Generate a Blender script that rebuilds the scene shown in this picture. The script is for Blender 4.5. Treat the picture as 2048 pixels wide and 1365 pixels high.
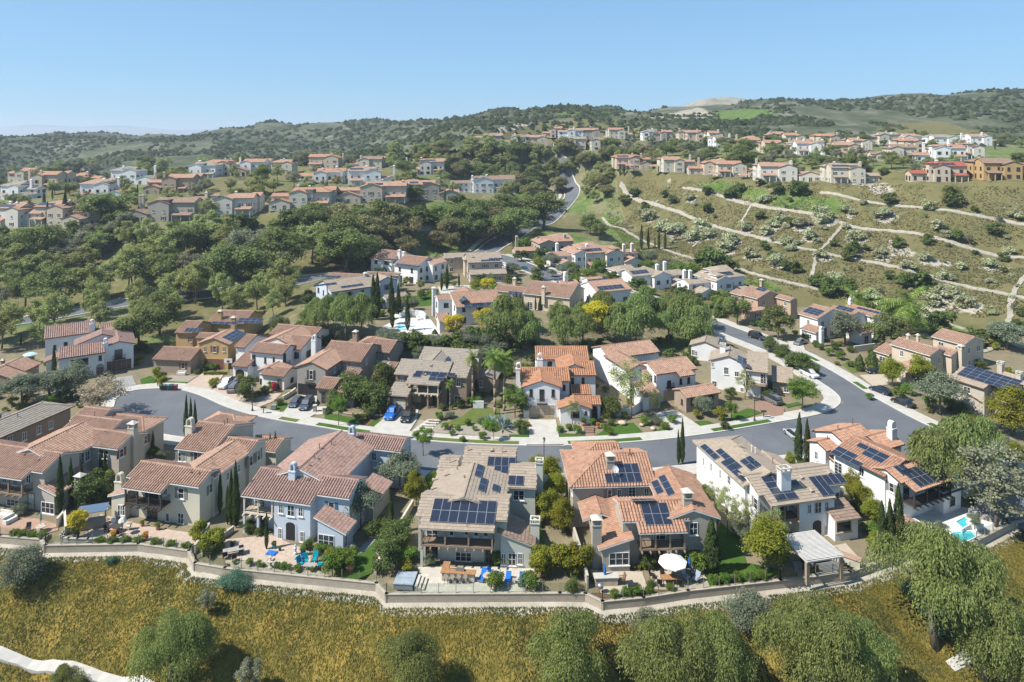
import bpy, math, random
import numpy as np
from mathutils import Vector
R = math.radians
rng = random.Random(7)
S = bpy.context.scene
for o in list(bpy.data.objects): bpy.data.objects.remove(o)
# ------------------------------------------------------------------ camera, sky, sun, exposure
F, CX, HV, CH = 1365.0, 1024.0, 272.0, 54.0        # focal length and horizon row in photo pixels, camera height
cam = bpy.data.cameras.new('camera'); camo = bpy.data.objects.new('camera', cam); S.collection.objects.link(camo)
cam.sensor_width = 36; cam.lens = 36*F/2048; cam.shift_y = -(682.5-HV)/2048
cam.clip_start = 1; cam.clip_end = 60000
camo.location = (0, 0, CH); camo.rotation_euler = (R(90), 0, 0); S.camera = camo
SUN_EL, SUN_X, SUN_Y = 50, -1.0, -0.34              # the sun stands to the left, a little behind the camera
W = bpy.data.worlds.new('World'); S.world = W; W.use_nodes = True
nt = W.node_tree; bg = nt.nodes['Background']; sky = nt.nodes.new('ShaderNodeTexSky'); sky.sky_type = 'NISHITA'
sky.sun_disc = False; sky.sun_elevation = R(SUN_EL); sky.sun_rotation = math.atan2(SUN_X, SUN_Y)
sky.altitude = 0; sky.air_density = 1.0; sky.dust_density = 0.0; sky.ozone_density = 8.0
_g = nt.nodes.new('ShaderNodeGamma'); _g.inputs[1].default_value = .4; _m = nt.nodes.new('ShaderNodeMixRGB'); _m.blend_type = 'MULTIPLY'; _m.inputs[0].default_value = 1; _m.inputs[2].default_value = (.56,.84,1.08,1)
nt.links.new(sky.outputs[0], _g.inputs[0]); nt.links.new(_g.outputs[0], _m.inputs[1]); nt.links.new(_m.outputs[0], bg.inputs[0]); bg.inputs[1].default_value = 0.14
sl = bpy.data.lights.new('sun', 'SUN'); sl.energy = 3.0; sl.angle = R(0.5); sl.color = (1, .95, .87)
so = bpy.data.objects.new('sun', sl); S.collection.objects.link(so); so.location = (-200, -50, 300)
_d = Vector((SUN_X, SUN_Y, 0)).normalized()*math.cos(R(SUN_EL)); _d.z = math.sin(R(SUN_EL))
so.rotation_euler = _d.to_track_quat('Z', 'Y').to_euler()
S.view_settings.view_transform = 'Standard'; S.view_settings.look = 'None'; S.view_settings.gamma = 1
S.view_settings.use_curve_mapping = False; S.view_settings.exposure = 1.52
S.cycles.use_denoising = True; S.cycles.max_bounces = 5; S.cycles.diffuse_bounces = 3; S.cycles.glossy_bounces = 2
S.cycles.transmission_bounces = 4; S.cycles.transparent_max_bounces = 6; S.cycles.volume_bounces = 0
S.cycles.caustics_reflective = False; S.cycles.caustics_refractive = False
# ------------------------------------------------------------------ objects
COL = S.collection
def link(name, data, parent=None, loc=None, rz=0, scale=None):
    o = bpy.data.objects.new(name, data); COL.objects.link(o)
    if parent: o.parent = parent
    if loc is not None: o.location = loc
    if rz: o.rotation_euler = (0, 0, rz)
    if scale is not None: o.scale = scale if hasattr(scale, '__len__') else (scale,)*3
    return o
def tag(o, label=None, cat=None, group=None, kind=None):
    if label: o['label'] = label
    if cat: o['category'] = cat
    if group: o['group'] = group
    if kind: o['kind'] = kind
    return o
def empty(name, loc=(0, 0, 0), rz=0, **k): return tag(link(name, None, None, loc, rz), **k)
def copy_tree(o, parent=None):
    c = o.copy(); COL.objects.link(c)
    if parent: c.parent = parent
    for ch in list(o.children): copy_tree(ch, c)
    return c
class MB:
    """collects polygons; build() links them as one mesh object"""
    def __init__(s): s.v = []; s.f = []; s.m = []
    def poly(s, pts, m=0):
        n = len(s.v); s.v += [tuple(p) for p in pts]; s.f.append(tuple(range(n, n+len(pts)))); s.m.append(m); return s
    def box(s, x0, x1, y0, y1, z0, z1, m=0):
        n = len(s.v)
        s.v += [(x0,y0,z0),(x1,y0,z0),(x1,y1,z0),(x0,y1,z0),(x0,y0,z1),(x1,y0,z1),(x1,y1,z1),(x0,y1,z1)]
        for q in ((0,3,2,1),(4,5,6,7),(0,1,5,4),(1,2,6,5),(2,3,7,6),(3,0,4,7)):
            s.f.append(tuple(n+i for i in q)); s.m.append(m)
        return s
    def prism(s, pts, z0, z1, m=0, top=None):
        """extrude an xy polygon (counter-clockwise)"""
        n = len(s.v); k = len(pts); t = top or pts
        s.v += [(p[0], p[1], z0) for p in pts]+[(p[0], p[1], z1) for p in t]
        s.f.append(tuple(range(n+k-1, n-1, -1))); s.f.append(tuple(range(n+k, n+2*k))); s.m += [m, m]
        for i in range(k):
            j = (i+1) % k; s.f.append((n+i, n+j, n+k+j, n+k+i)); s.m.append(m)
        return s
    def lathe(s, prof, seg=10, cx=0, cy=0, m=0, sx=1, sy=1):
        n = len(s.v)
        for r, z in prof:
            for i in range(seg):
                a = 2*math.pi*i/seg; s.v.append((cx+r*sx*math.cos(a), cy+r*sy*math.sin(a), z))
        for j in range(len(prof)-1):
            for i in range(seg):
                k = (i+1) % seg; s.f.append((n+j*seg+i, n+j*seg+k, n+(j+1)*seg+k, n+(j+1)*seg+i)); s.m.append(m)
        s.f.append(tuple(range(n+seg-1, n-1, -1))); s.f.append(tuple(range(n+(len(prof)-1)*seg, n+len(prof)*seg))); s.m += [m, m]
        return s
    def tube(s, p, q, r0, r1=None, seg=6, m=0):
        r1 = r0 if r1 is None else r1
        p = Vector(p); q = Vector(q); d = (q-p).normalized(); a = d.orthogonal().normalized(); b = d.cross(a); n = len(s.v)
        for c, r in ((p, r0), (q, r1)):
            for i in range(seg):
                t = 2*math.pi*i/seg; s.v.append(tuple(c+a*r*math.cos(t)+b*r*math.sin(t)))
        for i in range(seg):
            k = (i+1) % seg; s.f.append((n+i, n+k, n+seg+k, n+seg+i)); s.m.append(m)
        s.f.append(tuple(range(n+seg-1, n-1, -1))); s.f.append(tuple(range(n+seg, n+2*seg))); s.m += [m, m]
        return s
    def mesh(s, name, mats, smooth=False):
        me = bpy.data.meshes.new(name); me.from_pydata(s.v, [], s.f)
        for m in (mats if isinstance(mats, (list, tuple)) else [mats]): me.materials.append(m)
        if len(me.materials) > 1: me.polygons.foreach_set('material_index', s.m)
        if smooth: me.polygons.foreach_set('use_smooth', [True]*len(s.f))
        me.update(); return me
    def build(s, name, mats, parent=None, loc=None, rz=0, smooth=False): return link(name, s.mesh(name, mats, smooth), parent, loc, rz)
def npmesh(name, V, Fq, mats, smooth=False, mi=None):
    """fast mesh from numpy arrays: V (n,3), Fq (m,k)"""
    me = bpy.data.meshes.new(name); V = np.asarray(V, np.float32); Fq = np.asarray(Fq, np.int32); m, k = Fq.shape
    me.vertices.add(len(V)); me.vertices.foreach_set('co', V.ravel())
    me.loops.add(m*k); me.loops.foreach_set('vertex_index', Fq.ravel())
    me.polygons.add(m); me.polygons.foreach_set('loop_start', np.arange(0, m*k, k, dtype=np.int32))
    for mt in (mats if isinstance(mats, (list, tuple)) else [mats]): me.materials.append(mt)
    if mi is not None: me.polygons.foreach_set('material_index', np.asarray(mi, np.int32))
    me.polygons.foreach_set('use_smooth', np.full(m, smooth)); me.update(calc_edges=True); me.validate(); return me
# ------------------------------------------------------------------ materials
MATS = {}
def srgb(c):
    return tuple((x/12.92 if x <= .04045 else ((x+.055)/1.055)**2.4) for x in (v/255 for v in c))
class NT:
    def __init__(s, name):
        s.mat = bpy.data.materials.new(name); s.mat.use_nodes = True; s.t = s.mat.node_tree; s.n = s.t.nodes
        s.b = s.n['Principled BSDF']; s.out = s.n['Material Output']
    def node(s, ty, ins=None, **k):
        x = s.n.new('ShaderNode'+ty)
        for a, v in k.items(): setattr(x, a, v)
        for a, v in (ins or {}).items():
            if isinstance(v, bpy.types.NodeSocket): s.t.links.new(v, x.inputs[a])
            else: x.inputs[a].default_value = v
        return x
    def link(s, a, b): s.t.links.new(a, b)
    def noise(s, scale, detail=3, vec=None, rough=.55, dist=0.0):
        i = {'Scale': scale, 'Detail': detail, 'Roughness': rough, 'Distortion': dist}
        if vec is not None: i['Vector'] = vec
        return s.node('TexNoise', i).outputs['Fac']
    def ramp(s, fac, stops):
        x = s.node('ValToRGB', {0: fac}); e = x.color_ramp.elements
        for i, (p, c) in enumerate(stops):
            el = e[i] if i < 2 else e.new(p); el.position = p; el.color = (*c, 1) if len(c) == 3 else c
        return x.outputs[0]
    def mix(s, fac, a, b, mode='MIX'):
        x = s.node('MixRGB', blend_type=mode)
        for i, v in enumerate((fac, a, b)):
            if isinstance(v, bpy.types.NodeSocket): s.t.links.new(v, x.inputs[i])
            else: x.inputs[i].default_value = v if i == 0 else ((*v, 1) if len(v) == 3 else v)
        return x.outputs[0]
    def math(s, op, a, b=0.0):
        x = s.node('Math', operation=op)
        for i, v in enumerate((a, b)):
            if isinstance(v, bpy.types.NodeSocket): s.t.links.new(v, x.inputs[i])
            else: x.inputs[i].default_value = v
        return x.outputs[0]
    def pos(s): return s.node('NewGeometry').outputs['Position']
    def obj(s): return s.node('TexCoord').outputs['Object']
    def island(s): return s.node('NewGeometry').outputs['Random Per Island']
    def rand(s): return s.node('ObjectInfo').outputs['Random']
    def bump(s, h, strength=.4, dist=.02):
        x = s.node('Bump', {'Strength': strength, 'Distance': dist, 'Height': h}); s.t.links.new(x.outputs[0], s.b.inputs['Normal'])
    def done(s, col=None, rough=.8, spec=.3, metal=0.0):
        if col is not None:
            if isinstance(col, bpy.types.NodeSocket): s.t.links.new(col, s.b.inputs['Base Color'])
            else: s.b.inputs['Base Color'].default_value = (*col, 1)
        if isinstance(rough, bpy.types.NodeSocket): s.t.links.new(rough, s.b.inputs['Roughness'])
        else: s.b.inputs['Roughness'].default_value = rough
        s.b.inputs['Specular IOR Level'].default_value = spec; s.b.inputs['Metallic'].default_value = metal
        return s.mat
def plain(name, c, rough=.7, spec=.3, var=.12, scale=1.2, metal=0.0):
    """a plain colour with a little mottling"""
    if name in MATS: return MATS[name]
    n = NT(name); k = n.noise(scale, 4, n.pos())
    a = tuple(x*(1-var) for x in c); b = tuple(min(1, x*(1+var)) for x in c)
    MATS[name] = n.done(n.ramp(k, [(.3, a), (.7, b)]), rough, spec, metal); return MATS[name]
def stucco(name, c):
    if name in MATS: return MATS[name]
    n = NT(name); p = n.pos(); k = n.noise(.35, 4, p); f = n.noise(14, 2, p)
    streak = n.noise(1.0, 3, n.node('Mapping', {'Vector': p, 'Scale': (2.2, 2.2, .25)}).outputs[0])
    col = n.ramp(k, [(.25, tuple(x*.9 for x in c)), (.75, tuple(min(1, x*1.06) for x in c))])
    col = n.mix(n.math('MULTIPLY', n.math('GREATER_THAN', streak, .66), .10), col, tuple(x*.72 for x in c))
    n.bump(f, .3, .02); MATS[name] = n.done(col, .9, .15); return MATS[name]
def tile_mat(name, c, spread=.25, blotch=None):
    """clay or concrete roof tile: every tile its own tone"""
    if name in MATS: return MATS[name]
    n = NT(name); r = n.island(); p = n.pos(); k = n.noise(.5, 4, p); f = n.noise(9, 3, p)
    lo = tuple(x*(1-spread) for x in c); hi = tuple(min(1, x*(1+spread*.8)) for x in c)
    col = n.ramp(r, [(0, lo), (.5, c), (.93, hi), (1, tuple(x*.5 for x in c))])
    col = n.mix(.35, col, n.ramp(k, [(.3, lo), (.7, hi)]))
    if blotch: col = n.mix(n.ramp(n.noise(1.7, 5, p), [(.52, (0, 0, 0)), (.7, (.55,)*3)]), col, blotch)
    n.bump(f, .3, .02); MATS[name] = n.done(col, .85, .2); return MATS[name]
def leaf_mat(name, lo, hi, tip=None, rnd=.25):
    """leaves: every leaf its own tone, every plant a little different"""
    if name in MATS: return MATS[name]
    n = NT(name); r = n.island(); q = n.rand()
    col = n.ramp(r, [(0, lo), (.75, hi), (1, tip or tuple(min(1, x*1.35) for x in hi))])
    hsv = n.node('HueSaturation', {'Color': col, 'Hue': n.math('ADD', .5, n.math('MULTIPLY', n.math('SUBTRACT', q, .5), .035)),
        'Value': n.math('ADD', 1-rnd*.5, n.math('MULTIPLY', q, rnd))}).outputs[0]
    d = n.node('BsdfDiffuse', {'Color': hsv}); t = n.node('BsdfTranslucent', {'Color': hsv})
    m = n.node('MixShader', {0: .48, 1: d.outputs[0], 2: t.outputs[0]}); n.link(m.outputs[0], n.out.inputs[0])
    MATS[name] = n.mat; return n.mat
def glass_mat(name, c=(.015, .02, .025), rough=.08):
    if name in MATS: return MATS[name]
    n = NT(name); k = n.noise(.8, 2, n.pos())
    MATS[name] = n.done(n.ramp(k, [(.35, c), (.75, tuple(x*2.4+.01 for x in c))]), rough, .5); return MATS[name]
# ------------------------------------------------------------------ photo pixels to places
def at(u, v, z=0.0):
    """the point at height z that the photo shows at pixel (u, v)"""
    y = (CH-z)*F/(v-HV); return Vector(((u-CX)/F*y, y, z))
def aty(u, v, y): return Vector(((u-CX)/F*y, y, CH-(v-HV)/F*y))
FR = dict(T1=(0,790,4.267), T2=(210,810,4.267), T3=(460,840,4.016), T4=(770,870,4.016), T5=(1120,870,4.016), T6=(1370,860,4.016),
    T7=(1600,830,4.549), T8=(0,620,5.25), U1=(300,610,5.25), U2=(560,650,4.6545), U3=(960,680,4.6545), U4=(1180,660,3.057),
    U5=(1560,580,2.756), U6=(1340,500,2.989), U7=(600,480,3.202), U8=(980,430,3.057), P=(0,0,1))
def fr(k, p): a = FR[k]; return (a[0]+p[0]/a[2], a[1]+p[1]/a[2])
# ------------------------------------------------------------------ terrain
WALLPX = [(-700,1040),(-300,1065),(0,1085),(82,1092),(91,1104),(277,1101),(378,1115),(390,1140),(450,1150),(753,1181),(773,1203),(1120,1201),(1171,1202),(1205,1218),(1287,1210),(1376,1196),(1561,1175),(1700,1158),(1820,1116),(1953,1094),(2018,1060),(2300,1000),(2700,950)]
WALLW = [at(u, v, -.7) for u, v in WALLPX]; _wx = np.array([p.x for p in WALLW]); _wy = np.array([p.y for p in WALLW])
for i in range(1, len(_wx)): _wx[i] = max(_wx[i], _wx[i-1]+.02)
# control points: (u, v, distance) or (u, v, None, height)
CTRL = [(-200,640,None,0),(0,650,None,0),(250,615,None,1),(420,590,None,1.5),(540,570,None,2.5),(700,545,None,4),(-300,560,250),(100,520,262),(300,505,258),(500,500,262),(650,478,275),(780,455,290),
 (-300,450,275),(50,452,276),(320,447,276),(450,437,284),(600,427,290),(750,414,302),(860,412,318),(960,402,362),(-300,390,330),(40,388,335),(250,375,355),(350,352,395),(600,357,385),(740,360,365),(650,336,425),(850,352,400),(950,360,430),
 (-400,380,500),(200,352,520),(30,345,600),(200,332,620),(420,318,640),(300,302,800),(100,305,800),(0,277,1250),(200,271,1250),(400,270,1250),(-300,276,1250),(550,266,1200),(640,257,1150),(750,244,1100),(820,236,1050),(600,312,650),(500,300,760),(700,290,800),(800,305,560),(850,262,850),(930,292,520),
 (900,232,960),(1000,223,930),(1100,213,870),(1180,207,830),(1250,210,860),(1310,214,900),(1000,266,560),(1180,219,700),(1100,242,620),(1250,240,640),(1320,250,620),(1000,292,480),(1180,294,470),
 (1145,400,425),(1100,430,385),(1160,372,470),(1180,350,520),(1080,348,540),(1000,345,520),(1050,380,420),(1000,505,None,4.5),(930,500,None,5),(1020,450,330),(1110,460,320),(1200,462,330),(1260,480,310),
 (1250,430,370),(1300,402,365),(1240,352,408),(1330,350,380),(1400,545,250),(1500,560,238),(1600,575,228),(1700,600,218),(1850,640,None,.2),(1950,665,None,0),(2048,692,None,0),(2300,760,None,0),
 (1400,455,315),(1500,445,298),(1630,503,252),(1700,462,268),(1800,530,235),(2000,505,238),(2030,562,214),(2300,560,200),(1450,353,348),(1700,363,298),(1850,366,284),(1950,371,272),(2100,375,262),(2400,385,245),(1450,395,330),(1700,405,285),(1950,415,258),(2300,440,235),
 (1600,313,368),(1800,330,345),(2000,328,340),(2300,330,330),(1400,302,430),(1250,292,478),(1750,288,465),(1950,292,445),(2300,290,440),(1300,264,560),(1400,256,600),(1500,262,550),(1700,258,560),(1900,242,600),(2200,240,600),
 (1550,190,950),(1400,207,1000),(1470,198,1000),(1650,198,950),(1750,194,950),(1880,186,860),(1950,188,860),(2060,189,860),(2400,192,860),(1650,225,720),(1500,232,740),(1850,215,700),(2000,212,720),(1380,228,780),
 (1300,560,None,1.5),(1400,632,None,.6),(1200,560,None,4),(1100,553,None,4.2),(860,560,None,5),(640,600,None,4.5),(600,640,None,3),(480,640,None,.5)]
for u, y, z in ((-400,1700,10),(0,1700,10),(400,1700,10),(800,1600,20),(1200,1500,30),(1600,1500,40),(2000,1500,40),(2500,1500,40),(0,1450,35),(500,1400,40),(1000,1300,50),(1800,1250,70)): CTRL.append((u, None, y, z))
def _ctrl():
    A, Zz = [], []
    for c in CTRL:
        u = c[0]
        if c[1] is None: y, z = c[2], c[3]
        elif c[2] is None: z = c[3]; y = (CH-z)*F/(c[1]-HV)
        else: y = c[2]; z = CH-(c[1]-HV)/F*y
        A.append(((u-CX)/F, math.log(y))); Zz.append(z)
    return np.array(A), np.array(Zz)
_A, _Z = _ctrl()
def _phi(r2): return .5*r2*np.log(r2+1e-9)
_n = len(_A); _K = _phi(((_A[:,None]-_A[None])**2).sum(-1))+np.eye(_n)*2e-4; _P = np.c_[np.ones(_n), _A]
_sol = np.linalg.solve(np.block([[_K, _P], [_P.T, np.zeros((3,3))]]), np.r_[_Z, 0, 0, 0])
def _tps(x, y):
    a = np.clip(x/np.maximum(y, 1), -1.15, 1.15); b = np.log(np.clip(y, 100, 1750)); o = np.empty_like(a)
    for i in range(0, len(a), 20000):
        p = np.c_[a[i:i+20000], b[i:i+20000]]; o[i:i+20000] = _phi(((p[:,None]-_A[None])**2).sum(-1))@_sol[:_n]+np.c_[np.ones(len(p)), p]@_sol[_n:]
    return o
def inpoly(x, y, P):
    ins = np.zeros(x.shape, bool); n = len(P)
    for i in range(n):
        (x0, y0), (x1, y1) = P[i][:2], P[(i+1) % n][:2]
        if y0 == y1: continue
        c = ((y0 > y) != (y1 > y)) & (x < (x1-x0)*(y-y0)/(y1-y0)+x0); ins ^= c
    return ins
def polydist(x, y, P):
    d = np.full(x.shape, 1e9); n = len(P)
    for i in range(n):
        ax, ay = P[i][:2]; bx, by = P[(i+1) % n][:2]; L = (bx-ax)**2+(by-ay)**2+1e-9
        t = np.clip(((x-ax)*(bx-ax)+(y-ay)*(by-ay))/L, 0, 1); d = np.minimum(d, np.hypot(x-ax-t*(bx-ax), y-ay-t*(by-ay)))
    return d
P0 = [at(u, v, 0) for u, v in ((-900,1000),(2900,900),(2900,760),(2048,705),(1900,655),(1650,612),(1480,620),(1420,655),(1400,720),(1340,742),(1200,742),(800,742),(640,722),(470,702),(300,690),(-400,690))]
P0[0].y = P0[1].y = 60
P1 = [at(u, v, 5) for u, v in ((600,640),(690,650),(760,660),(872,668),(1000,668),(1130,640),(1240,600),(1262,572),(1120,530),(970,508),(860,512),(740,530),(625,575))]
PADS = [(P1, 5.0, 14.0), (P0, 0.0, 9.0)]
HPADS = []                                                 # round pads under the far houses: x, y, z, radius
def _vn(x, y, s, seed=0):
    """cheap smooth noise"""
    x, y = x/s+seed*17.3, y/s+seed*5.1; xi, yi = np.floor(x), np.floor(y); fx, fy = x-xi, y-yi; fx, fy = fx*fx*(3-2*fx), fy*fy*(3-2*fy)
    def hsh(a, b): q = np.sin(a*127.1+b*311.7+seed*3.3)*43758.5453; return q-np.floor(q)
    return (hsh(xi,yi)*(1-fx)+hsh(xi+1,yi)*fx)*(1-fy)+(hsh(xi,yi+1)*(1-fx)+hsh(xi+1,yi+1)*fx)*fy
def _ss(a): a = np.clip(a, 0, 1); return a*a*(3-2*a)
def zbase(x, y):
    x = np.asarray(x, float).ravel(); y = np.asarray(y, float).ravel()
    z = _tps(x, y)
    r = _ss((y-230)/200); z = z+r*((_vn(x,y,38,1)-.5)*3+(_vn(x,y,14,2)-.5)*1.2)+_ss((y-480)/200)*((_vn(x,y,130,3)-.5)*20+(np.abs(_vn(x,y,70,4)-.5)-.25)*22)
    for P, pz, fe in PADS:
        d = np.where(inpoly(x, y, P), 0, polydist(x, y, P)); w = _ss(1-d/fe); z = z*(1-w)+pz*w
    far = _ss((y-1500)/250); z = z*(1-far)+far*2.0
    return z
def zground(x, y, pads=True):
    shp = np.shape(x); x = np.asarray(x, float).ravel(); y = np.asarray(y, float).ravel(); z = zbase(x, y)
    yw = np.interp(x, _wx, _wy); d = yw-y
    dd = np.maximum(0, d-1.5); sl = -.75-.05*np.clip(d, 0, 1.5)-.43*dd+np.minimum(dd*.25, 1)*((_vn(x+.5*y,y*.8,4.4,5)-.45)*1.9+(_vn(x,y,1.7,6)-.5)*.55)
    w = _ss((y-yw-.5)/1.2); near = y < 140; z = np.where(near, z*w+sl*(1-w), z)
    if pads:
        for hx, hy, hz, hr in HPADS:
            q = np.hypot(x-hx, y-hy); w = _ss(1.6-q/hr); z = z*(1-w)+hz*w
    return z.reshape(shp)
def hit(u, v, y0=60, y1=2600, pads=False):
    """where the photo's pixel meets the terrain"""
    zf = (lambda x_, y_, p_: zfast(x_, y_)) if 'zfast' in globals() else zground
    a, b = (u-CX)/F, -(v-HV)/F; Y = np.geomspace(y0, y1, 420); g = (CH+b*Y)-zf(a*Y, Y, pads); k = np.argmax(g < 0)
    if not (g < 0).any(): return Vector((a*Y[-1], Y[-1], CH+b*Y[-1]))
    Y = np.linspace(Y[max(0, k-1)], Y[k], 12); g = (CH+b*Y)-zf(a*Y, Y, pads); k = max(1, int(np.argmax(g < 0))); t = g[k-1]/(g[k-1]-g[k]+1e-9); yy = Y[k-1]+(Y[k]-Y[k-1])*t
    return Vector((a*yy, yy, CH+b*yy))
def zat(x, y): return float(zground(np.array([x]), np.array([y]))[0])

# the houses on the hills: foot of the front wall (u, v), distance, width in photo pixels, wall, roof, yaw; each stands on a levelled pad
HILL = [('on the left hillside, front row', [(30,455,272,90,'ivory','clay',-8),(118,452,272,105,'beige','clay',-6),(320,443,278,125,'taupe','clay',0),(446,431,284,108,'ivory','clay',4),(600,419,290,108,'cream','terra',4),(742,406,304,128,'beige','clay',6),(862,400,322,105,'taupe','clay',8),(968,386,372,118,'white','clay',10)]),
 ('on the left hillside, middle row', [(32,402,318,68,'white','grey',-5),(75,380,345,70,'beige','terra',0),(205,400,320,85,'white','clay',4),(338,388,330,85,'salmon','clay',3),(265,369,362,84,'white','grey',0),(640,373,350,78,'white','clay',6),(750,371,345,98,'white','clay',8),(165,378,362,50,'cream','terra',0)]),
 ('on the left hillside, back row', [(390,357,392,76,'white','grey',0),(450,352,402,84,'beige','terra',4),(494,347,412,58,'white','clay',0),(575,347,412,58,'cream','clay',0),(662,337,432,84,'beige','terra',0),(730,340,420,55,'cream','clay',0),(848,350,402,72,'ivory','clay',6),(40,366,400,50,'cream','terra',0)]),
 ('along the crest above the terraced slope', [(1268,338,398,66,'beige','clay',0),(1360,344,372,54,'cream','clay',0),(1415,350,362,66,'beige','terra',-4),(1482,354,350,84,'cream','terra',-6),(1580,363,320,104,'ivory','clay',-8),(1713,367,300,88,'cream','tan',-8),(1880,364,278,92,'beige','red',-10),(2028,360,268,100,'ochre','brown',-10)]),
 ('in the upper row on the right', [(1456,298,430,42,'white','clay',0),(1492,299,425,36,'cream','clay',0),(1520,303,420,36,'taupe','clay',0),(1562,309,390,52,'beige','clay',-3),(1630,311,380,66,'white','clay',-5),(1710,316,365,68,'beige','clay',-6),(1790,321,352,76,'cream','clay',-8),(1882,323,345,86,'white','clay',-8),(1600,292,432,48,'cream','terra',0),(1672,294,432,52,'beige','terra',0),(1545,290,440,44,'taupe','clay',0),(1735,304,400,54,'ivory','clay',-4),(1840,306,395,52,'beige','terra',-5),(1955,318,350,64,'ivory','clay',-8)]),
 ('in the row under the bare knoll', [(975,291,480,46,'taupe','clay',0),(1030,293,470,46,'white','clay',0),(1086,294,470,56,'beige','clay',0),(1140,298,460,54,'cream','grey',0),(1190,301,450,50,'cream','clay',0),(1105,275,530,32,'beige','clay',0),(1142,278,520,42,'white','clay',0),(1192,278,520,40,'taupe','clay',0),(1242,278,520,40,'cream','clay',0),(1292,281,500,38,'white','grey',0),(1326,282,498,34,'taupe','clay',0),(1362,283,490,38,'beige','clay',0),(1402,285,480,46,'beige','clay',0),(1440,287,468,36,'ivory','clay',0)]),
 ('in the topmost row on the right', [(1765,290,465,56,'cream','grey',0),(1815,292,460,52,'white','clay',0),(1905,294,450,58,'white','grey',-4),(1972,293,450,48,'white','clay',-4)])]
for _, L in HILL:
    for u, v, y, w, *_r in L: q = aty(u, v, y); r_ = max(7, w/F*y*.6); HPADS.append((q.x, q.y+4.5, q.z, r_))
FLW = [(1490,462,22),(1530,470,20),(1545,455,18),(1618,478,20),(1640,432,22),(1650,440,20),(1690,425,16),(1400,462,26),(1390,480,26),(1415,475,22),(1300,440,22),(1330,462,24),(1350,470,24),(1380,400,14),(1560,440,20),(1600,455,22),(1710,480,22),(1705,500,20),(1770,435,22),(1760,515,18),(1850,520,18),(1980,535,20),(1720,610,26),(1740,600,24),(1460,490,26),(1450,505,24),(1500,515,22),(1555,528,22),(1860,610,26),(1880,595,26),(1900,590,22),(1930,615,24),(1640,515,18),(1540,400,12),(1465,385,12)]   # flowering shrubs on the terraced slope stand in bare earth
# ------------------------------------------------------------------ ground sheet
def _axis(a, b, step): return list(np.arange(a, b, step))
_ys = _axis(28, 84, .75)+_axis(84, 205, 1.25); s = 1.3; y = 205
while y < 1750: _ys.append(y); y += s; s *= 1.0115
_ys += [1800, 2100, 2800, 4200, 8000, 16000, 45000]
_xs = _axis(-92, 92.1, 1.15); s = 1.3; x = 92.5
while x < 1900: _xs.append(x); x += s; s *= 1.028
x = -93; s = 1.3
while x > -1900: _xs.insert(0, x); x -= s; s *= 1.028
_ys, _xs = np.array(_ys), np.array(_xs); GX, GY = np.meshgrid(_xs, _ys); GX = GX*np.maximum(1, GY/1750)
GZ = zground(GX, GY); nx, ny = len(_xs), len(_ys)
idx = np.arange(nx*ny).reshape(ny, nx); Q = np.stack([idx[:-1,:-1], idx[:-1,1:], idx[1:,1:], idx[1:,:-1]], -1).reshape(-1, 4)
gx, gy, gz = GX.ravel(), GY.ravel(), GZ.ravel()
gu, gv = CX+gx/gy*F, HV+(CH-gz)/gy*F
yw = np.interp(gx, _wx, _wy)
zr, zg, zb, zs = (np.zeros(gx.shape) for _ in range(4))     # olive-brown cover, green grass, chaparral, pale earth
fr_ = _ss((yw-1.0-gy)/1.6); zr[:] = fr_*(gy < 100); zs[:] = (1-fr_)*(gy < yw+.6)
hillR = (gy > 185) & (gy < 470) & (gx > 60) & (gv > 335) & ~inpoly(gx, gy, P0); zr[hillR] = .95
n1 = _vn(gx, gy, 22, 11); n2 = _vn(gx, gy, 9, 12); bare = hillR & (n1*.5+n2*.5 > .80); zs[bare] = .6
for fu, fv, fh in FLW:
    q = hit(fu, fv, 150); dd = np.hypot(gx-q.x-.6, (gy-q.y+.8)*.9); zs[:] = np.maximum(zs, np.where(dd < 60, np.clip(1.25-dd/(fh*.15+1.4*n2+.6), 0, .75), 0))
hillL = (gy > 175) & (gy < 480) & (gx <= 60) & ~inpoly(gx, gy, P0) & ~inpoly(gx, gy, P1); zg[hillL] = .35+.3*n2[hillL]; zr[hillL] = .6*(n1[hillL] > .42)
upR = (gy > 250) & (gy < 520) & (gv <= 345) & (gx > 30); zg[upR] = .55; zr[upR] = .4*(n1[upR] > .5)
slopeM = (gy > 150) & (gy < 200) & (gx > -60) & (gx < 60) & (gz > .2) & (gz < 4.9); zg[slopeM] = .35; zr[slopeM] = .35
far = _ss((gy-430)/60); up = (gz > 38) & (gy > 400); zb = np.where(gy > 430, far, 0); zr *= 1-far; zg *= 1-far; zs *= 1-far
def paint(ch, frame, pts, val=1.0, only=None):
    P = [fr(frame, p) for p in pts]; m = inpoly(gu, gv, P) & (gy > 150)
    for a in (zr, zg, zb, zs): a[m] *= 1-val
    ch[m] = val
for pts in ([(1385,372),(1450,360),(1580,392),(1650,420),(1680,440),(1560,415)], [(1560,380),(1650,395),(1700,400),(1690,430),(1600,415)], [(1850,632),(1920,655),(1990,700),(1900,690),(1840,655)], [(1180,445),(1215,432),(1265,470),(1290,490),(1240,480)], [(1480,560),(1530,560),(1570,580),(1500,585)],
    [(560,445),(640,432),(770,418),(880,425),(870,450),(700,455),(570,460)], [(820,455),(960,440),(1010,420),(1020,450),(900,480),(830,490)], [(1010,395),(1050,385),(1080,410),(1040,440)], [(20,500),(130,480),(170,510),(60,540)], [(1420,225),(1520,215),(1560,225),(1480,250),(1400,250)], [(1140,218),(1200,216),(1230,226),(1160,232),(1110,230)], [(0,640),(120,625),(90,650),(0,660)]): paint(zg, 'P', pts, .9)
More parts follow.
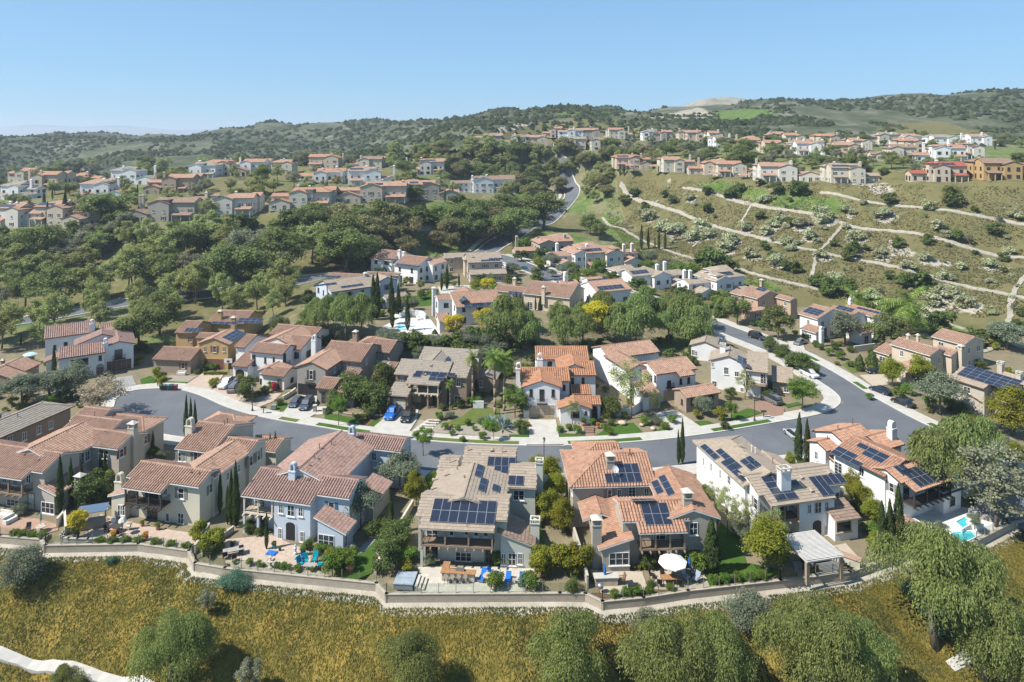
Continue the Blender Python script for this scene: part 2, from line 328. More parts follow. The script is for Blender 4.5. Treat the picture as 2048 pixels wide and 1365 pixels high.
for pts in ([(1000,262),(1110,240),(1180,232),(1290,250),(1330,285),(1150,285),(950,288)], [(1745,262),(1790,247),(1870,243),(1960,262),(1960,280),(1760,278)], [(330,495),(450,470),(560,470),(560,500),(420,510)]): paint(zr, 'P', pts, .85)
for pts in ([(1000,255),(1060,240),(1075,247),(1020,262),(960,285)], [(1290,235),(1400,215),(1440,232),(1350,245)], [(780,465),(880,440),(960,430),(940,450),(850,465)]): paint(zs, 'P', pts, .55)
me = npmesh('ground', np.stack([gx, gy, gz], 1), Q, [], True)
ca = me.color_attributes.new('zone', 'FLOAT_COLOR', 'POINT'); ca.data.foreach_set('color', np.stack([zr, zg, zb, zs], 1).astype(np.float32).ravel())
def ground_mat():
    n = NT('ground_cover_and_soil'); p = n.pos(); at_ = n.node('VertexColor', layer_name='zone'); sep = n.node('SeparateColor', {0: at_.outputs[0]})
    big = n.noise(.045, 4, p); mid = n.noise(.35, 5, p, .6); fine = n.noise(3.0, 4, p, .65); vf = n.noise(.16, 6, p, .7)
    soil = n.mix(fine, n.ramp(mid, [(.3,(.135,.115,.07)),(.7,(.25,.20,.135))]), (.17,.15,.095))
    ice = n.ramp(mid, [(.22,(.045,.05,.012)),(.42,(.13,.105,.025)),(.58,(.20,.145,.035)),(.72,(.27,.175,.04)),(.85,(.14,.13,.04))])
    iceh = n.ramp(vf, [(.25,(.06,.072,.028)),(.42,(.11,.108,.045)),(.55,(.14,.122,.056)),(.66,(.10,.11,.045)),(.8,(.08,.098,.038))])
    sepp = n.node('SeparateXYZ', {0: p}); isfar = n.math('GREATER_THAN', sepp.outputs[1], 150.0); ice = n.mix(isfar, ice, iceh)
    ice = n.mix(n.math('MULTIPLY', n.math('GREATER_THAN', vf, .665), n.math('MULTIPLY', isfar, .75)), ice, (.34,.31,.25))
    grass = n.ramp(vf, [(.3,(.045,.085,.018)),(.5,(.085,.135,.032)),(.7,(.15,.17,.06))])
    cv = n.noise(.03, 7, p, .68); chap = n.ramp(cv, [(.30,(.042,.054,.03)),(.44,(.062,.075,.042)),(.54,(.088,.096,.06)),(.64,(.15,.145,.11)),(.76,(.18,.17,.135)),(.88,(.085,.11,.055))])
    pale = n.ramp(mid, [(.3,(.27,.24,.19)),(.7,(.40,.37,.31))])
    wob = n.math('SUBTRACT', n.noise(.5, 4, p), .5)
    def w(s, k=1.0): return n.node('MapRange', {0: n.math('ADD', s, n.math('MULTIPLY', wob, k)), 1: .35, 2: .62}).outputs[0]
    c = n.mix(w(sep.outputs[1]), soil, grass); c = n.mix(w(sep.outputs[0]), c, ice); c = n.mix(w(sep.outputs[2]), c, chap); c = n.mix(w(at_.outputs[1], 1.2), c, pale)
    n.bump(n.math('ADD', n.math('MULTIPLY', fine, .4), vf), .7, .35); return n.done(c, .95, .05)
me.materials.append(ground_mat()); tag(link('ground', me), kind='structure')
def zfast(x, y):
    x = np.asarray(x, float); y = np.asarray(y, float); i = np.clip(np.searchsorted(_ys, y)-1, 0, ny-2); xx = x/np.maximum(1, y/1750); j = np.clip(np.searchsorted(_xs, xx)-1, 0, nx-2)
    fy = np.clip((y-_ys[i])/(_ys[i+1]-_ys[i]), 0, 1); fx = np.clip((xx-_xs[j])/(_xs[j+1]-_xs[j]), 0, 1)
    return (GZ[i,j]*(1-fx)+GZ[i,j+1]*fx)*(1-fy)+(GZ[i+1,j]*(1-fx)+GZ[i+1,j+1]*fx)*fy
# distant hills across the coastal plain
def distant(name, ys, prof, col):
    V, Qs = [], []; n = len(prof)
    for j, (yy, k) in enumerate(((ys*.9, 0), (ys, 1), (ys*1.12, .6), (ys*1.3, 0))):
        for u, v in prof: x = (u-CX)/F*ys*(1+.02*(j-1)); V.append((x, yy, (CH-(v-HV)/F*ys)*k if k else -30))
    for j in range(3):
        for i in range(n-1): Qs.append((j*n+i, j*n+i+1, (j+1)*n+i+1, (j+1)*n+i))
    nn = NT(name+'_scrub'); k = nn.noise(.002, 5, nn.pos()); m = nn.done(nn.ramp(k, [(.3, tuple(c*.8 for c in col)), (.7, col)]), .95, .05)
    tag(link(name, npmesh(name, V, Qs, m, True)), kind='structure')
pr = [(-1500+i*25, 256-5*math.sin(i*.31)-4*math.sin(i*.13+1)-2*math.sin(i*.83)+rng.uniform(-.6,.6)) for i in range(150)]
distant('distant_hills', 11000, [(u, v-(6*math.exp(-((u-350)/130)**2))) for u, v in pr], (.10,.13,.10))
# bare hill behind the ridge
def mound(name, u0, u1, v0, vb, yy, col):
    V, Qs = [], []; nx_, ny_ = 60, 14
    for j in range(ny_):
        t = j/(ny_-1)
        for i in range(nx_):
            q = i/(nx_-1); u = u0+(u1-u0)*q; prof = math.sin(math.pi*q)**1.3*(1+.06*math.sin(9*q+1)); y = yy*(1+.16*(t-.5)); top = (CH-(v0-HV)/F*yy)
            V.append(((u-CX)/F*yy, y, 30+(top-30)*prof*math.sin(math.pi*t)**.8+rng.uniform(-1.2,1.2)))
    for j in range(ny_-1):
        for i in range(nx_-1): Qs.append((j*nx_+i, j*nx_+i+1, (j+1)*nx_+i+1, (j+1)*nx_+i))
    n = NT('bare_hill_scrub'); c = n.ramp(n.noise(.03, 7, n.pos(), .7), [(.35,(.12,.13,.09)),(.55,col),(.75,tuple(x*1.2 for x in col))]); tag(link(name, npmesh(name, V, Qs, n.done(c, .95, .05), True)), kind='structure')
mound('bare_hill', 1230, 1640, 190, 230, 1450, (.27,.24,.19))
# ------------------------------------------------------------------ sheets and strips on the ground
CONC = plain('pale_concrete', (.39,.37,.33), .85, .2, .10, .6); KERB = plain('kerb_concrete', (.44,.425,.39), .85, .2, .08, .8)
def _asph():
    n = NT('asphalt'); p = n.pos(); a = n.noise(.12, 5, p); f = n.noise(18, 2, p); c = n.ramp(a, [(.3,(.082,.09,.102)),(.55,(.10,.108,.12)),(.75,(.125,.13,.138))])
    c = n.mix(n.math('MULTIPLY', n.noise(60, 1, p), .25), c, (.17,.17,.17)); vo = n.node('TexVoronoi', {'Vector': n.node('Mapping', {'Vector': p, 'Scale': (.16,.16,.16)}).outputs[0], 'Scale': 1.0}, feature='DISTANCE_TO_EDGE'); c = n.mix(n.math('MULTIPLY', n.math('LESS_THAN', vo.outputs[0], n.math('MULTIPLY', n.noise(.5, 4, p), .010)), .28), c, (.03,.03,.032)); c = n.mix(n.ramp(n.noise(.05, 3, p), [(.58,(0,0,0)),(.62,(.35,.35,.35))]), c, (.07,.073,.08)); n.bump(f, .2, .01); return n.done(c, .85, .25)
ASPH = _asph()
def _grass(name, a, b):
    n = NT(name); p = n.pos(); m = n.noise(.7, 4, p); f = n.noise(9, 3, p, .7); c = n.mix(f, n.ramp(m, [(.3,a),(.7,b)]), tuple(x*.55 for x in a)); n.bump(f, .9, .05); return n.done(c, .95, .05)
LAWN = _grass('lawn_grass', (.05,.11,.018), (.095,.165,.03)); LAWN2 = _grass('dry_lawn_grass', (.11,.145,.035), (.16,.19,.055))
def paver(name, c, w=.42, hh=.28):
    n = NT(name); p = n.pos(); br = n.node('TexBrick', {'Vector': p, 'Color1': (*(x*.84 for x in c),1), 'Color2': (*(min(1,x*1.12) for x in c),1), 'Mortar': (*(x*.6 for x in c),1), 'Scale': 1.0, 'Mortar Size': .012, 'Brick Width': w, 'Row Height': hh, 'Bias': 0.0})
    c2 = n.mix(.3, br.outputs[0], n.ramp(n.noise(.6, 4, p), [(.3, tuple(x*.8 for x in c)), (.7, tuple(min(1,x*1.15) for x in c))])); n.bump(br.outputs['Fac'], -.3, .01); return n.done(c2, .85, .2)
PAVE = dict(terra=paver('terracotta_pavers', (0.331,0.216,0.155)), pink=paver('blush_pavers', (0.403,0.317,0.252)), pale=paver('travertine_pavers', (0.446,0.410,0.346), .6, .6), sand=plain('sand_concrete', (0.374,0.317,0.245), .9, .2, .08, .7), white=paver('white_pavers', (0.518,0.511,0.490), .9, .6), brick=paver('brick_pavers', (0.245,0.158,0.115), .3, .15), grey=paver('grey_pavers', (0.259,0.252,0.238)), mulch=plain('bark_mulch', (0.137,0.083,0.054), .95, .05, .35, 5), gravel=plain('garden_gravel', (0.259,0.227,0.180), .95, .05, .3, 8), stone=plain('planter_stone', (0.346,0.302,0.238), .9, .1, .2, 2))
SHEETS = []
def sheet(name, frame, pts, z, mat, th=.06, base=0.0):
    P = [at(*fr(frame, p), base+z) for p in pts]
    for p in P:
        if p.y < 105: p.y = max(p.y, float(np.interp(p.x, _wx, _wy))+.3)
    if name != 'garden_bed': SHEETS.append([(p.x, p.y) for p in P])
    a = sum(P[i].x*P[(i+1) % len(P)].y-P[(i+1) % len(P)].x*P[i].y for i in range(len(P)))
    if a < 0: P = P[::-1]
    return tag(MB().prism([(p.x, p.y) for p in P], base+z-th, base+z).build(name, mat), kind='structure')
def resample(P, step):
    out = [P[0]]
    for a, b in zip(P, P[1:]):
        n = max(1, int((b-a).length/step)); out += [a+(b-a)*(i+1)/n for i in range(n)]
    return out
def smooth(P, it=2):
    for _ in range(it):
        Q_ = [P[0]]
        for a, b in zip(P, P[1:]): Q_ += [a*.75+b*.25, a*.25+b*.75]
        P = Q_+[P[-1]]
    return P
def strip(name, P, d0, d1, z0, z1, mat, kind='structure', drape=False, wob=0.0):
    """a band along polyline P between offsets d0 and d1 to its left"""
    b = MB(); L, Rr = [], []
    for i, p in enumerate(P):
        t = (P[min(i+1, len(P)-1)]-P[max(i-1, 0)]); t.z = 0; t.normalize(); n = Vector((-t.y, t.x, 0)); L.append(p+n*(d1+rng.uniform(-.4,1)*wob)); Rr.append(p+n*(d0-rng.uniform(-.4,1)*wob))
    if drape:
        for q in (L, Rr):
            zz = zfast(np.array([p.x for p in q]), np.array([p.y for p in q]))
            for p, z in zip(q, zz): p.z = z
    else:
        for q in (L, Rr):
            for p in q: p.z = 0
    up = Vector((0, 0, 1))
    for i in range(len(P)-1):
        b.poly([Rr[i]+up*z1, Rr[i+1]+up*z1, L[i+1]+up*z1, L[i]+up*z1])
        for q, fl in ((Rr, 0), (L, 1)):
            f = [q[i]+up*z0, q[i+1]+up*z0, q[i+1]+up*z1, q[i]+up*z1]; b.poly(f if not fl else f[::-1])
    o = b.build(name, mat); tag(o, kind=kind); return o
PX = lambda *q: [at(u, v, 0) for u, v in q]
far1 = smooth(PX((228,815),(232,797),(258,783),(300,778),(355,778),(402,792),(450,815),(500,830),(560,843),(640,855),(700,866),(790,878),(900,887),(1000,892),(1100,893),(1200,890),(1300,883),(1380,874),(1460,862),(1540,848),(1600,838),(1640,830),(1672,818),(1685,803),(1672,785),(1630,758),(1593,731),(1534,702),(1461,674),(1400,648)))
road = PX((228,815),(232,797),(258,783),(300,778),(355,778),(402,792),(450,815),(500,830),(560,843),(640,855),(700,866),(790,878),(900,887),(1000,892),(1100,893),(1200,890),(1300,883),(1380,874),(1460,862),(1540,848),(1600,838),(1640,830),(1700,800),(1800,880),(1760,905),(1640,905),(1500,918),(1380,930),(1250,943),(1100,950),(950,948),(800,940),(650,918),(520,893),(420,880),(330,872),(265,850),(236,832))
MB().poly([(p.x, p.y, .012) for p in road]).build('road', ASPH)['kind'] = 'structure'
road2 = PX((1360,630),(1400,648),(1461,674),(1534,702),(1593,731),(1630,758),(1672,785),(1720,850),(1800,905),(1900,960),(2000,1030),(2150,1130),(2300,1080),(2100,975),(1995,918),(1824,837),(1787,817),(1740,791),(1696,762),(1652,736),(1593,705),(1538,683),(1505,669),(1440,645),(1400,627))
MB().poly([(p.x, p.y, .017) for p in road2]).build('road', ASPH)['kind'] = 'structure'
r2 = smooth(PX((2100,975),(1995,918),(1824,837),(1787,817),(1740,791),(1696,762),(1652,736),(1593,705),(1538,683),(1505,669),(1440,645),(1400,627)))
near1 = smooth(PX((1760,905),(1640,905),(1500,918),(1380,930),(1250,943),(1100,950),(950,948),(800,940),(650,918),(520,893),(420,880),(330,872),(265,850),(236,832)))
for P, sg in ((far1, 1), (r2, -1), (near1, 1)):
    if sg < 0: P = P[::-1]; d = 1
    w = 3.2
    strip('kerb', P, 0, .3, -.1, .14, KERB); strip('sidewalk', P, .3, w, -.1, .125, CONC)
def verge(P, ua, ub, mat=LAWN, d0=.35, d1=1.55):
    q = [p for p in P if ua <= CX+p.x/p.y*F <= ub]
    if len(q) > 1: strip('verge_lawn', resample(q, 2), d0, d1, .02, .15, mat)
for ua, ub, m in ((545,592,LAWN2),(612,742,LAWN),(826,1062,LAWN2),(1122,1298,LAWN),(1420,1548,LAWN)): verge([p for p in far1 if p.y < 140], ua, ub, m)
for ua, ub in ((1590,1640),(1690,1730),(1960,2020),(1830,1900)): verge(r2[::-1], ua, ub)
for ua, ub in ((600,660),(860,1000),(1120,1160),(1640,1720)): verge(near1, ua, ub)
# road through the valley on the left, and up the valley in the centre
def drape_road(name, px, w, mat=ASPH, walk=True):
    P = resample(smooth([hit(u, v, 150) for u, v in px]), 3)
    strip(name, P, -w/2, w/2, -.3, .12, mat, drape=True)
    if walk:
        strip('kerb', P, w/2, w/2+.5, -.3, .26, KERB, drape=True); strip('kerb', P, -w/2-.5, -w/2, -.3, .26, KERB, drape=True)
        strip('sidewalk', P, w/2+2.2, w/2+4, -.3, .24, CONC, drape=True)
    return P
drape_road('road', ((-120,668),(-20,652),(60,642),(170,622),(300,602),(440,586),(560,570),(700,548)), 8)
rd = drape_road('road', ((960,508),(985,494),(1010,480),(1045,462),(1090,440),(1122,418),(1142,398),(1146,384),(1135,368),(1115,358)), 9)
strip('road_line', rd, -.15, .15, .1, .135, plain('lane_paint', (.72,.66,.5)), drape=True)
drape_road('road', ((985,510),(1012,518),(1060,538),(1110,556),(1180,577),(1270,598),(1340,615),(1385,634)), 8)
PATH = plain('path_earth', (.29,.265,.215), .95, .05, .18, .7)
for px, w in (([(1240,368),(1262,392),(1290,405),(1360,428),(1430,451),(1520,479),(1630,505),(1760,528),(1900,563),(2022,592),(2150,620)], 1.9), ([(1365,376),(1450,396),(1500,408),(1580,424),(1680,445),(1760,462),(1880,481),(2048,511),(2200,540)], 1.8), ([(1640,386),(1700,397),(1760,408),(1900,426),(2048,447),(2200,470)], 1.5),
    ([(1690,447),(1670,468),(1655,487),(1637,506),(1630,530),(1622,556)], 1.3), ([(2060,540),(2022,592),(2020,640),(2002,688),(1965,706)], 1.6), ([(1205,436),(1235,455),(1262,472),(1330,500),(1400,520),(1480,541),(1560,563),(1640,580)], 1.7), ([(1780,606),(1870,640),(1960,668),(2048,698)], 1.6), ([(1502,410),(1490,432),(1478,452)], 1.2), ([(1430,452),(1408,472),(1385,495)], 1.1)):
    P = resample(smooth([hit(u, v, 150) for u, v in px], 1), 1.6); strip('hillside_path', P, -w*.38, w*.38, -.4, .24, PATH, drape=True, wob=.25*w)
strip('concrete_ditch', resample([hit(u, v, 50) for u, v in ((-60,1302),(0,1310),(100,1336),(180,1350),(260,1372),(330,1400))], 1.2), -.45, .45, -.3, .32, CONC, drape=True)
strip('concrete_ditch', resample([hit(u, v, 50) for u, v in ((1900,1335),(1950,1312),(2010,1288))], 1.2), -.6, .6, -.3, .1, CONC, drape=True)
# driveways, walks, lawns, beds
SH = [('driveway','T8',[(1180,715),(1390,690),(1430,785),(1200,840)],'grey'), ('driveway','U1',[(560,712),(790,718),(650,885),(360,850)],'pink'), ('driveway','U1',[(860,780),(1010,815),(985,960),(930,1010),(650,890)],'pink'),
 ('driveway','U2',[(170,655),(345,660),(330,830),(215,890),(0,880),(40,800)],'conc'), ('driveway','U2',[(1000,755),(1290,785),(1270,890),(1190,1010),(810,1000),(955,880)],'conc'), ('driveway','U3',[(450,742),(705,742),(740,930),(790,985),(430,985),(462,930)],'conc'),
 ('driveway','U3',[(1625,680),(1825,652),(2045,800),(2040,860),(1820,870)],'conc'), ('driveway','U4',[(960,470),(1060,430),(1190,480),(1180,520),(1120,530)],'brick'), ('driveway','U5',[(40,285),(120,280),(140,335),(110,350)],'conc'), ('driveway','U5',[(440,470),(590,460),(600,520),(520,535)],'sand'),
 ('lawn','U2',[(1545,915),(1700,850),(1790,775),(2045,780),(2045,850),(1900,910),(1640,935)],'lawn2'), ('lawn','U3',[(-60,650),(165,650),(175,715),(100,760),(0,775),(-80,760)],'lawn2'), ('lawn','U3',[(1070,895),(1230,790),(1430,770),(1525,870),(1330,895),(1180,905)],'lawn'), ('lawn','U3',[(730,870),(978,882),(978,912),(735,915)],'lawn'), ('lawn','U3',[(270,880),(460,880),(462,912),(280,905)],'lawn'), ('lawn','U3',[(1650,840),(1730,790),(1790,840),(1690,860)],'lawn'),
 ('lawn','U2',[(412,835),(520,830),(745,858),(725,922),(560,905),(415,868)],'lawn'), ('lawn','U2',[(820,930),(890,880),(960,885),(910,948)],'lawn'), ('lawn','U2',[(0,735),(60,715),(60,760),(0,805)],'lawn'), ('lawn','U1',[(1320,1090),(1370,1020),(1440,1025),(1430,1110)],'lawn'), ('lawn','T8',[(1470,730),(1580,690),(1660,740),(1580,780),(1490,785)],'lawn'), ('lawn','U1',[(160,800),(390,810),(370,835),(180,830)],'lawn'),
 ('lawn','U4',[(860,520),(960,480),(1070,500),(900,555),(860,560)],'lawn'), ('lawn','U4',[(630,560),(720,555),(765,575),(660,592)],'lawn'), ('lawn','U5',[(340,410),(420,390),(440,450),(400,455)],'lawn2'), ('lawn','U5',[(520,380),(570,370),(575,410),(530,425)],'lawn'), ('lawn','U4',[(1190,460),(1270,440),(1300,455),(1210,475)],'lawn'),
 ('garden_bed','U2',[(1300,880),(1500,930),(1700,940),(2045,890),(2045,1040),(1560,1010),(1240,990)],'gravel'), ('garden_bed','U3',[(-40,780),(120,765),(250,790),(440,800),(455,880),(250,895),(-40,895)],'gravel'), ('garden_bed','U1',[(930,1000),(1010,940),(1230,950),(1130,1060),(980,1030)],'gravel'), ('garden_bed','U1',[(200,740),(500,745),(400,810),(170,800)],'gravel'), ('garden_bed','U2',[(740,860),(860,850),(890,880),(815,940),(735,925)],'mulch'), ('garden_bed','U3',[(735,790),(960,770),(975,880),(740,865)],'gravel'),
 ('walkway','U1',[(1260,930),(1385,925),(1300,1010),(1150,1070),(1120,1060)],'pink'), ('walkway','U2',[(1370,880),(1500,890),(1390,1000),(1230,985)],'pale'), ('walkway','U3',[(965,800),(1060,800),(1068,905),(985,905)],'brick'), ('walkway','U2',[(330,760),(430,760),(415,830),(330,835)],'pale'),
 ('patio','T1',[(-300,1000),(0,1040),(320,1055),(500,1110),(495,1155),(330,1200),(0,1185),(-300,1140)],'terra'), ('patio','T2',[(-40,930),(360,1035),(780,1100),(800,1170),(640,1215),(300,1175),(-60,1130)],'pink'), ('patio','T2',[(-60,1020),(-200,1120),(-160,1170),(-40,1150)],'pink'), ('patio','T3',[(-40,960),(330,925),(640,1060),(740,1160),(700,1200),(480,1215),(-40,1150)],'pink'),
 ('patio','T4',[(265,1060),(1210,1060),(1215,1290),(300,1290)],'pale'), ('patio','T5',[(240,1080),(660,1100),(710,1240),(570,1300),(330,1270)],'sand'), ('patio','T5',[(715,1090),(1150,1090),(1210,1235),(980,1250),(760,1240)],'sand'), ('patio','T6',[(860,1060),(1300,1010),(1240,1175),(920,1190)],'grey'), ('patio','T6',[(1150,940),(1290,910),(1400,1030),(1260,1080)],'sand'),
 ('patio','T7',[(960,900),(1480,840),(1790,890),(1850,1010),(1560,1150),(1240,1260),(1100,1150)],'white'), ('lawn','T5',[(1140,1140),(1520,1030),(1800,1090),(1530,1215),(1240,1250),(1195,1225)],'lawn'), ('lawn','T5',[(1150,1135),(1290,700),(1440,840),(1500,1030)],'lawn'),
 ('lawn','T3',[(830,1190),(930,1120),(1060,1060),(1260,860),(1290,880),(1170,1060),(1140,1230),(1000,1300),(880,1290)],'lawn'), ('garden_bed','T3',[(0,1155),(480,1218),(700,1205),(820,1260),(650,1300),(0,1210)],'stone'), ('garden_bed','T3',[(1060,1140),(1160,1040),(1240,930),(1290,940),(1200,1150),(1120,1180)],'gravel'), ('walkway','T3',[(1000,1080),(1260,800),(1275,850),(1080,1060)],'grey'),
 ('garden_bed','T4',[(0,1265),(1520,1265),(1520,1330),(0,1330)],'gravel'), ('garden_bed','T2',[(0,1180),(300,1180),(640,1220),(760,1200),(720,1280),(290,1205),(0,1200)],'mulch'), ('garden_bed','T5',[(250,1270),(1210,1240),(1530,1200),(1530,1235),(1000,1300),(360,1360),(240,1300)],'mulch')]
MM = dict(PAVE, conc=CONC, lawn=LAWN, lawn2=LAWN2)
for i, (nm, f_, pts, m) in enumerate(SH): sheet(nm, f_, pts, (.125 if nm == 'driveway' else .07 if nm == 'garden_bed' else .10)+(i % 9)*.003, MM[m], .1)
for nm, pts, m in (('lawn', [(560,640-150),(640,478),(700,470),(690,500),(600,520)], LAWN), ('driveway', [(880,300),(1060,290),(1220,300),(1240,330),(900,345)], CONC), ('lawn', [(700,360),(840,350),(850,420),(720,430)], LAWN), ('driveway', [(1120,275),(1260,262),(1345,300),(1250,315)], CONC), ('garden_bed', [(120,400),(520,440),(520,480),(150,470)], PAVE['mulch'])): sheet(nm, 'U7', pts, .05, m, .1, 5)
# pool terrace paving and yards up there
sheet('patio', 'U7', [(520,560),(640,500),(830,500),(900,600),(870,612),(700,600)], .06, PAVE['white'], .1, 5)
# ------------------------------------------------------------------ houses
ROOFS = dict(
    clay=((.325,.203,.145), .26, (.38,.285,.225)), pink=((.285,.183,.148), .22, (.35,.27,.225)), orange=((.35,.175,.10), .26, (.42,.27,.19)),
    terra=((.335,.19,.125), .26, (.38,.275,.21)), red=((.29,.09,.062), .2, None), tan=((.29,.235,.18), .13, (.34,.29,.24)),
    grey=((.25,.215,.175), .12, (.30,.27,.235)), brown=((.23,.16,.12), .18, (.3,.245,.195)))
WALLS = dict(greige=(.40,.36,.30), cream=(.50,.46,.365), blue=(.43,.47,.52), sage=(.42,.42,.37), taupe=(.35,.315,.26),
    white=(.66,.655,.64), ivory=(.57,.535,.46), ochre=(.42,.285,.135), mocha=(.235,.18,.13), slate=(.26,.24,.215), stone=(.30,.235,.18),
    beige=(.48,.405,.31), salmon=(.40,.29,.21), brick=(.27,.165,.115), palegreen=(.43,.435,.375))
TRIMS = dict(white=(.64,.63,.60), dark=(.05,.04,.035), brown=(.13,.075,.05), grey=(.20,.185,.165), teal=(.03,.13,.19), black=(.02,.02,.022),
    tan=(.42,.34,.25), wood=(.22,.16,.11), green=(.06,.085,.07), rust=(.17,.075,.055), oat=(.55,.47,.36))
def roofm(k): c, s, b = ROOFS[k]; return tile_mat('roof_tile_'+k, c, s, b)
def roofbase(k): c = ROOFS[k][0]; return plain('roof_deck_'+k, tuple(x*.40 for x in c), .9, .1, .2, 2)
def rooffar(k): c = ROOFS[k][0]; return plain('roof_far_'+k, tuple(x*.92 for x in c), .9, .1, .22, 1.1)
def wallm(k): return stucco('stucco_'+k, WALLS[k])
def trimm(k): return plain('trim_'+k, TRIMS[k], .6, .3, .10)
GLASS = glass_mat('window_glass')
def _solar():
    n = NT('solar_cells'); p = n.obj(); br = n.node('TexBrick', {'Vector': p, 'Color1': (.007,.010,.022,1), 'Color2': (.010,.014,.029,1),
        'Mortar': (.07,.08,.10,1), 'Scale': 1.0, 'Mortar Size': .006, 'Brick Width': .166, 'Row Height': .166}, offset=0.0)
    n.b.inputs['Coat Weight'].default_value = .3; n.b.inputs['Coat Roughness'].default_value = .05
    return n.done(br.outputs[0], .25, .5)
SOLAR = _solar(); ALU = plain('aluminium_frame', (.45,.46,.48), .4, .5, .05, 1, .6)
_pm = {}
def panel_mesh(w, h):
    if (w, h) not in _pm:
        b = MB(); b.box(0, w, 0, h, 0, .035, 1); b.poly([(.025,.025,.038),(w-.025,.025,.038),(w-.025,h-.025,.038),(.025,h-.025,.038)], 0)
        _pm[(w, h)] = b.mesh('solar_panel', [SOLAR, ALU])
    return _pm[(w, h)]
_wm = {}
def window_meshes(w, h, nx, ny, arch=False):
    k = (round(w,2), round(h,2), nx, ny, arch)
    if k not in _wm:
        f = MB(); t, d = .075, .06
        def bar(x0, x1, z0, z1, dd=d): f.box(x0, x1, -dd, .06, z0, z1)
        bar(-w/2, -w/2+t, -h/2, h/2); bar(w/2-t, w/2, -h/2, h/2)
        bar(-w/2+t, w/2-t, -h/2, -h/2+t, d-.004)
        if arch:
            r = w/2; n = 7
            for i in range(n):
                a, b2 = math.pi*i/n, math.pi*(i+1)/n
                P = [(r*math.cos(a), h/2+r*math.sin(a)), (r*math.cos(b2), h/2+r*math.sin(b2)), ((r-t)*math.cos(b2), h/2+(r-t)*math.sin(b2)), ((r-t)*math.cos(a), h/2+(r-t)*math.sin(a))]
                f.poly([(x, -d, z) for x, z in P[::-1]]); f.poly([(P[0][0],-d,P[0][1]),(P[1][0],-d,P[1][1]),(P[1][0],.06,P[1][1]),(P[0][0],.06,P[0][1])])
        else: bar(-w/2+t, w/2-t, h/2-t, h/2, d-.004)
        for i in range(1, nx): x = -w/2+w*i/nx; bar(x-.035, x+.035, -h/2+t, h/2-t, d-.012)
        for j in range(1, ny): z = -h/2+h*j/ny; bar(-w/2+t, w/2-t, z-.018, z+.018, d-.03)
        p = MB(); p.box(-w/2+.02, w/2-.02, -.012, .05, -h/2+.02, h/2-.02)
        if arch:
            n = 8; pts = [(w/2*.97*math.cos(math.pi*i/n), -.012, h/2-.02+w/2*.97*math.sin(math.pi*i/n)) for i in range(n+1)]; p.poly(pts[::-1])
        s = MB(); s.box(-w/2-.1, w/2+.1, -.14, .04, -h/2-.11, -h/2-.004)
        _wm[k] = (f, p, s)
    return _wm[k]
_wmm = {}
def wmesh(kind, key, mb, mat):
    k = (kind, key, mat.name)
    if k not in _wmm: _wmm[k] = mb.mesh(kind, mat)
    return _wmm[k]
_sh = {}
def shutter_mesh(h, mat):
    k = (round(h, 2), mat.name)
    if k not in _sh:
        b = MB(); b.box(-.24, .24, -.05, .03, -h/2, h/2)
        for i in range(int(h/.16)): z = -h/2+.1+i*.16; b.box(-.19, .19, -.068, -.049, z, z+.07)
        _sh[k] = b.mesh('shutter', mat)
    return _sh[k]
HOUSES = []
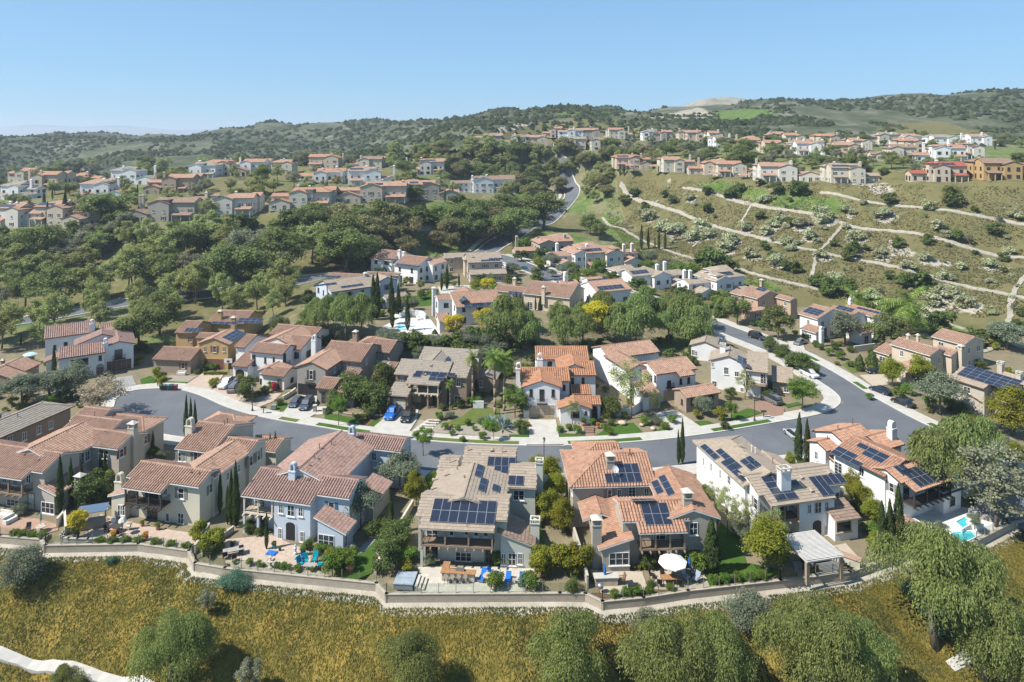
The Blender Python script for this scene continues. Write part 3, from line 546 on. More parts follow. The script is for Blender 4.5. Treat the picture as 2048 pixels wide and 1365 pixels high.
class House:
    def __init__(s, label, frame, yaw, pad=0.0, wall='cream', roof='clay', trim='white', shut='brown', fascia='white', prof='barrel', tile=(.40,.48), cat='house', group=None, name='house', tiles=True):
        s.f = frame; s.pad = pad
        if isinstance(yaw, tuple):
            a, b = s.w(yaw[0], yaw[2]), s.w(yaw[1], yaw[2]); yaw = math.degrees(math.atan2(b.y-a.y, b.x-a.x))+(yaw[3] if len(yaw) > 3 else 0)
        s.yaw = R(yaw); s.c, s.s_ = math.cos(s.yaw), math.sin(s.yaw)
        s.wall, s.roof, s.trim, s.shut, s.fascia, s.prof, s.tile, s.tiles = wallm(wall), roof, trimm(trim), trimm(shut), trimm(fascia), prof, tile, tiles
        s.roofm = roofm(roof); s.blocks = []; s.o = None; s.root = empty(name); tag(s.root, label, cat, group); HOUSES.append(s)
    def w(s, p, z): return at(*fr(s.f, p), s.pad+z)
    def loc(s, w):
        if s.o is None:
            s.o = Vector((w[0], w[1], s.pad)); s.root.location = s.o; s.root.rotation_euler = (0, 0, s.yaw)
        d = Vector(w)-s.o; return Vector((d.x*s.c+d.y*s.s_, -d.x*s.s_+d.y*s.c, d.z))
    def lw(s, p, z): return s.loc(s.w(p, z))
    def world(s, l): return s.o+Vector((l[0]*s.c-l[1]*s.s_, l[0]*s.s_+l[1]*s.c, l[2]))
    def ray(s, p):
        u, v = fr(s.f, p); d = Vector(((u-CX)/F, 1, -(v-HV)/F)); o = s.loc(Vector((0, 0, CH)))
        return o, Vector((d.x*s.c+d.y*s.s_, -d.x*s.s_+d.y*s.c, d.z))
    # --- roof shapes; pixels in the house's photo frame
    def gx(s, R1, R2, B, he=5.8, p=.36, hip='', ext=None, **k):
        """ridge runs across the house's front from R1 to R2; B: a pixel on the front eave, or half the depth"""
        hd = 4.0
        for _ in range(12):
            a, b = s.lw(R1, he+p*hd), s.lw(R2, he+p*hd); y = (a.y+b.y)/2
            if isinstance(B, tuple): hd = min(6.5, max(1.2, y-s.lw(B, he).y))
            else: hd = B
        x0, x1 = min(a.x, b.x), max(a.x, b.x)
        if 'l' in hip: x0 -= hd
        if 'r' in hip: x1 += hd
        return s.add('gx', x0, x1, y-hd, y+hd, he, p, hip, ext, **k)
    def gy(s, P, B, Q, he=5.8, p=.36, hip='', **k):
        """ridge runs away from the camera: P near end, Q far end (or length), B: a pixel on either long eave (or half width)"""
        hw = 3.0
        for _ in range(12):
            a = s.lw(P, he+p*hw)
            if isinstance(B, tuple): hw = min(6.0, max(1.0, abs(s.lw(B, he).x-a.x)))
            else: hw = B
        y1 = s.lw(Q, he+p*hw).y if isinstance(Q, tuple) else a.y+Q
        y0 = a.y; y1 = min(max(y1, y0+3), y0+18)
        if 'n' in hip: y0 -= hw
        if 'f' in hip: y1 += hw
        return s.add('gy', a.x-hw, a.x+hw, y0, y1, he, p, hip, None, **k)
    def shed(s, kind, A, W_, D, he=2.9, p=.3, **k):
        """a lean-to: A is the near left corner of its outline at its low height, or the near right one if W_ is negative"""
        a = s.lw(A, he); W2 = W_ if not isinstance(W_, tuple) else s.lw(W_, he).x-a.x
        x0, x1 = (a.x, a.x+W2) if W2 > 0 else (a.x+W2, a.x)
        return s.add(kind, x0, x1, a.y, a.y+D, he, p, '', None, **k)
    def add(s, kind, x0, x1, y0, y1, he, p, hip, ext, wall=None, roof=True, walls=True, zb=-.4, ov=.5, roofk=None, flat=False, par=0):
        i = len(s.blocks); he += i*.013; yc, xc = (y0+y1)/2, (x0+x1)/2; hd, hw = (y1-y0)/2, (x1-x0)/2
        PL = {}; ridges = []
        if kind == 'gx':
            zr = he+p*hd; a = x0+(hd if 'l' in hip else 0); b = x1-(hd if 'r' in hip else 0)
            PL['f'] = [(x0,y0,he),(x1,y0,he),(b,yc,zr),(a,yc,zr)]; PL['b'] = [(x1,y1,he),(x0,y1,he),(a,yc,zr),(b,yc,zr)]
            if 'l' in hip: PL['l'] = [(x0,y1,he),(x0,y0,he),(a,yc,zr)]
            if 'r' in hip: PL['r'] = [(x1,y0,he),(x1,y1,he),(b,yc,zr)]
            ridges.append(((a,yc,zr),(b,yc,zr)))
            for c, q in (('l', [((x0,y0,he),(a,yc,zr)),((x0,y1,he),(a,yc,zr))]), ('r', [((x1,y0,he),(b,yc,zr)),((x1,y1,he),(b,yc,zr))])):
                if c in hip: ridges += q
        elif kind == 'gy':
            zr = he+p*hw; a = y0+(hw if 'n' in hip else 0); b = y1-(hw if 'f' in hip else 0)
            PL['l'] = [(x0,y1,he),(x0,y0,he),(xc,a,zr),(xc,b,zr)]; PL['r'] = [(x1,y0,he),(x1,y1,he),(xc,b,zr),(xc,a,zr)]
            if 'n' in hip: PL['f'] = [(x0,y0,he),(x1,y0,he),(xc,a,zr)]
            if 'f' in hip: PL['b'] = [(x1,y1,he),(x0,y1,he),(xc,b,zr)]
            ridges.append(((xc,a,zr),(xc,b,zr)))
            for c, q in (('n', [((x0,y0,he),(xc,a,zr)),((x1,y0,he),(xc,a,zr))]), ('f', [((x0,y1,he),(xc,b,zr)),((x1,y1,he),(xc,b,zr))])):
                if c in hip: ridges += q
        elif kind == 'sf': zr = he+p*(y1-y0); PL['f'] = [(x0,y0,he),(x1,y0,he),(x1,y1,zr),(x0,y1,zr)]
        elif kind == 'sr': zr = he+p*(x1-x0); PL['r'] = [(x1,y0,he),(x1,y1,he),(x0,y1,zr),(x0,y0,zr)]
        elif kind == 'sl': zr = he+p*(x1-x0); PL['l'] = [(x0,y1,he),(x0,y0,he),(x1,y0,zr),(x1,y1,zr)]
        elif kind == 'flat': zr = he; PL['f'] = [(x0,y0,he),(x1,y0,he),(x1,y1,he),(x0,y1,he)]
        bl = dict(k=kind, x0=x0, x1=x1, y0=y0, y1=y1, he=he, zr=zr, p=p, PL=PL)
        if ext:
            ea, eb, ee = ext if isinstance(ext, tuple) and len(ext) == 3 else (ext, None, None)
            if isinstance(eb, tuple):                      # two pixels: near left and near right corners of the extension
                e = 1.5
                for _ in range(12): A, Bq = s.lw(ea, he-p*e), s.lw(eb, he-p*e); e = y0-(A.y+Bq.y)/2
                ea, eb, ee = max(x0, min(A.x, x1)), min(x1, max(Bq.x, x0)), max(.6, e)
            else: ea, eb = x0+ea, x0+eb
            if ea < x0+.35: ea = x0
            if eb > x1-.35: eb = x1
            PL['e'] = [(ea,y0-ee,he-p*ee),(eb,y0-ee,he-p*ee),(eb,y0,he),(ea,y0,he)]
            bl['ext'] = (ea, eb, y0-ee, y0, he-p*ee)
        # walls
        ox = ov if kind in ('gy','sr','sl') or 'l' in hip or 'r' in hip else .22
        oy = ov if kind in ('gx','sf') or 'n' in hip or 'f' in hip else .22
        X0, X1, Y0, Y1 = x0+ox, x1-ox, y0+oy, y1-oy; bl.update(X0=X0, X1=X1, Y0=Y0, Y1=Y1)
        d = .17
        def zt(x, y):
            if kind == 'gx':
                z = he+p*(hd-abs(y-yc))
                if 'l' in hip: z = min(z, he+p*(x-x0))
                if 'r' in hip: z = min(z, he+p*(x1-x))
            elif kind == 'gy':
                z = he+p*(hw-abs(x-xc))
                if 'n' in hip: z = min(z, he+p*(y-y0))
                if 'f' in hip: z = min(z, he+p*(y1-y))
            elif kind == 'sf': z = he+p*(y-y0)
            elif kind == 'sr': z = he+p*(x1-x)
            elif kind == 'sl': z = he+p*(x-x0)
            else: z = he
            return z-d
        bl['zt'] = zt; wm = wallm(wall) if wall else s.wall
        if walls:
            b = MB()
            for (xa, ya), (xb, yb) in (((X0,Y0),(X1,Y0)),((X1,Y0),(X1,Y1)),((X1,Y1),(X0,Y1)),((X0,Y1),(X0,Y0))):
                pts = [(xa,ya,zb),(xb,yb,zb),(xb,yb,zt(xb,yb))]
                xm, ym = (xa+xb)/2, (ya+yb)/2
                if kind in ('gx','gy') and abs(zt(xm,ym)-(zt(xa,ya)+zt(xb,yb))/2) > .05 and not (('l' in hip and xa == xb == X0) or ('r' in hip and xa == xb == X1) or ('n' in hip and ya == yb == Y0) or ('f' in hip and ya == yb == Y1)):
                    pts.append((xm, ym, zt(xm, ym)))
                pts.append((xa,ya,zt(xa,ya))); b.poly(pts)
            b.build('wall', wm, s.root)
            if par: MB().box(X0-.04, X1+.04, Y0-.04, Y0+.2, he-.3, he+par).box(X0-.04, X0+.2, Y0+.2, Y1, he-.3, he+par).box(X1-.2, X1+.04, Y0+.2, Y1, he-.3, he+par).build('parapet', wm, s.root)
        if roof:
            rk = roofk or s.roof; rb = MB(); th = .16
            for P in PL.values():
                rb.poly(P, 0); rb.poly([(x,y,z-th) for x,y,z in P[::-1]], 1); n = len(P)
                for q in range(n):
                    a, c = P[q], P[(q+1) % n]
                    if a == c: continue
                    rb.poly([(c[0],c[1],c[2]),(a[0],a[1],a[2]),(a[0],a[1],a[2]-th),(c[0],c[1],c[2]-th)][::-1], 1)
            ro = rb.build('roof', [roofbase(rk) if s.tiles else rooffar(rk), s.fascia], s.root); bl['roof'] = ro
            if s.tiles and kind != 'flat':
                V, Q = tile_planes(list(PL.values()), ridges, s.tile, 'flat' if flat else s.prof)
                if len(Q): tag(link('roof_tiles', npmesh('roof_tiles', V, Q, roofm(rk)), ro), kind='stuff')
        s.blocks.append(bl); return i
    # --- openings and fittings
    def hit(s, bi, face, p):
        b = s.blocks[bi]; o, d = s.ray(p)
        if face in 'fb': y = b['Y0'] if face == 'f' else b['Y1']; t = (y-o.y)/d.y
        else: x = b['X0'] if face == 'l' else b['X1']; t = (x-o.x)/d.x
        return o+d*t
    def win(s, bi, face, p, w=1.0, h=1.3, st='w', trim=None, loc=None, sill=True, label=None):
        b = s.blocks[bi]; q = s.hit(bi, face, p) if p else None
        if face in 'fb':
            lo, hi = b['X0']+w/2+.08, b['X1']-w/2-.08; c = q.x if p else b['X0']+loc[0]; c = min(max(c, lo), hi) if lo < hi else (b['X0']+b['X1'])/2
            pos = [c, b['Y0'] if face == 'f' else b['Y1']]
        else:
            lo, hi = b['Y0']+w/2+.08, b['Y1']-w/2-.08; c = q.y if p else b['Y0']+loc[0]; c = min(max(c, lo), hi) if lo < hi else (b['Y0']+b['Y1'])/2
            pos = [b['X0'] if face == 'l' else b['X1'], c]
        z = q.z if p else loc[1]
        top = min(b['zt'](pos[0]-(w/2 if face in 'fb' else 0), pos[1]-(w/2 if face in 'lr' else 0)), b['zt'](pos[0]+(w/2 if face in 'fb' else 0), pos[1]+(w/2 if face in 'lr' else 0)))
        z = max(min(z, top-h/2-.15), h/2+.02)
        rz = {'f': 0, 'r': math.pi/2, 'l': -math.pi/2, 'b': math.pi}[face]
        L = (pos[0], pos[1], z); T = trimm(trim) if trim else s.trim
        if st in 'wtspva':
            nx, ny = {'w': (2, 2), 't': (3, 2), 's': (1, 2), 'p': (1, 1), 'v': (1, 3), 'a': (1, 2)}[st]
            if st == 's' and w > 1.15: nx = 2
            f, pn, si = window_meshes(w, h, nx, ny, st == 'a'); k = (round(w,2), round(h,2), nx, ny, st)
            o = link('window', wmesh('window_frame', k, f, T), s.root, L, rz); link('pane', wmesh('pane', k, pn, GLASS), o)
            if sill: link('sill', wmesh('sill', k, si, T), o)
            if st == 's':
                m = shutter_mesh(h, s.shut)
                for sg in (-1, 1):
                    dx = sg*(w/2+.27); link('shutter', m, s.root, (L[0]+dx*math.cos(rz), L[1]+dx*math.sin(rz), z), rz)
        elif st == 'd':                                    # glazed double door
            f, pn, si = window_meshes(w, h, 2, 4); k = (round(w,2), round(h,2), 2, 4, 'd')
            o = link('door', wmesh('door_frame', k, f, T), s.root, L, rz); link('pane', wmesh('pane', k, pn, GLASS), o)
        elif st in 'DAg':                                  # solid door, arched door, garage door
            m = MB(); n = max(1, round(w/.9)) if st == 'g' else 2; rows = 4 if st == 'g' else 3
            m.box(-w/2, w/2, .0, .05, -h/2, h/2)
            for i in range(n):
                for j in range(rows):
                    gp = .018 if st == 'g' else .05; x0, x1 = -w/2+w*i/n+gp, -w/2+w*(i+1)/n-gp; z0, z1 = -h/2+h*j/rows+gp, -h/2+h*(j+1)/rows-gp
                    m.box(x0, x1, -.035, .001, z0, z1)
            if st == 'A':
                nn = 8; pts = [(w/2*math.cos(math.pi*i/nn), .0, h/2+w/2*math.sin(math.pi*i/nn)) for i in range(nn+1)]; m.poly(pts[::-1])
            o = m.build('garage_door' if st == 'g' else 'door', T, s.root, L, rz)
            fr_ = MB(); tt = .14
            fr_.box(-w/2-tt, -w/2, -.07, .05, -h/2, h/2); fr_.box(w/2, w/2+tt, -.07, .05, -h/2, h/2)
            if st != 'A': fr_.box(-w/2-tt, w/2+tt, -.072, .05, h/2, h/2+tt)
            else:
                for i in range(8):
                    a, c = math.pi*i/8, math.pi*(i+1)/8; r0, r1 = w/2, w/2+tt
                    P = [(r1*math.cos(a), r1*math.sin(a)), (r1*math.cos(c), r1*math.sin(c)), (r0*math.cos(c), r0*math.sin(c)), (r0*math.cos(a), r0*math.sin(a))]
                    fr_.poly([(x, -.07, h/2+zz) for x, zz in P[::-1]])
            fr_.build('door_frame', s.wall if st == 'g' else trimm('grey'), o)
            if st != 'g': MB().box(w*.32, w*.38, -.09, -.03, -.05, .08).build('handle', trimm('black'), o)
        elif st == 'o':                                    # porch or loggia arch: flat black panel paints the shade inside it
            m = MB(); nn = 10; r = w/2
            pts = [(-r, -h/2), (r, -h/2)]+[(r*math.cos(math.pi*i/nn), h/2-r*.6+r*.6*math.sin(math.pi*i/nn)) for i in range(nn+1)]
            m.poly([(x, -.02, zz) for x, zz in pts]); o = m.build('archway_shade', trimm('black'), s.root, L, rz)
            b2 = MB(); tt = .22
            for i in range(len(pts)-1):
                if i == 0: continue
                a, c = pts[i], pts[i+1]; k = lambda q: (q[0]*(r+tt)/r, q[1]+(tt if q[1] > h/2-r*.6 else 0)*max(0, (q[1]-h/2+r*.6)/(r*.6)))
                b2.poly([(a[0],-.05,a[1]),(c[0],-.05,c[1]),(k(c)[0],-.05,k(c)[1]),(k(a)[0],-.05,k(a)[1])][::-1])
            b2.build('arch_trim', s.wall, o)
        if label: o['label'] = label
        return o
    def wins(s, bi, face, items, **k):
        for it in items: s.win(bi, face, it[0], *it[1:], **k)
    def french_balcony(s, bi, face, p, w=1.7, zf=None):
        """a small iron balcony at a tall window"""
        q = s.hit(bi, face, p); rz = {'f': 0, 'r': math.pi/2, 'l': -math.pi/2}[face]; m = MB(); d = .6
        m.box(-w/2, w/2, -d, 0, -.12, 0)
        f = MB()
        for z in (.1, .92): f.box(-w/2, w/2, -d, -d+.035, z, z+.04); f.box(-w/2, -w/2+.035, -d+.035, 0, z, z+.04); f.box(w/2-.035, w/2, -d+.035, 0, z, z+.04)
        n = int(w/.13)
        for i in range(n+1): x = -w/2+.01+(w-.05)*i/n; f.box(x, x+.025, -d+.004, -d+.03, 0, .95)
        o = m.build('balcony', trimm('dark'), s.root, (q.x, q.y, zf if zf else max(q.z, 2.7)), rz); f.build('railing', trimm('black'), o); return o
    def balcony(s, bi, zf=2.95, posts=4, low=None, dark='grey', rail=True, x=None, depth=None, lowposts=False):
        """a roofed balcony under the roof extension of a block: floor, beam ends, posts, railing"""
        b = s.blocks[bi]; ea, eb, ya, yb, ze = b['ext']
        if x: ea, eb = x
        x0, x1, y0, y1 = ea+.2, eb-.2, ya+.3, b['Y0']+.02
        if depth: y0 = y1-depth
        T = trimm(dark); m = MB(); m.box(x0, x1, y0, y1, zf-.22, zf)
        n = int((x1-x0)/1.1)
        for i in range(n+1): xx = x0+.1+(x1-x0-.35)*i/max(1, n); m.box(xx, xx+.16, y0-.45, y0+.3, zf-.4, zf-.223)
        m.build('balcony_floor', T, s.root)
        zp = ze-.2
        for i in range(posts):
            xx = x0+.12+(x1-x0-.24)*i/max(1, posts-1)
            c = MB(); c.box(xx-.1, xx+.1, y0+.02, y0+.22, zf+.002, zp); c.box(xx-.15, xx+.15, y0-.03, y0+.27, zp-.25, zp-.1); c.build('post', T, s.root)
            if lowposts and (lowposts is True or i in lowposts): MB().box(xx-.16, xx+.16, y0+.0, y0+.3, -.2, zf-.23).build('post', s.wall, s.root)
        c = MB(); c.box(x0, x1, y0+.03, y0+.21, zp+.002, zp+.18); c.build('beam', T, s.root)
        if rail:
            f = MB()
            for z in (.12, .95): f.box(x0, x1, y0+.1, y0+.14, zf+z, zf+z+.05); f.box(x0+.1, x0+.14, y0+.15, y1, zf+z, zf+z+.05); f.box(x1-.14, x1-.1, y0+.15, y1, zf+z, zf+z+.05)
            for i in range(int((x1-x0)/.16)): xx = x0+.1+i*.16; f.box(xx, xx+.022, y0+.108, y0+.132, zf+.1, zf+.95)
            for i in range(int((y1-y0)/.16)):
                yy = y0+.2+i*.16; f.box(x0+.108, x0+.132, yy, yy+.022, zf+.1, zf+.95); f.box(x1-.132, x1-.108, yy, yy+.022, zf+.1, zf+.95)
            f.build('railing', trimm('black'), s.root)
    def chimney(s, p, ztop, zbot=0, w=1.0, d=.75, st='box', wall=None):
        """p: pixel of the centre of the top, ztop its height"""
        q = s.lw(p, ztop); wm = wallm(wall) if wall else s.wall; cap = plain('chimney_cap', (.46,.43,.36), .8)
        m = MB()
        if st == 'arch':
            zb = ztop-1.25; m.box(-w/2, w/2, -d/2, d/2, zbot, zb); m.box(-w/2-.06, w/2+.06, -d/2-.06, d/2+.06, zb-.16, zb+.003)
            o = m.build('chimney', wm, s.root, (q.x, q.y, 0)); c = MB(); r = w/2*.86; n = 8; t = .2
            pr = lambda rr, z0: [(-rr, z0)]+[(-rr*math.cos(math.pi*i/n), zb+.62+rr*math.sin(math.pi*i/n)) for i in range(n+1)]+[(rr, z0)]
            A, B2 = pr(r, zb), pr(r-t, zb)
            for y, sg in ((-d/2+.1, 1), (d/2-.1, -1)):
                for i in range(len(A)-1):
                    P = [(A[i][0],y,A[i][1]),(A[i+1][0],y,A[i+1][1]),(B2[i+1][0],y,B2[i+1][1]),(B2[i][0],y,B2[i][1])]; c.poly(P if sg < 0 else P[::-1])
            for q2 in (A, B2):
                for i in range(len(q2)-1): c.poly([(q2[i][0],-d/2+.1,q2[i][1]),(q2[i][0],d/2-.1,q2[i][1]),(q2[i+1][0],d/2-.1,q2[i+1][1]),(q2[i+1][0],-d/2+.1,q2[i+1][1])])
            c.build('chimney_cap', wm, o)
        elif st == 'tray':
            m.box(-w/2, w/2, -d/2, d/2, zbot, ztop-.55); o = m.build('chimney', wm, s.root, (q.x, q.y, 0)); c = MB()
            for z in (ztop-.55, ztop-.12): c.box(-w/2-.1, w/2+.1, -d/2-.1, -d/2+.08, z, z+.14).box(-w/2-.1, w/2+.1, d/2-.08, d/2+.1, z, z+.14).box(-w/2-.1, -w/2+.08, -d/2+.08, d/2-.08, z, z+.14).box(w/2-.08, w/2+.1, -d/2+.08, d/2-.08, z, z+.14)
            for sx in (-1, 1):
                for sy in (-1, 1): c.box(sx*(w/2-.02)-.06, sx*(w/2-.02)+.06, sy*(d/2-.02)-.06, sy*(d/2-.02)+.06, ztop-.42, ztop-.121)
            c.lathe([(.16, ztop-.55), (.16, ztop-.2), (.22, ztop-.15)], 8); c.build('chimney_cap', cap, o)
        else:
            m.box(-w/2, w/2, -d/2, d/2, zbot, ztop-1.15); m.box(-w/2-.07, w/2+.07, -d/2-.07, d/2+.07, ztop-1.25, ztop-1.12); o = m.build('chimney', wm, s.root, (q.x, q.y, 0))
            c = MB()
            for sx in (-1, 1):
                for sy in (-1, 1): c.box(sx*(w/2-.12)-.11, sx*(w/2-.12)+.11, sy*(d/2-.12)-.11, sy*(d/2-.12)+.11, ztop-1.12, ztop-.42)
            c.box(-w/2+.2, w/2-.2, -d/2+.2, d/2-.2, ztop-1.12, ztop-.5)
            e = .16; c.prism([(-w/2-e,-d/2-e),(w/2+e,-d/2-e),(w/2+e,d/2+e),(-w/2-e,d/2+e)], ztop-.42, ztop, 1, [(-.08,-.05),(.08,-.05),(.08,.05),(-.08,.05)])
            c.build('chimney_cap', [wm, cap], o)
        return o
    def plane(s, bi, pl):
        P = [Vector(q) for q in s.blocks[bi]['PL'][pl]]; e = (P[1]-P[0]).normalized(); n = e.cross((P[2]-P[1]) if (P[2]-P[1]).length > .1 else (P[-1]-P[0])).normalized(); return P[0], e, n.cross(e), n
    def onroof(s, bi, pl, p):
        a, e, g, n = s.plane(bi, pl); o, d = s.ray(p); return o+d*((a-o).dot(n)/d.dot(n))
    def solar(s, bi, pl, p, cols, rows, port=True, skip=(), wh=None, lift=.14):
        """panels from the pixel p of the lower left corner of the array"""
        a, e, g, n = s.plane(bi, pl); q = s.onroof(bi, pl, p); w, h = wh or ((1.0, 1.65) if port else (1.65, 1.0)); me = panel_mesh(w, h)
        from mathutils import Matrix
        M = Matrix((e, g, n)).transposed()
        for i in range(cols):
            for j in range(rows):
                if (i, j) in skip: continue
                o = link('solar_panel', me, s.root); o.location = q+e*(i*(w+.02))+g*(j*(h+.02))+n*lift; o.rotation_euler = M.to_euler()
    def pipe(s, bi, pl, p, h=.7, r=.06, mat='rust'):
        q = s.onroof(bi, pl, p); MB().lathe([(r,-.2),(r,h),(r*1.5,h),(r*1.5,h+.1)], 6).build('vent_pipe', trimm(mat), s.root, q)
    def vent(s, bi, pl, p):
        """half-round roof vent"""
        a, e, g, n = s.plane(bi, pl); q = s.onroof(bi, pl, p); m = MB(); r = .32
        pts = [(r*math.cos(math.pi*i/6), .05+r*.8*math.sin(math.pi*i/6)) for i in range(7)]
        for i in range(6):
            m.poly([(pts[i][0],-.0,pts[i][1]),(pts[i+1][0],0,pts[i+1][1]),(pts[i+1][0]*.3,.8,.08),(pts[i][0]*.3,.8,.08)])
        m.poly([(x, 0, z) for x, z in pts]); from mathutils import Matrix
        o = m.build('roof_vent', s.roofm, s.root, q+n*.06); o.rotation_euler = Matrix((e, g, n)).transposed().to_euler()
    def dish(s, p, z, r=.42):
        q = s.lw(p, z); m = MB(); m.tube((0,0,-.9),(0,0,-.1), .035); m.tube((0,0,-.1),(-.05,-.55,-.15),.02)
        d = MB(); seg = 12; prof = [(0,0),(.5,.03),(.85,.1),(1,.15)]
        for j in range(3):
            for i in range(seg):
                a, b = 2*math.pi*i/seg, 2*math.pi*(i+1)/seg; f = lambda k, t: (r*prof[k][0]*math.cos(t), -prof[k][1]*r*1.2, r*prof[k][0]*math.sin(t))
                d.poly([f(j,a), f(j,b), f(j+1,b), f(j+1,a)])
        o = m.build('satellite_dish', trimm('grey'), s.root, q); x = d.build('reflector', plain('dish_grey', (.55,.55,.55), .5), o); x.rotation_euler = (R(-40), 0, R(20))
def tile_planes(planes, ridges, tile, prof):
    Vs, Qs, base = [], [], 0; tw, tl = tile; rr = np.random.RandomState(len(planes)*31+int(abs(planes[0][0][0])*10) % 997)
    for P in planes:
        P = np.array(P, float); e = P[1]-P[0]; L = np.linalg.norm(e)
        if L < .3: continue
        e /= L; up = (P[2]-P[1]); up = up-e*np.dot(up, e); g = up/np.linalg.norm(up); n = np.cross(e, g)
        if n[2] < 0: n = -n
        st = np.stack([(P-P[0])@e, (P-P[0])@g], 1); smin, smax = st[:,0].min(), st[:,0].max(); nc = max(1, int((smax-smin)/tw)); cw = (smax-smin)/nc
        cols, rows = [], []
        for i in range(nc):
            sc = smin+cw*(i+.5); ts = []
            for q in range(len(st)):
                (s0, t0), (s1, t1) = st[q], st[(q+1) % len(st)]
                if (s0-sc)*(s1-sc) <= 0 and abs(s1-s0) > 1e-6: ts.append(t0+(t1-t0)*(sc-s0)/(s1-s0))
            if len(ts) < 2: continue
            a, b = min(ts), max(ts); k0 = int(math.ceil((a-1e-3)/tl-.35))
            while k0*tl+.12 < b:
                cols.append((sc, max(k0*tl, a-.06), min((k0+1)*tl+.05, b), k0)); k0 += 1
        if not cols: continue
        C = np.array(cols); m = len(C); s_, t0, t1, kk = C.T
        jit = rr.uniform(-.012, .012, m); lift = .035+rr.uniform(0, .014, m)
        def pt(ds, t, h): return P[0]+np.outer(s_+ds, e)+np.outer(t, g)+np.outer(h, n)
        if prof == 'barrel':
            hw = cw*.41; o = cw*.19
            V = np.stack([pt(-hw, t0+jit, lift*0+.012), pt(-o, t0+jit, lift+.10), pt(o, t0+jit, lift+.10), pt(hw, t0+jit, lift*0+.012),
                          pt(-hw*.92, t1, lift*0+.004), pt(-o, t1, lift*.3+.085), pt(o, t1, lift*.3+.085), pt(hw*.92, t1, lift*0+.004)], 1)
            q = np.array([[0,1,5,4],[1,2,6,5],[2,3,7,6],[0,3,2,1]])
        else:
            sh = ((kk % 2)*.5-.25)*cw; hw = cw*.485
            s_ = np.clip(s_+sh, smin+hw, smax-hw)
            V = np.stack([pt(-hw, t0+jit, lift*0), pt(hw, t0+jit, lift*0), pt(-hw, t0+jit, lift+.012), pt(hw, t0+jit, lift+.012), pt(-hw, t1, lift*0+.006), pt(hw, t1, lift*0+.006)], 1)
            q = np.array([[0,1,3,2],[2,3,5,4]])
        k = V.shape[1]; Vs.append(V.reshape(-1, 3)); Qs.append((q[None]+(np.arange(m)*k)[:,None,None]).reshape(-1, 4)+base); base += m*k
    for a, b in ridges:
        a, b = np.array(a, float), np.array(b, float); L = np.linalg.norm(b-a)
        if L < .4: continue
        d = (b-a)/L; sd = np.array([-d[1], d[0], 0]); sd /= np.linalg.norm(sd); up = np.cross(d, sd); up = up if up[2] > 0 else -up; n = int(L/.42)+1; r = .15 if prof == 'barrel' else .17; hh = .13 if prof == 'barrel' else .07
        for i in range(n):
            p, q = a+d*(L*i/n), a+d*(min(L, L*(i+1)/n+.05)); l0, l1 = .055, .03
            V = [p+sd*r-up*.06, p+sd*r*.55+up*(hh*.8+l0), p-sd*r*.55+up*(hh*.8+l0), p-sd*r-up*.06, q+sd*r-up*.06, q+sd*r*.55+up*(hh*.8+l1), q-sd*r*.55+up*(hh*.8+l1), q-sd*r-up*.06]
            Vs.append(np.array(V)); Qs.append(np.array([[0,1,5,4],[1,2,6,5],[2,3,7,6],[0,3,2,1]])+base); base += 8
    if not Vs: return [], []
    return np.concatenate(Vs), np.concatenate(Qs)
def auto_wins(h, seed=0, trim=None, density=3.4):
    """ordinary windows on every outside wall that the street side or the camera side shows"""
    r = random.Random(seed)
    def covered(b, x, y, z):
        for c in h.blocks:
            if c is not b and c['X0']-.1 < x < c['X1']+.1 and c['Y0']-.1 < y < c['Y1']+.1 and z < c['zt'](min(max(x, c['X0']), c['X1']), min(max(y, c['Y0']), c['Y1'])): return True
        return False
    cam_l = h.loc(Vector((0, 0, CH)))
    for bi, b in enumerate(h.blocks):
        if b.get('nowin'): continue
        for face in 'flr':
            if face == 'l' and cam_l.x > b['X0']: continue
            if face == 'r' and cam_l.x < b['X1']: continue
            L = (b['X1']-b['X0']) if face == 'f' else (b['Y1']-b['Y0']); n = int(L/density)
            for lev, z in enumerate((1.35, 4.25)):
                if b['he'] < z+.6: continue
                for i in range(n):
                    t = L*(i+.5)/n+r.uniform(-.2, .2); x, y = (b['X0']+t, b['Y0']) if face == 'f' else ((b['X0'] if face == 'l' else b['X1']), b['Y0']+t)
                    if covered(b, x, y, z) or covered(b, x+(.5 if face == 'r' else -.5 if face == 'l' else 0), y-(.5 if face == 'f' else 0), z): continue
                    k = r.random(); st = 's' if k < .25 else 'w' if k < .8 else 'd'
                    if st == 'd' and lev == 1: st = 'w'
                    w, hh = (1.6, 2.1) if st == 'd' else (r.choice((.8, 1.0, 1.3)), r.choice((1.2, 1.4)))
                    h.win(bi, face, None, w, hh, st, trim, loc=(t, 1.05 if st == 'd' else z))
# ------------------------------------------------------------------ the row of houses on the near side of the street
# far left: brown house with a long grey roof
h = House('brown stucco house with long grey tile roof at the left edge of the cul-de-sac', 'T1', ((0,370), (590,115), 5.7, -90), wall='mocha', roof='grey', prof='flat', fascia='brown')
b = h.gy((-290,327), (300,240), (300,72), 5.7, hip='f')
h.wins(b, 'r', [((85,385),.9,1.4,'s'[:0] or 'w'), ((207,355),.8,1.4,'w'), ((330,300),.8,1.4,'w'), ((433,255),.8,1.4,'w')])
h.gy((-420,330), 4.5, 9, 5.4, .33); h.pipe(b, 'r', (5,190), .3, .12, 'dark'); h.pipe(b, 'r', (150,190), .4)
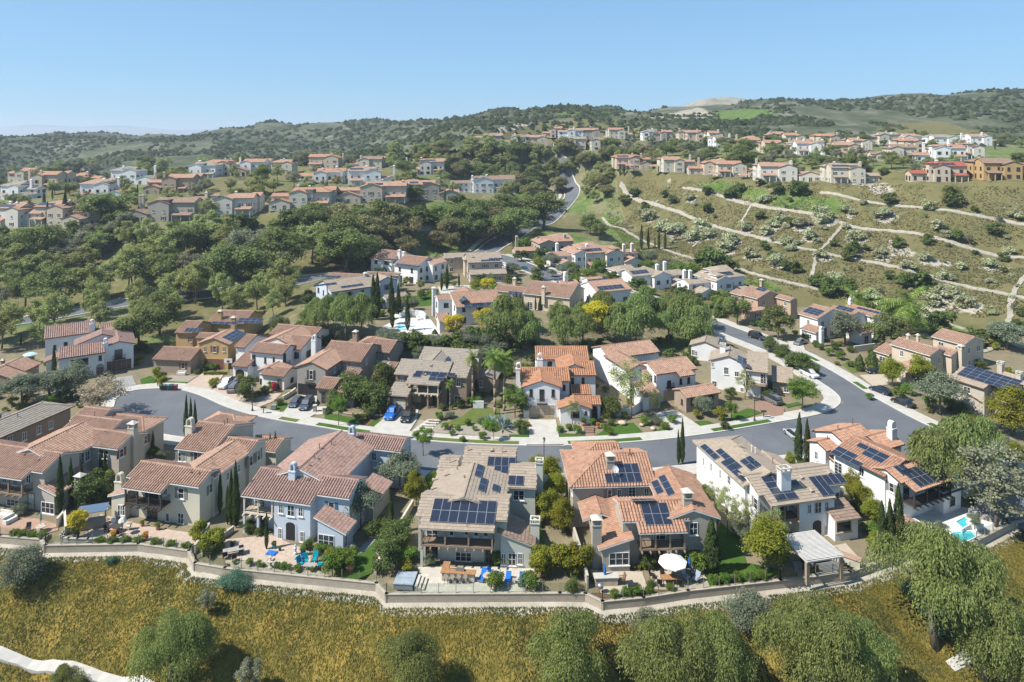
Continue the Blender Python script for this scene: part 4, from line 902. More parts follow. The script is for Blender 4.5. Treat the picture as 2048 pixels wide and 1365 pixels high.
# F1
h = House('greige house with tall lantern chimney and dark balcony, leftmost in the row above the slope', 'T1', -14, wall='greige', roof='clay', shut='rust')
b0 = h.gx((-300,382), (540,503), (345,665), 5.8, ext=((-300,655), (180,730), None))
b1 = h.gy((245,460), (650,508), (750,235), 5.8); b2 = h.gx((640,262), (1120,345), (985,468), 5.75)
b3 = h.gx((640,185), (1065,212), 3.6, 5.9); b4 = h.gx((720,106), (945,133), 3.0, 6.1); b5 = h.gx((960,172), (1225,188), 2.8, 5.2, hip='r')
b6 = h.shed('sr', (475,865), -3.2, 6.5, 2.9, .3)
h.wins(b0, 'f', [((110,935),2.2,1.0,'t'), ((268,970),1.0,2.25,'D'), ((245,715),.9,1.3,'w'), ((40,725),.8,.9,'w'), ((130,745),.8,.9,'w')])
h.win(b6, 'f', (410,965), 2.3, 1.6, 't'); h.wins(b1, 'r', [((745,520),.9,1.5,'w'), ((690,545),1.2,2.1,'d')])
h.win(b2, 'f', (885,505), 1.8, 1.4, 'w'); h.win(b2, 'r', (1030,500), .8, 1.3, 's'); h.win(b5, 'r', (1213,400), .8, 1.4, 's')
h.balcony(b0, posts=5, dark='wood'); h.chimney((1133,218), 8.9, w=1.15, d=.9); h.chimney((682,662), 4.9, w=1.1, d=.9)
h.pipe(b3, 'f', (808,180)); h.pipe(b3, 'f', (963,205)); h.pipe(b2, 'f', (900,320), .12, .1); h.pipe(b0, 'f', (205,520), .15, .12); h.pipe(b0, 'f', (330,565), .15, .12)
# F2
h = House('cream house with two arched chimneys and dark timber balcony, second from left above the slope', 'T2', -14, wall='cream', roof='clay', shut='grey')
b0 = h.gx((312,478), (905,570), (790,705), 5.7, ext=((147,703), (468,762), None))
b1 = h.gy((775,535), (1010,575), (1140,305), 5.7); b2 = h.gx((1035,278), (1312,312), (1200,425), 5.7)
b3 = h.gx((800,140), (1110,175), (640,381), 5.7); b4 = h.gx((1000,78), (1090,92), 2.8, 5.3, hip='lr')
b5 = h.gx((1290,266), (1530,300), (1450,408), 2.9); b6 = h.shed('sl', (20,785), 3.4, 5, 2.9, .3)
h.wins(b0, 'f', [((650,755),1.0,1.5,'s'), ((648,975),1.0,1.5,'w'), ((405,975),1.7,2.2,'d','brown'), ((535,960),.6,1.2,'p'), ((515,740),.7,1.0,'w')])
h.win(b0, 'f', (400,800), 2.2, 2.0, 'd', 'dark'); h.wins(b6, 'f', [((130,900),.8,1.5,'w'), ((222,910),.8,1.5,'w')])
h.win(b0, 'r', (905,710), .8, 1.3, 's'); h.wins(b1, 'r', [((1047,610),.7,1.1,'w'), ((1143,540),.7,1.1,'w'), ((1125,780),.6,1.0,'w')]); h.wins(b2, 'r', [((1243,480),.8,1.6,'s'), ((1310,430),.8,1.6,'s')])
h.wins(b3, 'f', [((612,440),.6,1.4,'s'), ((678,445),.6,1.4,'w'), ((775,440),.8,1.4,'s')])
h.balcony(b0, posts=4, dark='dark'); h.chimney((728,105), 9.3, 5.5, 1.25, .95, 'arch'); h.chimney((130,572), 5.7, 0, 1.2, .9, 'arch')
h.pipe(b3, 'f', (1045,150)); h.pipe(b3, 'f', (1018,172)); h.pipe(b0, 'f', (735,585), .15, .1); h.pipe(b0, 'f', (800,590), .12, .12); h.pipe(b0, 'f', (400,580), .12, .12)
# F3
h = House('pale blue-grey house with pink tile roof and teal shutters, third from left above the slope', 'T3', -13.5, wall='blue', roof='pink', shut='teal')
b0 = h.gx((245,385), (1035,490), (950,637), 5.8, ext=((80,598), (635,698), None)); e = h.blocks[b0]['ext']
b1 = h.shed('sf', (325,655), (640,700), 3.2, e[4]-.1, .36, roof=False)
b2 = h.gy((550,395), (950,445), (880,85), 5.8); b3 = h.gx((1020,115), (1425,155), (1360,262), 5.8)
b4 = h.shed('sr', (1170,672), -3.2, 6, 2.9, .3, wall='greige'); b5 = h.shed('sr', (930,927), -4.6, 3.2, 2.75, .36)
h.wins(b1, 'f', [((410,715),.7,1.2,'w'), ((490,730),1.1,1.5,'w'), ((568,740),.7,1.2,'w'), ((402,930),.6,1.4,'w'), ((580,965),.6,1.4,'w'), ((487,975),1.4,2.4,'o')])
h.win(b0, 'f', (815,708), .9, 1.6, 's'); h.win(b5, 'f', (770,972), 2.3, 1.6, 't'); h.win(b5, 'r', (930,975), .7, 1.6, 'w'); h.win(b3, 'f', (1158,295), .8, 1.2, 'w'); h.win(b3, 'r', (1440,230), .7, 1.2, 'w')
h.win(b0, 'f', (240,680), 1.6, 2.0, 'd'); h.win(b0, 'f', (250,870), 1.6, 2.1, 'D', 'dark')
MB().box(-1.4, 1.4, -.35, .1, 0, .75).build('planter_ledge', plain('ledge_stone', (.5,.45,.36)), h.root, h.lw((790,1075), 0))
h.balcony(b0, posts=3, dark='oat', x=(e[0], h.blocks[b1]['X0']), lowposts=(0, 1)); h.chimney((508,330), 8.9, 5.5, 1.0, .9, 'arch'); h.chimney((980,38), 8.8, 5.5, 1.0, .9, 'arch')
h.pipe(b2, 'r', (680,315)); h.pipe(b2, 'r', (718,235)); h.pipe(b2, 'r', (815,205)); h.pipe(b2, 'r', (640,375), .1, .12); h.pipe(b0, 'f', (545,500), .1, .12); h.pipe(b0, 'f', (630,490), .1, .1)
# F4
h = House('pale sage house with tan roof and wide solar array, fourth from left above the slope', 'T4', -5, wall='palegreen', roof='tan', prof='flat', shut='grey', fascia='tan')
b0 = h.gx((285,490), (1005,495), (965,690), 5.7, ext=((270,748), (878,784), None))
b1 = h.gy((630,505), (985,440), (715,225), 5.7, .3); b2 = h.gx((1000,243), (1228,250), (1100,428), 5.7); b3 = h.gx((640,102), (1058,122), 3.6, 6.0); b4 = h.gx((440,180), (600,186), 2.8, 5.0)
b5 = h.shed('sr', (1205,905), -4.8, 5, 2.9, .33, roofk='brown')
h.wins(b0, 'f', [((380,800),1.5,2.0,'d'), ((535,790),.6,.6,'p'), ((655,790),.5,.5,'p'), ((733,795),.6,.6,'p'), ((810,797),.6,.6,'p'), ((375,990),1.6,2.2,'d','brown'), ((630,985),2.1,1.2,'t'), ((835,1015),.9,2.2,'D','dark')])
h.win(b2, 'f', (1075,485), 1.5, 1.4, 'w'); h.wins(b5, 'f', [((950,995),.6,1.4,'w'), ((1020,1000),1.0,1.6,'w'), ((1085,995),.6,1.4,'w')])
h.balcony(b0, posts=4, dark='wood', lowposts=(0,)); h.chimney((1240,192), 8.5, 0, 1.0, .8, 'tray'); h.chimney((1206,668), 5.1, 0, 1.1, .9, 'tray'); h.dish((1222,250), 7.2)
h.solar(b0, 'f', (358,703), 7, 2, wh=(1.15,1.72)); h.solar(b1, 'r', (800,468), 2, 1, False); h.solar(b1, 'r', (912,470), 1, 1, False)
h.solar(b1, 'r', (770,352), 2, 1, False); h.solar(b3, 'f', (820,252), 4, 1); h.solar(b3, 'f', (872,328), 3, 1); h.solar(b2, 'f', (987,408), 2, 1, wh=(1.05,1.6))
for q in ((665,130), (940,145)): h.pipe(b3, 'f', q, .8, .07, 'tan')
h.pipe(b4, 'f', (520,225), 1.2, .06, 'tan'); h.vent(b3, 'f', (860,140)); h.vent(b1, 'l', (480,330)); h.pipe(b1, 'l', (580,280), .3); h.pipe(b1, 'l', (640,350), .3); h.vent(b1, 'l', (375,440)); h.vent(b1, 'l', (385,370))
# F5
h = House('taupe house with orange-pink barrel tiles, three lantern chimneys and solar panels, behind the white parasol', 'T5', 3, wall='taupe', roof='terra', shut='grey')
b0 = h.gx((345,150), (700,135), (450,417), 5.7, hip='l'); b1 = h.gx((285,60), (480,80), 3.4, 5.7, hip='l')
b2 = h.gy((1075,606), (1290,672), (835,250), 5.7, .34); b3 = h.gx((455,525), (1000,540), (580,702), 5.6, ext=((635,790), (1030,786), None))
b4 = h.shed('sl', (312,930), 4.4, 10.5, 2.9, .3)
h.gy((330,640), 2.4, 5, 3.4, .36, walls=False)
h.wins(b0, 'f', [((398,480),.6,1.4,'s'), ((475,478),.6,1.4,'w'), ((578,470),1.0,1.9,'d'), ((695,470),.7,1.4,'w')]); h.win(b4, 'f', (515,995), 2.5, 1.6, 't'); h.win(b4, 'l', (325,1000), .7, 1.5, 'w')
h.wins(b2, 'f', [((1072,755),1.1,1.6,'w'), ((1070,965),1.1,1.6,'w')]); h.wins(b3, 'f', [((800,840),1.6,2.0,'d'), ((800,975),.9,2.1,'D','dark'), ((942,968),.6,1.2,'w'), ((940,820),1.1,1.2,'w')])
h.win(b0, 'l', (140,350), .8, 1.3, 'w')
h.balcony(b3, posts=4, dark='wood', lowposts=(2,)); h.chimney((403,135), 9.1, 5, 1.1, .9); h.chimney((1022,425), 8.9, 5, 1.1, .9); h.chimney((293,640), 6.6, 0, 1.15, .95); h.dish((443,278), 7.4, .5)
h.solar(b0, 'f', (372,395), 5, 2, skip=((0,1),(1,1))); h.solar(b3, 'f', (690,733), 3, 2, wh=(1.12,1.6)); h.solar(b3, 'b', (750,520), 3, 1)
h.solar(b2, 'l', (732,388), 2, 1, False); h.solar(b2, 'l', (790,348), 3, 1, False)
h.pipe(b0, 'f', (560,165), .8, .09); h.pipe(b1, 'r' if 'r' in h.blocks[b1]['PL'] else 'f', (430,110), .4); h.pipe(b2, 'r', (1100,580), .15, .1)
# F6
h = House('white house with tan flat-tile roof, solar panels and white chimney, behind the white patio cover', 'T6', 13, wall='white', roof='tan', prof='flat', shut='grey', fascia='tan')
b0 = h.gx((470,352), (1160,290), (1290,438), 5.8, ext=((690,612), (1225,550), None)); e = h.blocks[b0]['ext']
b1 = h.shed('sf', (925,592), (1232,550), 3.0, e[4]-.1, .36, roof=False)
b2 = h.gy((690,345), (445,437), (345,85), 5.8, hip='f'); b3 = h.gy((830,330), 2.6, (640,165), 5.1); b4 = h.shed('sf', (1215,742), (1410,703), 3.4, 2.9, .3, roofk='brown')
h.wins(b0, 'l', [((570,595),.9,1.5,'s'), ((505,740),.8,1.4,'w')]); h.wins(b1, 'f', [((1000,635),.6,1.2,'w'), ((1068,625),1.1,1.5,'w'), ((1137,612),.6,1.2,'w'), ((1060,830),1.3,2.2,'o'), ((1138,815),.6,1.3,'w')])
h.win(b0, 'f', (1235,535), .8, 1.3, 's'); h.win(b0, 'f', (790,650), 1.0, 2.1, 'd', 'dark'); h.wins(b2, 'l', [((150,255),.5,1.3,'w'), ((212,300),.5,1.3,'w'), ((285,355),.5,1.3,'w'), ((355,405),.8,1.3,'w'), ((300,560),.7,1.2,'w'), ((405,640),.7,1.2,'w')])
h.win(b4, 'f', (1275,775), 2.3, 1.5, 'p', 'tan')
h.balcony(b0, posts=3, dark='wood', x=(e[0], h.blocks[b1]['X0'])); h.chimney((795,298), 9.0, 5, 1.5, 1.0, 'tray')
h.solar(b0, 'f', (738,580), 2, 4, False); h.solar(b0, 'f', (840,462), 1, 1, False); h.solar(b0, 'f', (1045,465), 5, 1); h.solar(b0, 'f', (1105,540), 2, 1)
h.solar(b2, 'l', (120,142), 3, 1, False, wh=(1.45,1.0)); h.solar(b2, 'l', (245,178), 4, 1, False, wh=(1.45,1.0)); h.solar(b2, 'l', (287,268), 4, 1, False, wh=(1.45,1.0)); h.solar(b2, 'l', (440,258), 2, 2, False, wh=(1.45,.9))
for q in ((945,400), (1025,505), (1165,360)): h.vent(b0, 'f', q)
h.pipe(b3, 'r', (705,260), .6); h.pipe(b3, 'r', (565,180), .6, .08, 'white'); h.pipe(b3, 'r', (535,165), .6, .08, 'white'); h.vent(b3, 'r', (500,215)); h.vent(b2, 'l', (430,140))
# F7
h = House('white house with red tile roof and black balcony, rightmost above the slope beside a pool', 'T7', 25, wall='white', roof='terra', shut='grey', fascia='dark')
b0 = h.gx((765,490), (1195,370), (905,632), 5.7, ext=((1045,703), (1415,592), None)); b1 = h.gy((960,415), (600,490), (430,200), 5.6, .33)
b2 = h.gx((275,150), (555,88), 3.8, 5.7); b3 = h.gx((600,192), (815,150), (850,302), 5.5); b4 = h.gx((150,246), (275,214), 2.0, 5.0)
b5 = h.shed('flat', (1310,735), 4.4, 4.2, 2.95, par=.2)
h.gx((205,350), (520,300), 2.4, 3.1)
h.wins(b0, 'l', [((660,580),.8,1.3,'s'), ((835,662),.8,1.3,'s')]); h.wins(b0, 'f', [((965,710),1.2,2.0,'d','dark'), ((1210,700),2.4,2.0,'d','dark'), ((1265,870),1.0,2.1,'D','dark')]); h.win(b5, 'f', (1385,790), 1.4, 1.4, 'p'); h.win(b4, 'l', (150,370), .6, 1.3, 'w'); h.wins(b1, 'l', [((250,440),1.4,2.0,'d'), ((560,520),.8,1.3,'w')])
h.balcony(b0, posts=4, dark='dark'); h.chimney((835,45), 9.0, 0, 1.15, .95, 'arch')
h.solar(b1, 'l', (275,352), 3, 2, False, skip=((2,1),)); h.solar(b1, 'l', (470,320), 3, 2, False, skip=((0,0),)); h.solar(b0, 'f', (1090,668), 6, 2, wh=(1.05,1.5)); h.solar(b0, 'f', (935,560), 2, 1); h.solar(b0, 'f', (1180,480), 2, 1)
h.pipe(b2, 'f', (345,140)); h.pipe(b2, 'f', (480,80), .8); h.pipe(b4, 'f', (250,225), .5); h.pipe(b0, 'f', (1095,485), .2, .12)
# ------------------------------------------------------------------ houses across the street
T2 = (.42,.52)
h = House('low brown house with red tile roofs at the left edge, beside the pale blue parasol', 'T8', ((285,635), (430,565), 3, -90), wall='mocha', roof='clay', tile=T2, fascia='brown')
b0 = h.gy((60,570), (285,635), (205,490), 3.0); b1 = h.gy((-90,650), (150,755), (20,585), 2.7); h.win(b1, 'r', (335,700), .9, 1.5, 'w'); h.chimney((30,510), 5.0, 2.5, .6, .5); h.win(b0, 'r', (400,640), .9, 1.3, 'w')
h = House('white house with faded pink roof and dark garage door, left of the cul-de-sac', 'T8', ((650,515), (1130,445), 5.2), wall='white', roof='pink', tile=T2, fascia='brown', trim='dark')
b0 = h.gy((1250,332), (1430,360), (1005,178), 5.7, .3); b1 = h.gx((612,452), (1100,375), (800,492), 5.1); b2 = h.gx((470,240), (1000,165), (660,282), 5.8); b3 = h.gy((1070,258), (775,380), 5, 5.6, .33); b4 = h.gx((1040,158), (1240,133), 3, 5.8)
b5 = h.shed('sl', (455,560), 3, 4, 2.9)
h.win(b0, 'f', (1252,640), 4.9, 2.35, 'g', 'brown'); h.win(b0, 'f', (1245,465), 1.6, 2.1, 'd', 'black'); h.french_balcony(b0, 'f', (1250,545), 2.6); h.win(b1, 'f', (1050,675), 1.2, 1.8, 'A', 'brown'); h.win(b1, 'f', (1052,505), .6, 1.1, 'w'); h.win(b1, 'f', (835,548), 3.3, 1.4, 't'); h.win(b1, 'f', (860,705), 1.4, 2.0, 'd'); h.win(b2, 'f', (690,365), .8, 1.2, 'w'); h.win(b2, 'f', (575,395), .6, 1.2, 'w'); h.win(b2, 'l', (483,350), .6, 1.2, 'w')
h.chimney((968,92), 9.1, 5, 1.0, .9, 'arch'); h.chimney((1110,288), 8.0, 4, 1.0, .9, 'arch'); h.pipe(b0, 'l', (1000,200)); h.pipe(b0, 'l', (1075,215)); h.pipe(b0, 'r', (1270,290), .2, .1)
h = House('ochre yellow house with rust garage door, brick entry wing and solar panels, behind the cul-de-sac', 'U1', ((205,585), (490,597), 2.9), wall='ochre', roof='clay', tile=T2, shut='rust', fascia='brown', trim='oat')
b0 = h.gy((662,348), (850,412), (890,250), 5.8); b1 = h.gx((530,222), (840,238), (520,355), 5.7); b2 = h.gx((372,222), (560,228), (340,300), 5.6); b3 = h.gx((720,115), (1095,130), (1000,206), 5.8); b4 = h.gx((150,490), (535,512), (350,592), 3.0, wall='stone'); h.gy((470,470), 2.4, 5, 3.3, walls=False)
h.win(b0, 'f', (675,655), 4.8, 2.3, 'g', 'rust'); h.wins(b0, 'f', [((578,465),.6,1.2,'w'), ((678,465),.9,1.5,'s'), ((775,465),.6,1.2,'w')]); h.wins(b0, 'r', [((893,430),.6,1.0,'w'), ((950,395),.8,1.5,'w')]); h.win(b4, 'f', (348,640), .9, 1.4, 's'); h.win(b2, 'f', (443,365), .6, 1.2, 's')
h.chimney((878,115), 9.2, 4, 1.0, .9); h.chimney((738,48), 9.0, 4, 1.0, .9); h.dish((838,195), 7.6)
h.solar(b0, 'r', (868,398), 4, 3, False, wh=(1.65,.95)); h.solar(b3, 'f', (905,192), 4, 2, False); h.solar(b2, 'f', (355,290), 4, 1); h.solar(b1, 'f', (640,205), 4, 1, False)
h = House('white house with clay roof, round-arched garage and entry with red bougainvillea, behind two parked trucks', 'U1', ((1000,490), (1340,523), 5.7), wall='white', roof='clay', tile=T2, shut='green', fascia='brown', trim='dark')
b0 = h.gx((1130,340), (1480,370), (1340,523), 5.7); b1 = h.gx((1010,365), (1130,372), (960,452), 5.2); b2 = h.gx((1500,372), (1700,395), (1640,484), 5.5); b3 = h.gx((1345,205), (1810,242), 4, 5.8); b3b = h.gy((1320,345), (1690,368), (1570,225), 5.7)
b4 = h.gy((1250,655), (1060,728), 5, 2.9); b5 = h.gx((1250,652), (1475,690), (1430,768), 2.8); b6 = h.shed('sf', (848,645), 4.2, 5, 2.9)
h.wins(b0, 'f', [((1090,575),.9,2.0,'d'), ((1210,580),.5,1.2,'w'), ((1300,580),.5,1.2,'w')]); h.french_balcony(b0, 'f', (1085,655), 1.6); h.win(b0, 'r', (1412,555), 1.0, 2.0, 'd'); h.french_balcony(b0, 'r', (1430,640), 1.6); h.win(b2, 'f', (1525,530), .9, 1.4, 's'); h.win(b2, 'r', (1665,510), .8, 1.4, 's'); h.win(b3, 'r', (1810,350), .8, 1.3, 'w')
h.win(b5, 'f', (1360,850), .9, 1.7, 'A', 'brown'); h.win(b4, 'f', (1145,805), .9, 1.2, 'w'); h.win(b6, 'f', (945,760), 2.3, 2.2, 'o'); h.win(b5, 'r', (1490,790), 1.2, 1.2, 'o'); h.chimney((1725,308), 8.9, 4, 1.1, .9, 'arch')
h.pipe(b0, 'f', (1400,350), .5); h.pipe(b3b, 'l', (1245,320), .4)
h = House('dark taupe house with clay tile roof and shuttered balcony door, behind two dark parked cars', 'U2', ((115,385), (445,416), 5.7), wall='slate', roof='clay', tile=T2, shut='dark', fascia='brown')
b0 = h.gy((285,345), (445,416), (530,190), 5.7); b1 = h.gx((480,138), (865,175), (735,350), 5.7); b2 = h.gx((880,180), (1100,190), (1030,267), 5.5); b3 = h.shed('sf', (850,486), 4, 5.5, 2.8); b4 = h.gx((400,500), (570,512), (430,602), 3.1); b5 = h.gx((590,545), (750,555), (590,640), 2.8); b6 = h.gx((870,115), (900,118), 3, 5.5, hip='lr'); b7 = h.shed('sf', (520,500), 4.5, 4, 2.9)
h.win(b0, 'f', (265,622), 4.8, 2.3, 'g', 'black'); h.win(b0, 'f', (290,465), .9, 1.9, 's'); h.french_balcony(b0, 'f', (285,548), 2.0); h.wins(b1, 'f', [((612,375),.7,1.2,'w'), ((677,385),.7,1.2,'w')]); h.wins(b0, 'r', [((510,420),.6,1.2,'w'), ((560,385),.6,1.2,'w')]); h.wins(b2, 'f', [((903,305),.7,1.2,'w'), ((988,310),.7,1.2,'w')]); h.win(b4, 'f', (408,695), 1.0, 2.2, 'D', 'dark'); h.win(b5, 'f', (580,690), .9, 1.3, 'w'); h.win(b1, 'r', (805,340), .6, 1.2, 'w')
h.chimney((703,45), 9.3, 4, 1.0, .9, wall='stone'); h.dish((1010,365), 5.2); h.pipe(b1, 'f', (730,155), .4)
h = House('brown house with grey-tan flat-tile roof, cream balcony posts and solar panels, behind the blue truck', 'U2', ((1165,569), (1480,591), 5.2), wall='mocha', roof='grey', prof='flat', tile=T2, fascia='tan')
b0 = h.gx((1120,372), (1615,386), (1080,457), 5.7, ext=((1165,569), (1480,591), None)); b1 = h.gx((1345,200), (1850,240), 4.5, 5.8); b2 = h.gy((1400,350), 3.6, (1560,225), 5.8); b3 = h.gx((1620,380), (1790,388), (1700,491), 5.6); b4 = h.shed('sf', (1000,655), 4.2, 4, 3.0); b5 = h.gy((1920,470), 2.2, 5, 3.0)
h.wins(b0, 'f', [((1250,615),.8,1.9,'d'), ((1312,600),.5,.6,'p'), ((1440,622),.8,1.7,'d')]); h.win(b0, 'f', (1258,765), 2.6, 2.3, 'g', 'oat'); h.win(b4, 'f', (1108,745), 2.6, 2.2, 'g', 'oat'); h.win(b0, 'f', (1440,795), 1.0, 2.1, 'D', 'dark'); h.wins(b3, 'f', [((1660,535),.9,1.6,'w'), ((1655,698),1.4,1.6,'w')]); h.win(b0, 'f', (1140,510), .7, 1.2, 'w'); h.wins(b0, 'r', [((1550,560),.6,1.3,'w'), ((1588,520),.6,1.3,'w')]); h.win(b5, 'f', (1875,550), .7, 1.4, 'w')
h.balcony(b0, posts=4, dark='oat', lowposts=(2, 3)); h.chimney((1825,320), 7.2, 3, .9, .8, 'tray', 'mocha'); h.chimney((1955,345), 5.4, 2, .8, .7, 'tray', 'mocha')
h.solar(b0, 'f', (1255,462), 5, 1, False); h.solar(b0, 'e' if 'e' in h.blocks[b0]['PL'] else 'f', (1232,488), 1, 1, False); h.solar(b0, 'f', (1380,520), 2, 2, False, wh=(1.5,.95)); h.solar(b2, 'r', (1570,352), 3, 1, False); h.solar(b2, 'l', (1240,335), 3, 1, False)
for q in ((1318,330), (1527,350)): h.pipe(b0, 'f', q, .9, .07, 'tan')
h.vent(b0, 'f', (1405,392)); h.vent(b0, 'f', (1350,475))
h = House('white house with vivid orange tile roof and tan garage door across the street', 'U3', ((390,432), (765,432), 5.8), wall='white', roof='orange', tile=T2, trim='dark', fascia='rust')
b0 = h.gy((575,382), (765,432), 7, 5.8, .33); b1 = h.gx((370,250), (828,250), (780,387), 5.8); b2 = h.gx((820,248), (1065,250), (960,333), 5.6); b3 = h.gx((510,110), (1000,110), (560,187), 5.8); b3b = h.gy((880,230), 3.6, (880,125), 5.9); b4 = h.gy((885,593), (1040,628), 4, 2.9, .34); b5 = h.gx((870,540), (1120,540), (1080,609), 2.8); b6 = h.shed('sf', (850,515), 4.0, 3, 2.9)
h.win(b0, 'f', (575,688), 4.9, 2.3, 'g', 'tan'); h.wins(b0, 'f', [((475,495),.6,1.4,'w'), ((575,515),.9,2.2,'d'), ((680,495),.6,1.4,'w')]); h.french_balcony(b0, 'f', (577,592), 2.0); h.win(b1, 'f', (782,445), .6, 1.1, 'w'); h.wins(b2, 'f', [((960,385),.6,1.4,'w'), ((858,385),.6,1.4,'w')]); h.win(b5, 'f', (1066,705), .9, 1.9, 'A', 'dark'); h.win(b4, 'f', (885,695), 1.6, 1.1, 'w'); h.win(b3, 'f', (650,228), 1.0, 1.2, 'w'); h.win(b4, 'f', (985,680), .4, .7, 'p')
h.chimney((558,118), 9.2, 4, 1.1, .9, 'arch'); h.chimney((360,205), 8.2, 0, 1.1, .9, 'arch'); h.pipe(b1, 'f', (768,280), .3)
h = House('white house with two tan garage doors and stone entry wing, behind the slender tree', 'U4', ((345,200), (590,166), 7.3), wall='white', roof='clay', tile=T2, trim='dark', fascia='brown')
b0 = h.gx((345,200), (590,165), (440,271), 5.8, ext=((548,284), (652,277), None)); b1 = h.gx((55,120), (375,88), (130,176), 5.8); b2 = h.gy((300,215), (125,186), (255,110), 5.8); b3 = h.shed('sf', (330,410), (452,401), 4.5, 2.95); b4 = h.gx((535,362), (765,342), (680,406), 3.0, wall='stone'); b5 = h.gx((270,225), (395,270), 2, 4.8)
h.win(b0, 'f', (480,447), 2.6, 2.2, 'g', 'tan'); h.win(b3, 'f', (405,458), 2.4, 2.2, 'g', 'tan'); h.win(b0, 'f', (483,340), .9, 2.0, 'd'); h.french_balcony(b0, 'f', (487,380), 1.7); h.wins(b0, 'f', [((555,315),.6,1.2,'w'), ((603,308),.6,1.2,'w')]); h.win(b0, 'l', (418,310), .6, 1.3, 'w'); h.win(b4, 'f', (740,435), 1.2, 1.6, 'A', 'dark'); h.win(b4, 'l', (563,440), .6, 1.0, 'w'); h.win(b1, 'f', (75,175), .6, 1.3, 'w'); h.win(b1, 'f', (118,205), .6, 1.3, 'w'); h.win(b4, 'f', (630,440), 1.0, 1.3, 'w')
h.pipe(b2, 'r', (310,195), .5)
h = House('tall white house with tan flat-tile roof and dark solar panels at the street corner', 'U4', ((705,400), (950,432), 0), wall='white', roof='tan', prof='flat', tile=T2, fascia='brown')
b0 = h.gy((845,160), (965,249), (960,110), 5.9); b1 = h.gy((700,72), 3.6, 9, 3.4); b2 = h.gx((1110,268), (1240,262), (1160,322), 3.0, wall='stone'); b3 = h.gx((960,190), (1090,190), (1040,262), 5.3); h.blocks[b3]['nowin'] = 1
h.wins(b0, 'f', [((725,210),.5,1.0,'w'), ((832,250),.9,1.5,'w'), ((897,270),.9,1.1,'w'), ((930,385),.7,.9,'w'), ((760,330),.9,1.2,'w')]); h.wins(b3, 'f', [((975,290),.8,1.2,'w'), ((1060,300),1.2,2.0,'d')]); h.wins(b2, 'f', [((1130,370),.8,1.1,'w'), ((1200,365),1.0,1.2,'w')]); h.wins(b1, 'f', [((600,135),.9,1.3,'w'), ((645,145),.7,1.2,'w')]); h.win(b3, 'f', (1070,370), 1.0, 2.1, 'D', 'dark')
h.chimney((812,83), 8.9, 4, 1.1, .9, 'tray'); h.solar(b0, 'r', (985,243), 3, 3, False); h.solar(b1, 'r', (830,110), 3, 2, False)
MB().box(-1.8, 1.8, -1.2, .4, 2.7, 2.9).box(-1.8, -1.65, -1.2, -1.05, 2.9, 5.1).box(1.65, 1.8, -1.2, -1.05, 2.9, 5.1).box(-1.65, 1.65, -1.18, -1.12, 3.75, 3.85).build('balcony', trimm('wood'), h.root, (h.blocks[b3]['X1']-2, h.blocks[b3]['Y0'], 0))
# ------------------------------------------------------------------ houses right of the side street
def kh(label, frame, yaw, blocks, wall, roof, pad=0.0, chims=(), sol=(), prof='barrel', trim='white', shut='grey', seed=1, tile=(.45,.6), garage=None, fascia='white', group=None, tiles=True):
    h = House(label, frame, yaw, pad, wall, roof, trim, shut, fascia, prof, tile, group=group, tiles=tiles)
    for b in blocks:
        k = b[-1] if isinstance(b[-1], dict) else {}; a = b[1:-1] if k else b[1:]; getattr(h, 'shed' if b[0][0] == 's' or b[0] == 'flat' else b[0])(*((b[0],) if b[0][0] == 's' or b[0] == 'flat' else ()), *a, **k)
    for s_ in sol: h.solar(*s_)
    for c in chims: h.chimney(*c)
    if garage: h.win(*garage)
    auto_wins(h, seed); return h
kh('white house with three solar roofs and arched chimney, right of the side street', 'U6', 26, [('gy',(975,355),(825,410),(850,325),5.8,.33), ('gy',(1125,392),(1050,404),(1000,330),5.6,.33), ('gy',(1262,370),3.2,(1075,322),5.7,.33), ('sf',(1150,505),4.5,4,2.9), ('sl',(870,500),3.5,5,2.8)], 'white', 'clay', 0, [((905,452),5.4,0,1.0,.8,'arch'), ((1078,285),8.6,4,1.0,.8,'arch')], [(0,'l',(790,372),3,3,False), (1,'l',(985,352),3,2,False), (2,'l',(1112,352),5,1,False)], seed=3, garage=(0,'f',(880,500),3.2,2.3,'g','brown'))
kh('tan house with salmon tile roof and green shutters above the red-brown driveway car', 'U5', 26, [('gy',(880,303),(780,350),(690,255),5.8,.33), ('gy',(980,322),(935,363),(905,300),5.6,.33), ('gy',(1075,285),(1030,310),(850,222),5.8,.33), ('sl',(600,362),4.5,4,3.0), ('sf',(700,455),6,3,2.7)], 'beige', 'clay', 0, [((998,298),8.0,0,1.0,.9), ((706,240),8.2,5,.5,.5), ((760,240),8.2,5,.5,.5)], seed=5, shut='green', garage=(3,'f',(603,420),2.3,2.0,'g','brown'))
kh('greige house with large solar array over a timber balcony, at the right edge', 'U5', 26, [('gy',(1200,468),(1040,520),(1060,410),5.6,.34), ('gy',(1300,488),(1190,543),(1240,470),5.5,.33), ('gy',(1400,500),2.8,6,5.4), ('sf',(1110,620),6,4,2.8)], 'greige', 'tan', 0, [((1217,395),8.4,4,1.0,.9,'tray'), ((1320,450),7.8,4,.9,.8,'tray')], [(0,'l',(975,470),6,4,False)], prof='flat', seed=8, fascia='brown')
kh('salmon-tan house with red tile roof beside the bushy street tree on the side street', 'U6', 28, [('gy',(600,242),(495,287),(490,212),5.8,.33), ('gy',(470,245),(365,258),5,5.6,.3), ('gy',(745,268),(625,282),(640,203),5.6,.3), ('sf',(480,372),7,4,2.8)], 'salmon', 'clay', 0, [((548,172),8.6,4,1.0,.9)], [(0,'l',(510,240),2,2,False)], seed=9, shut='green')
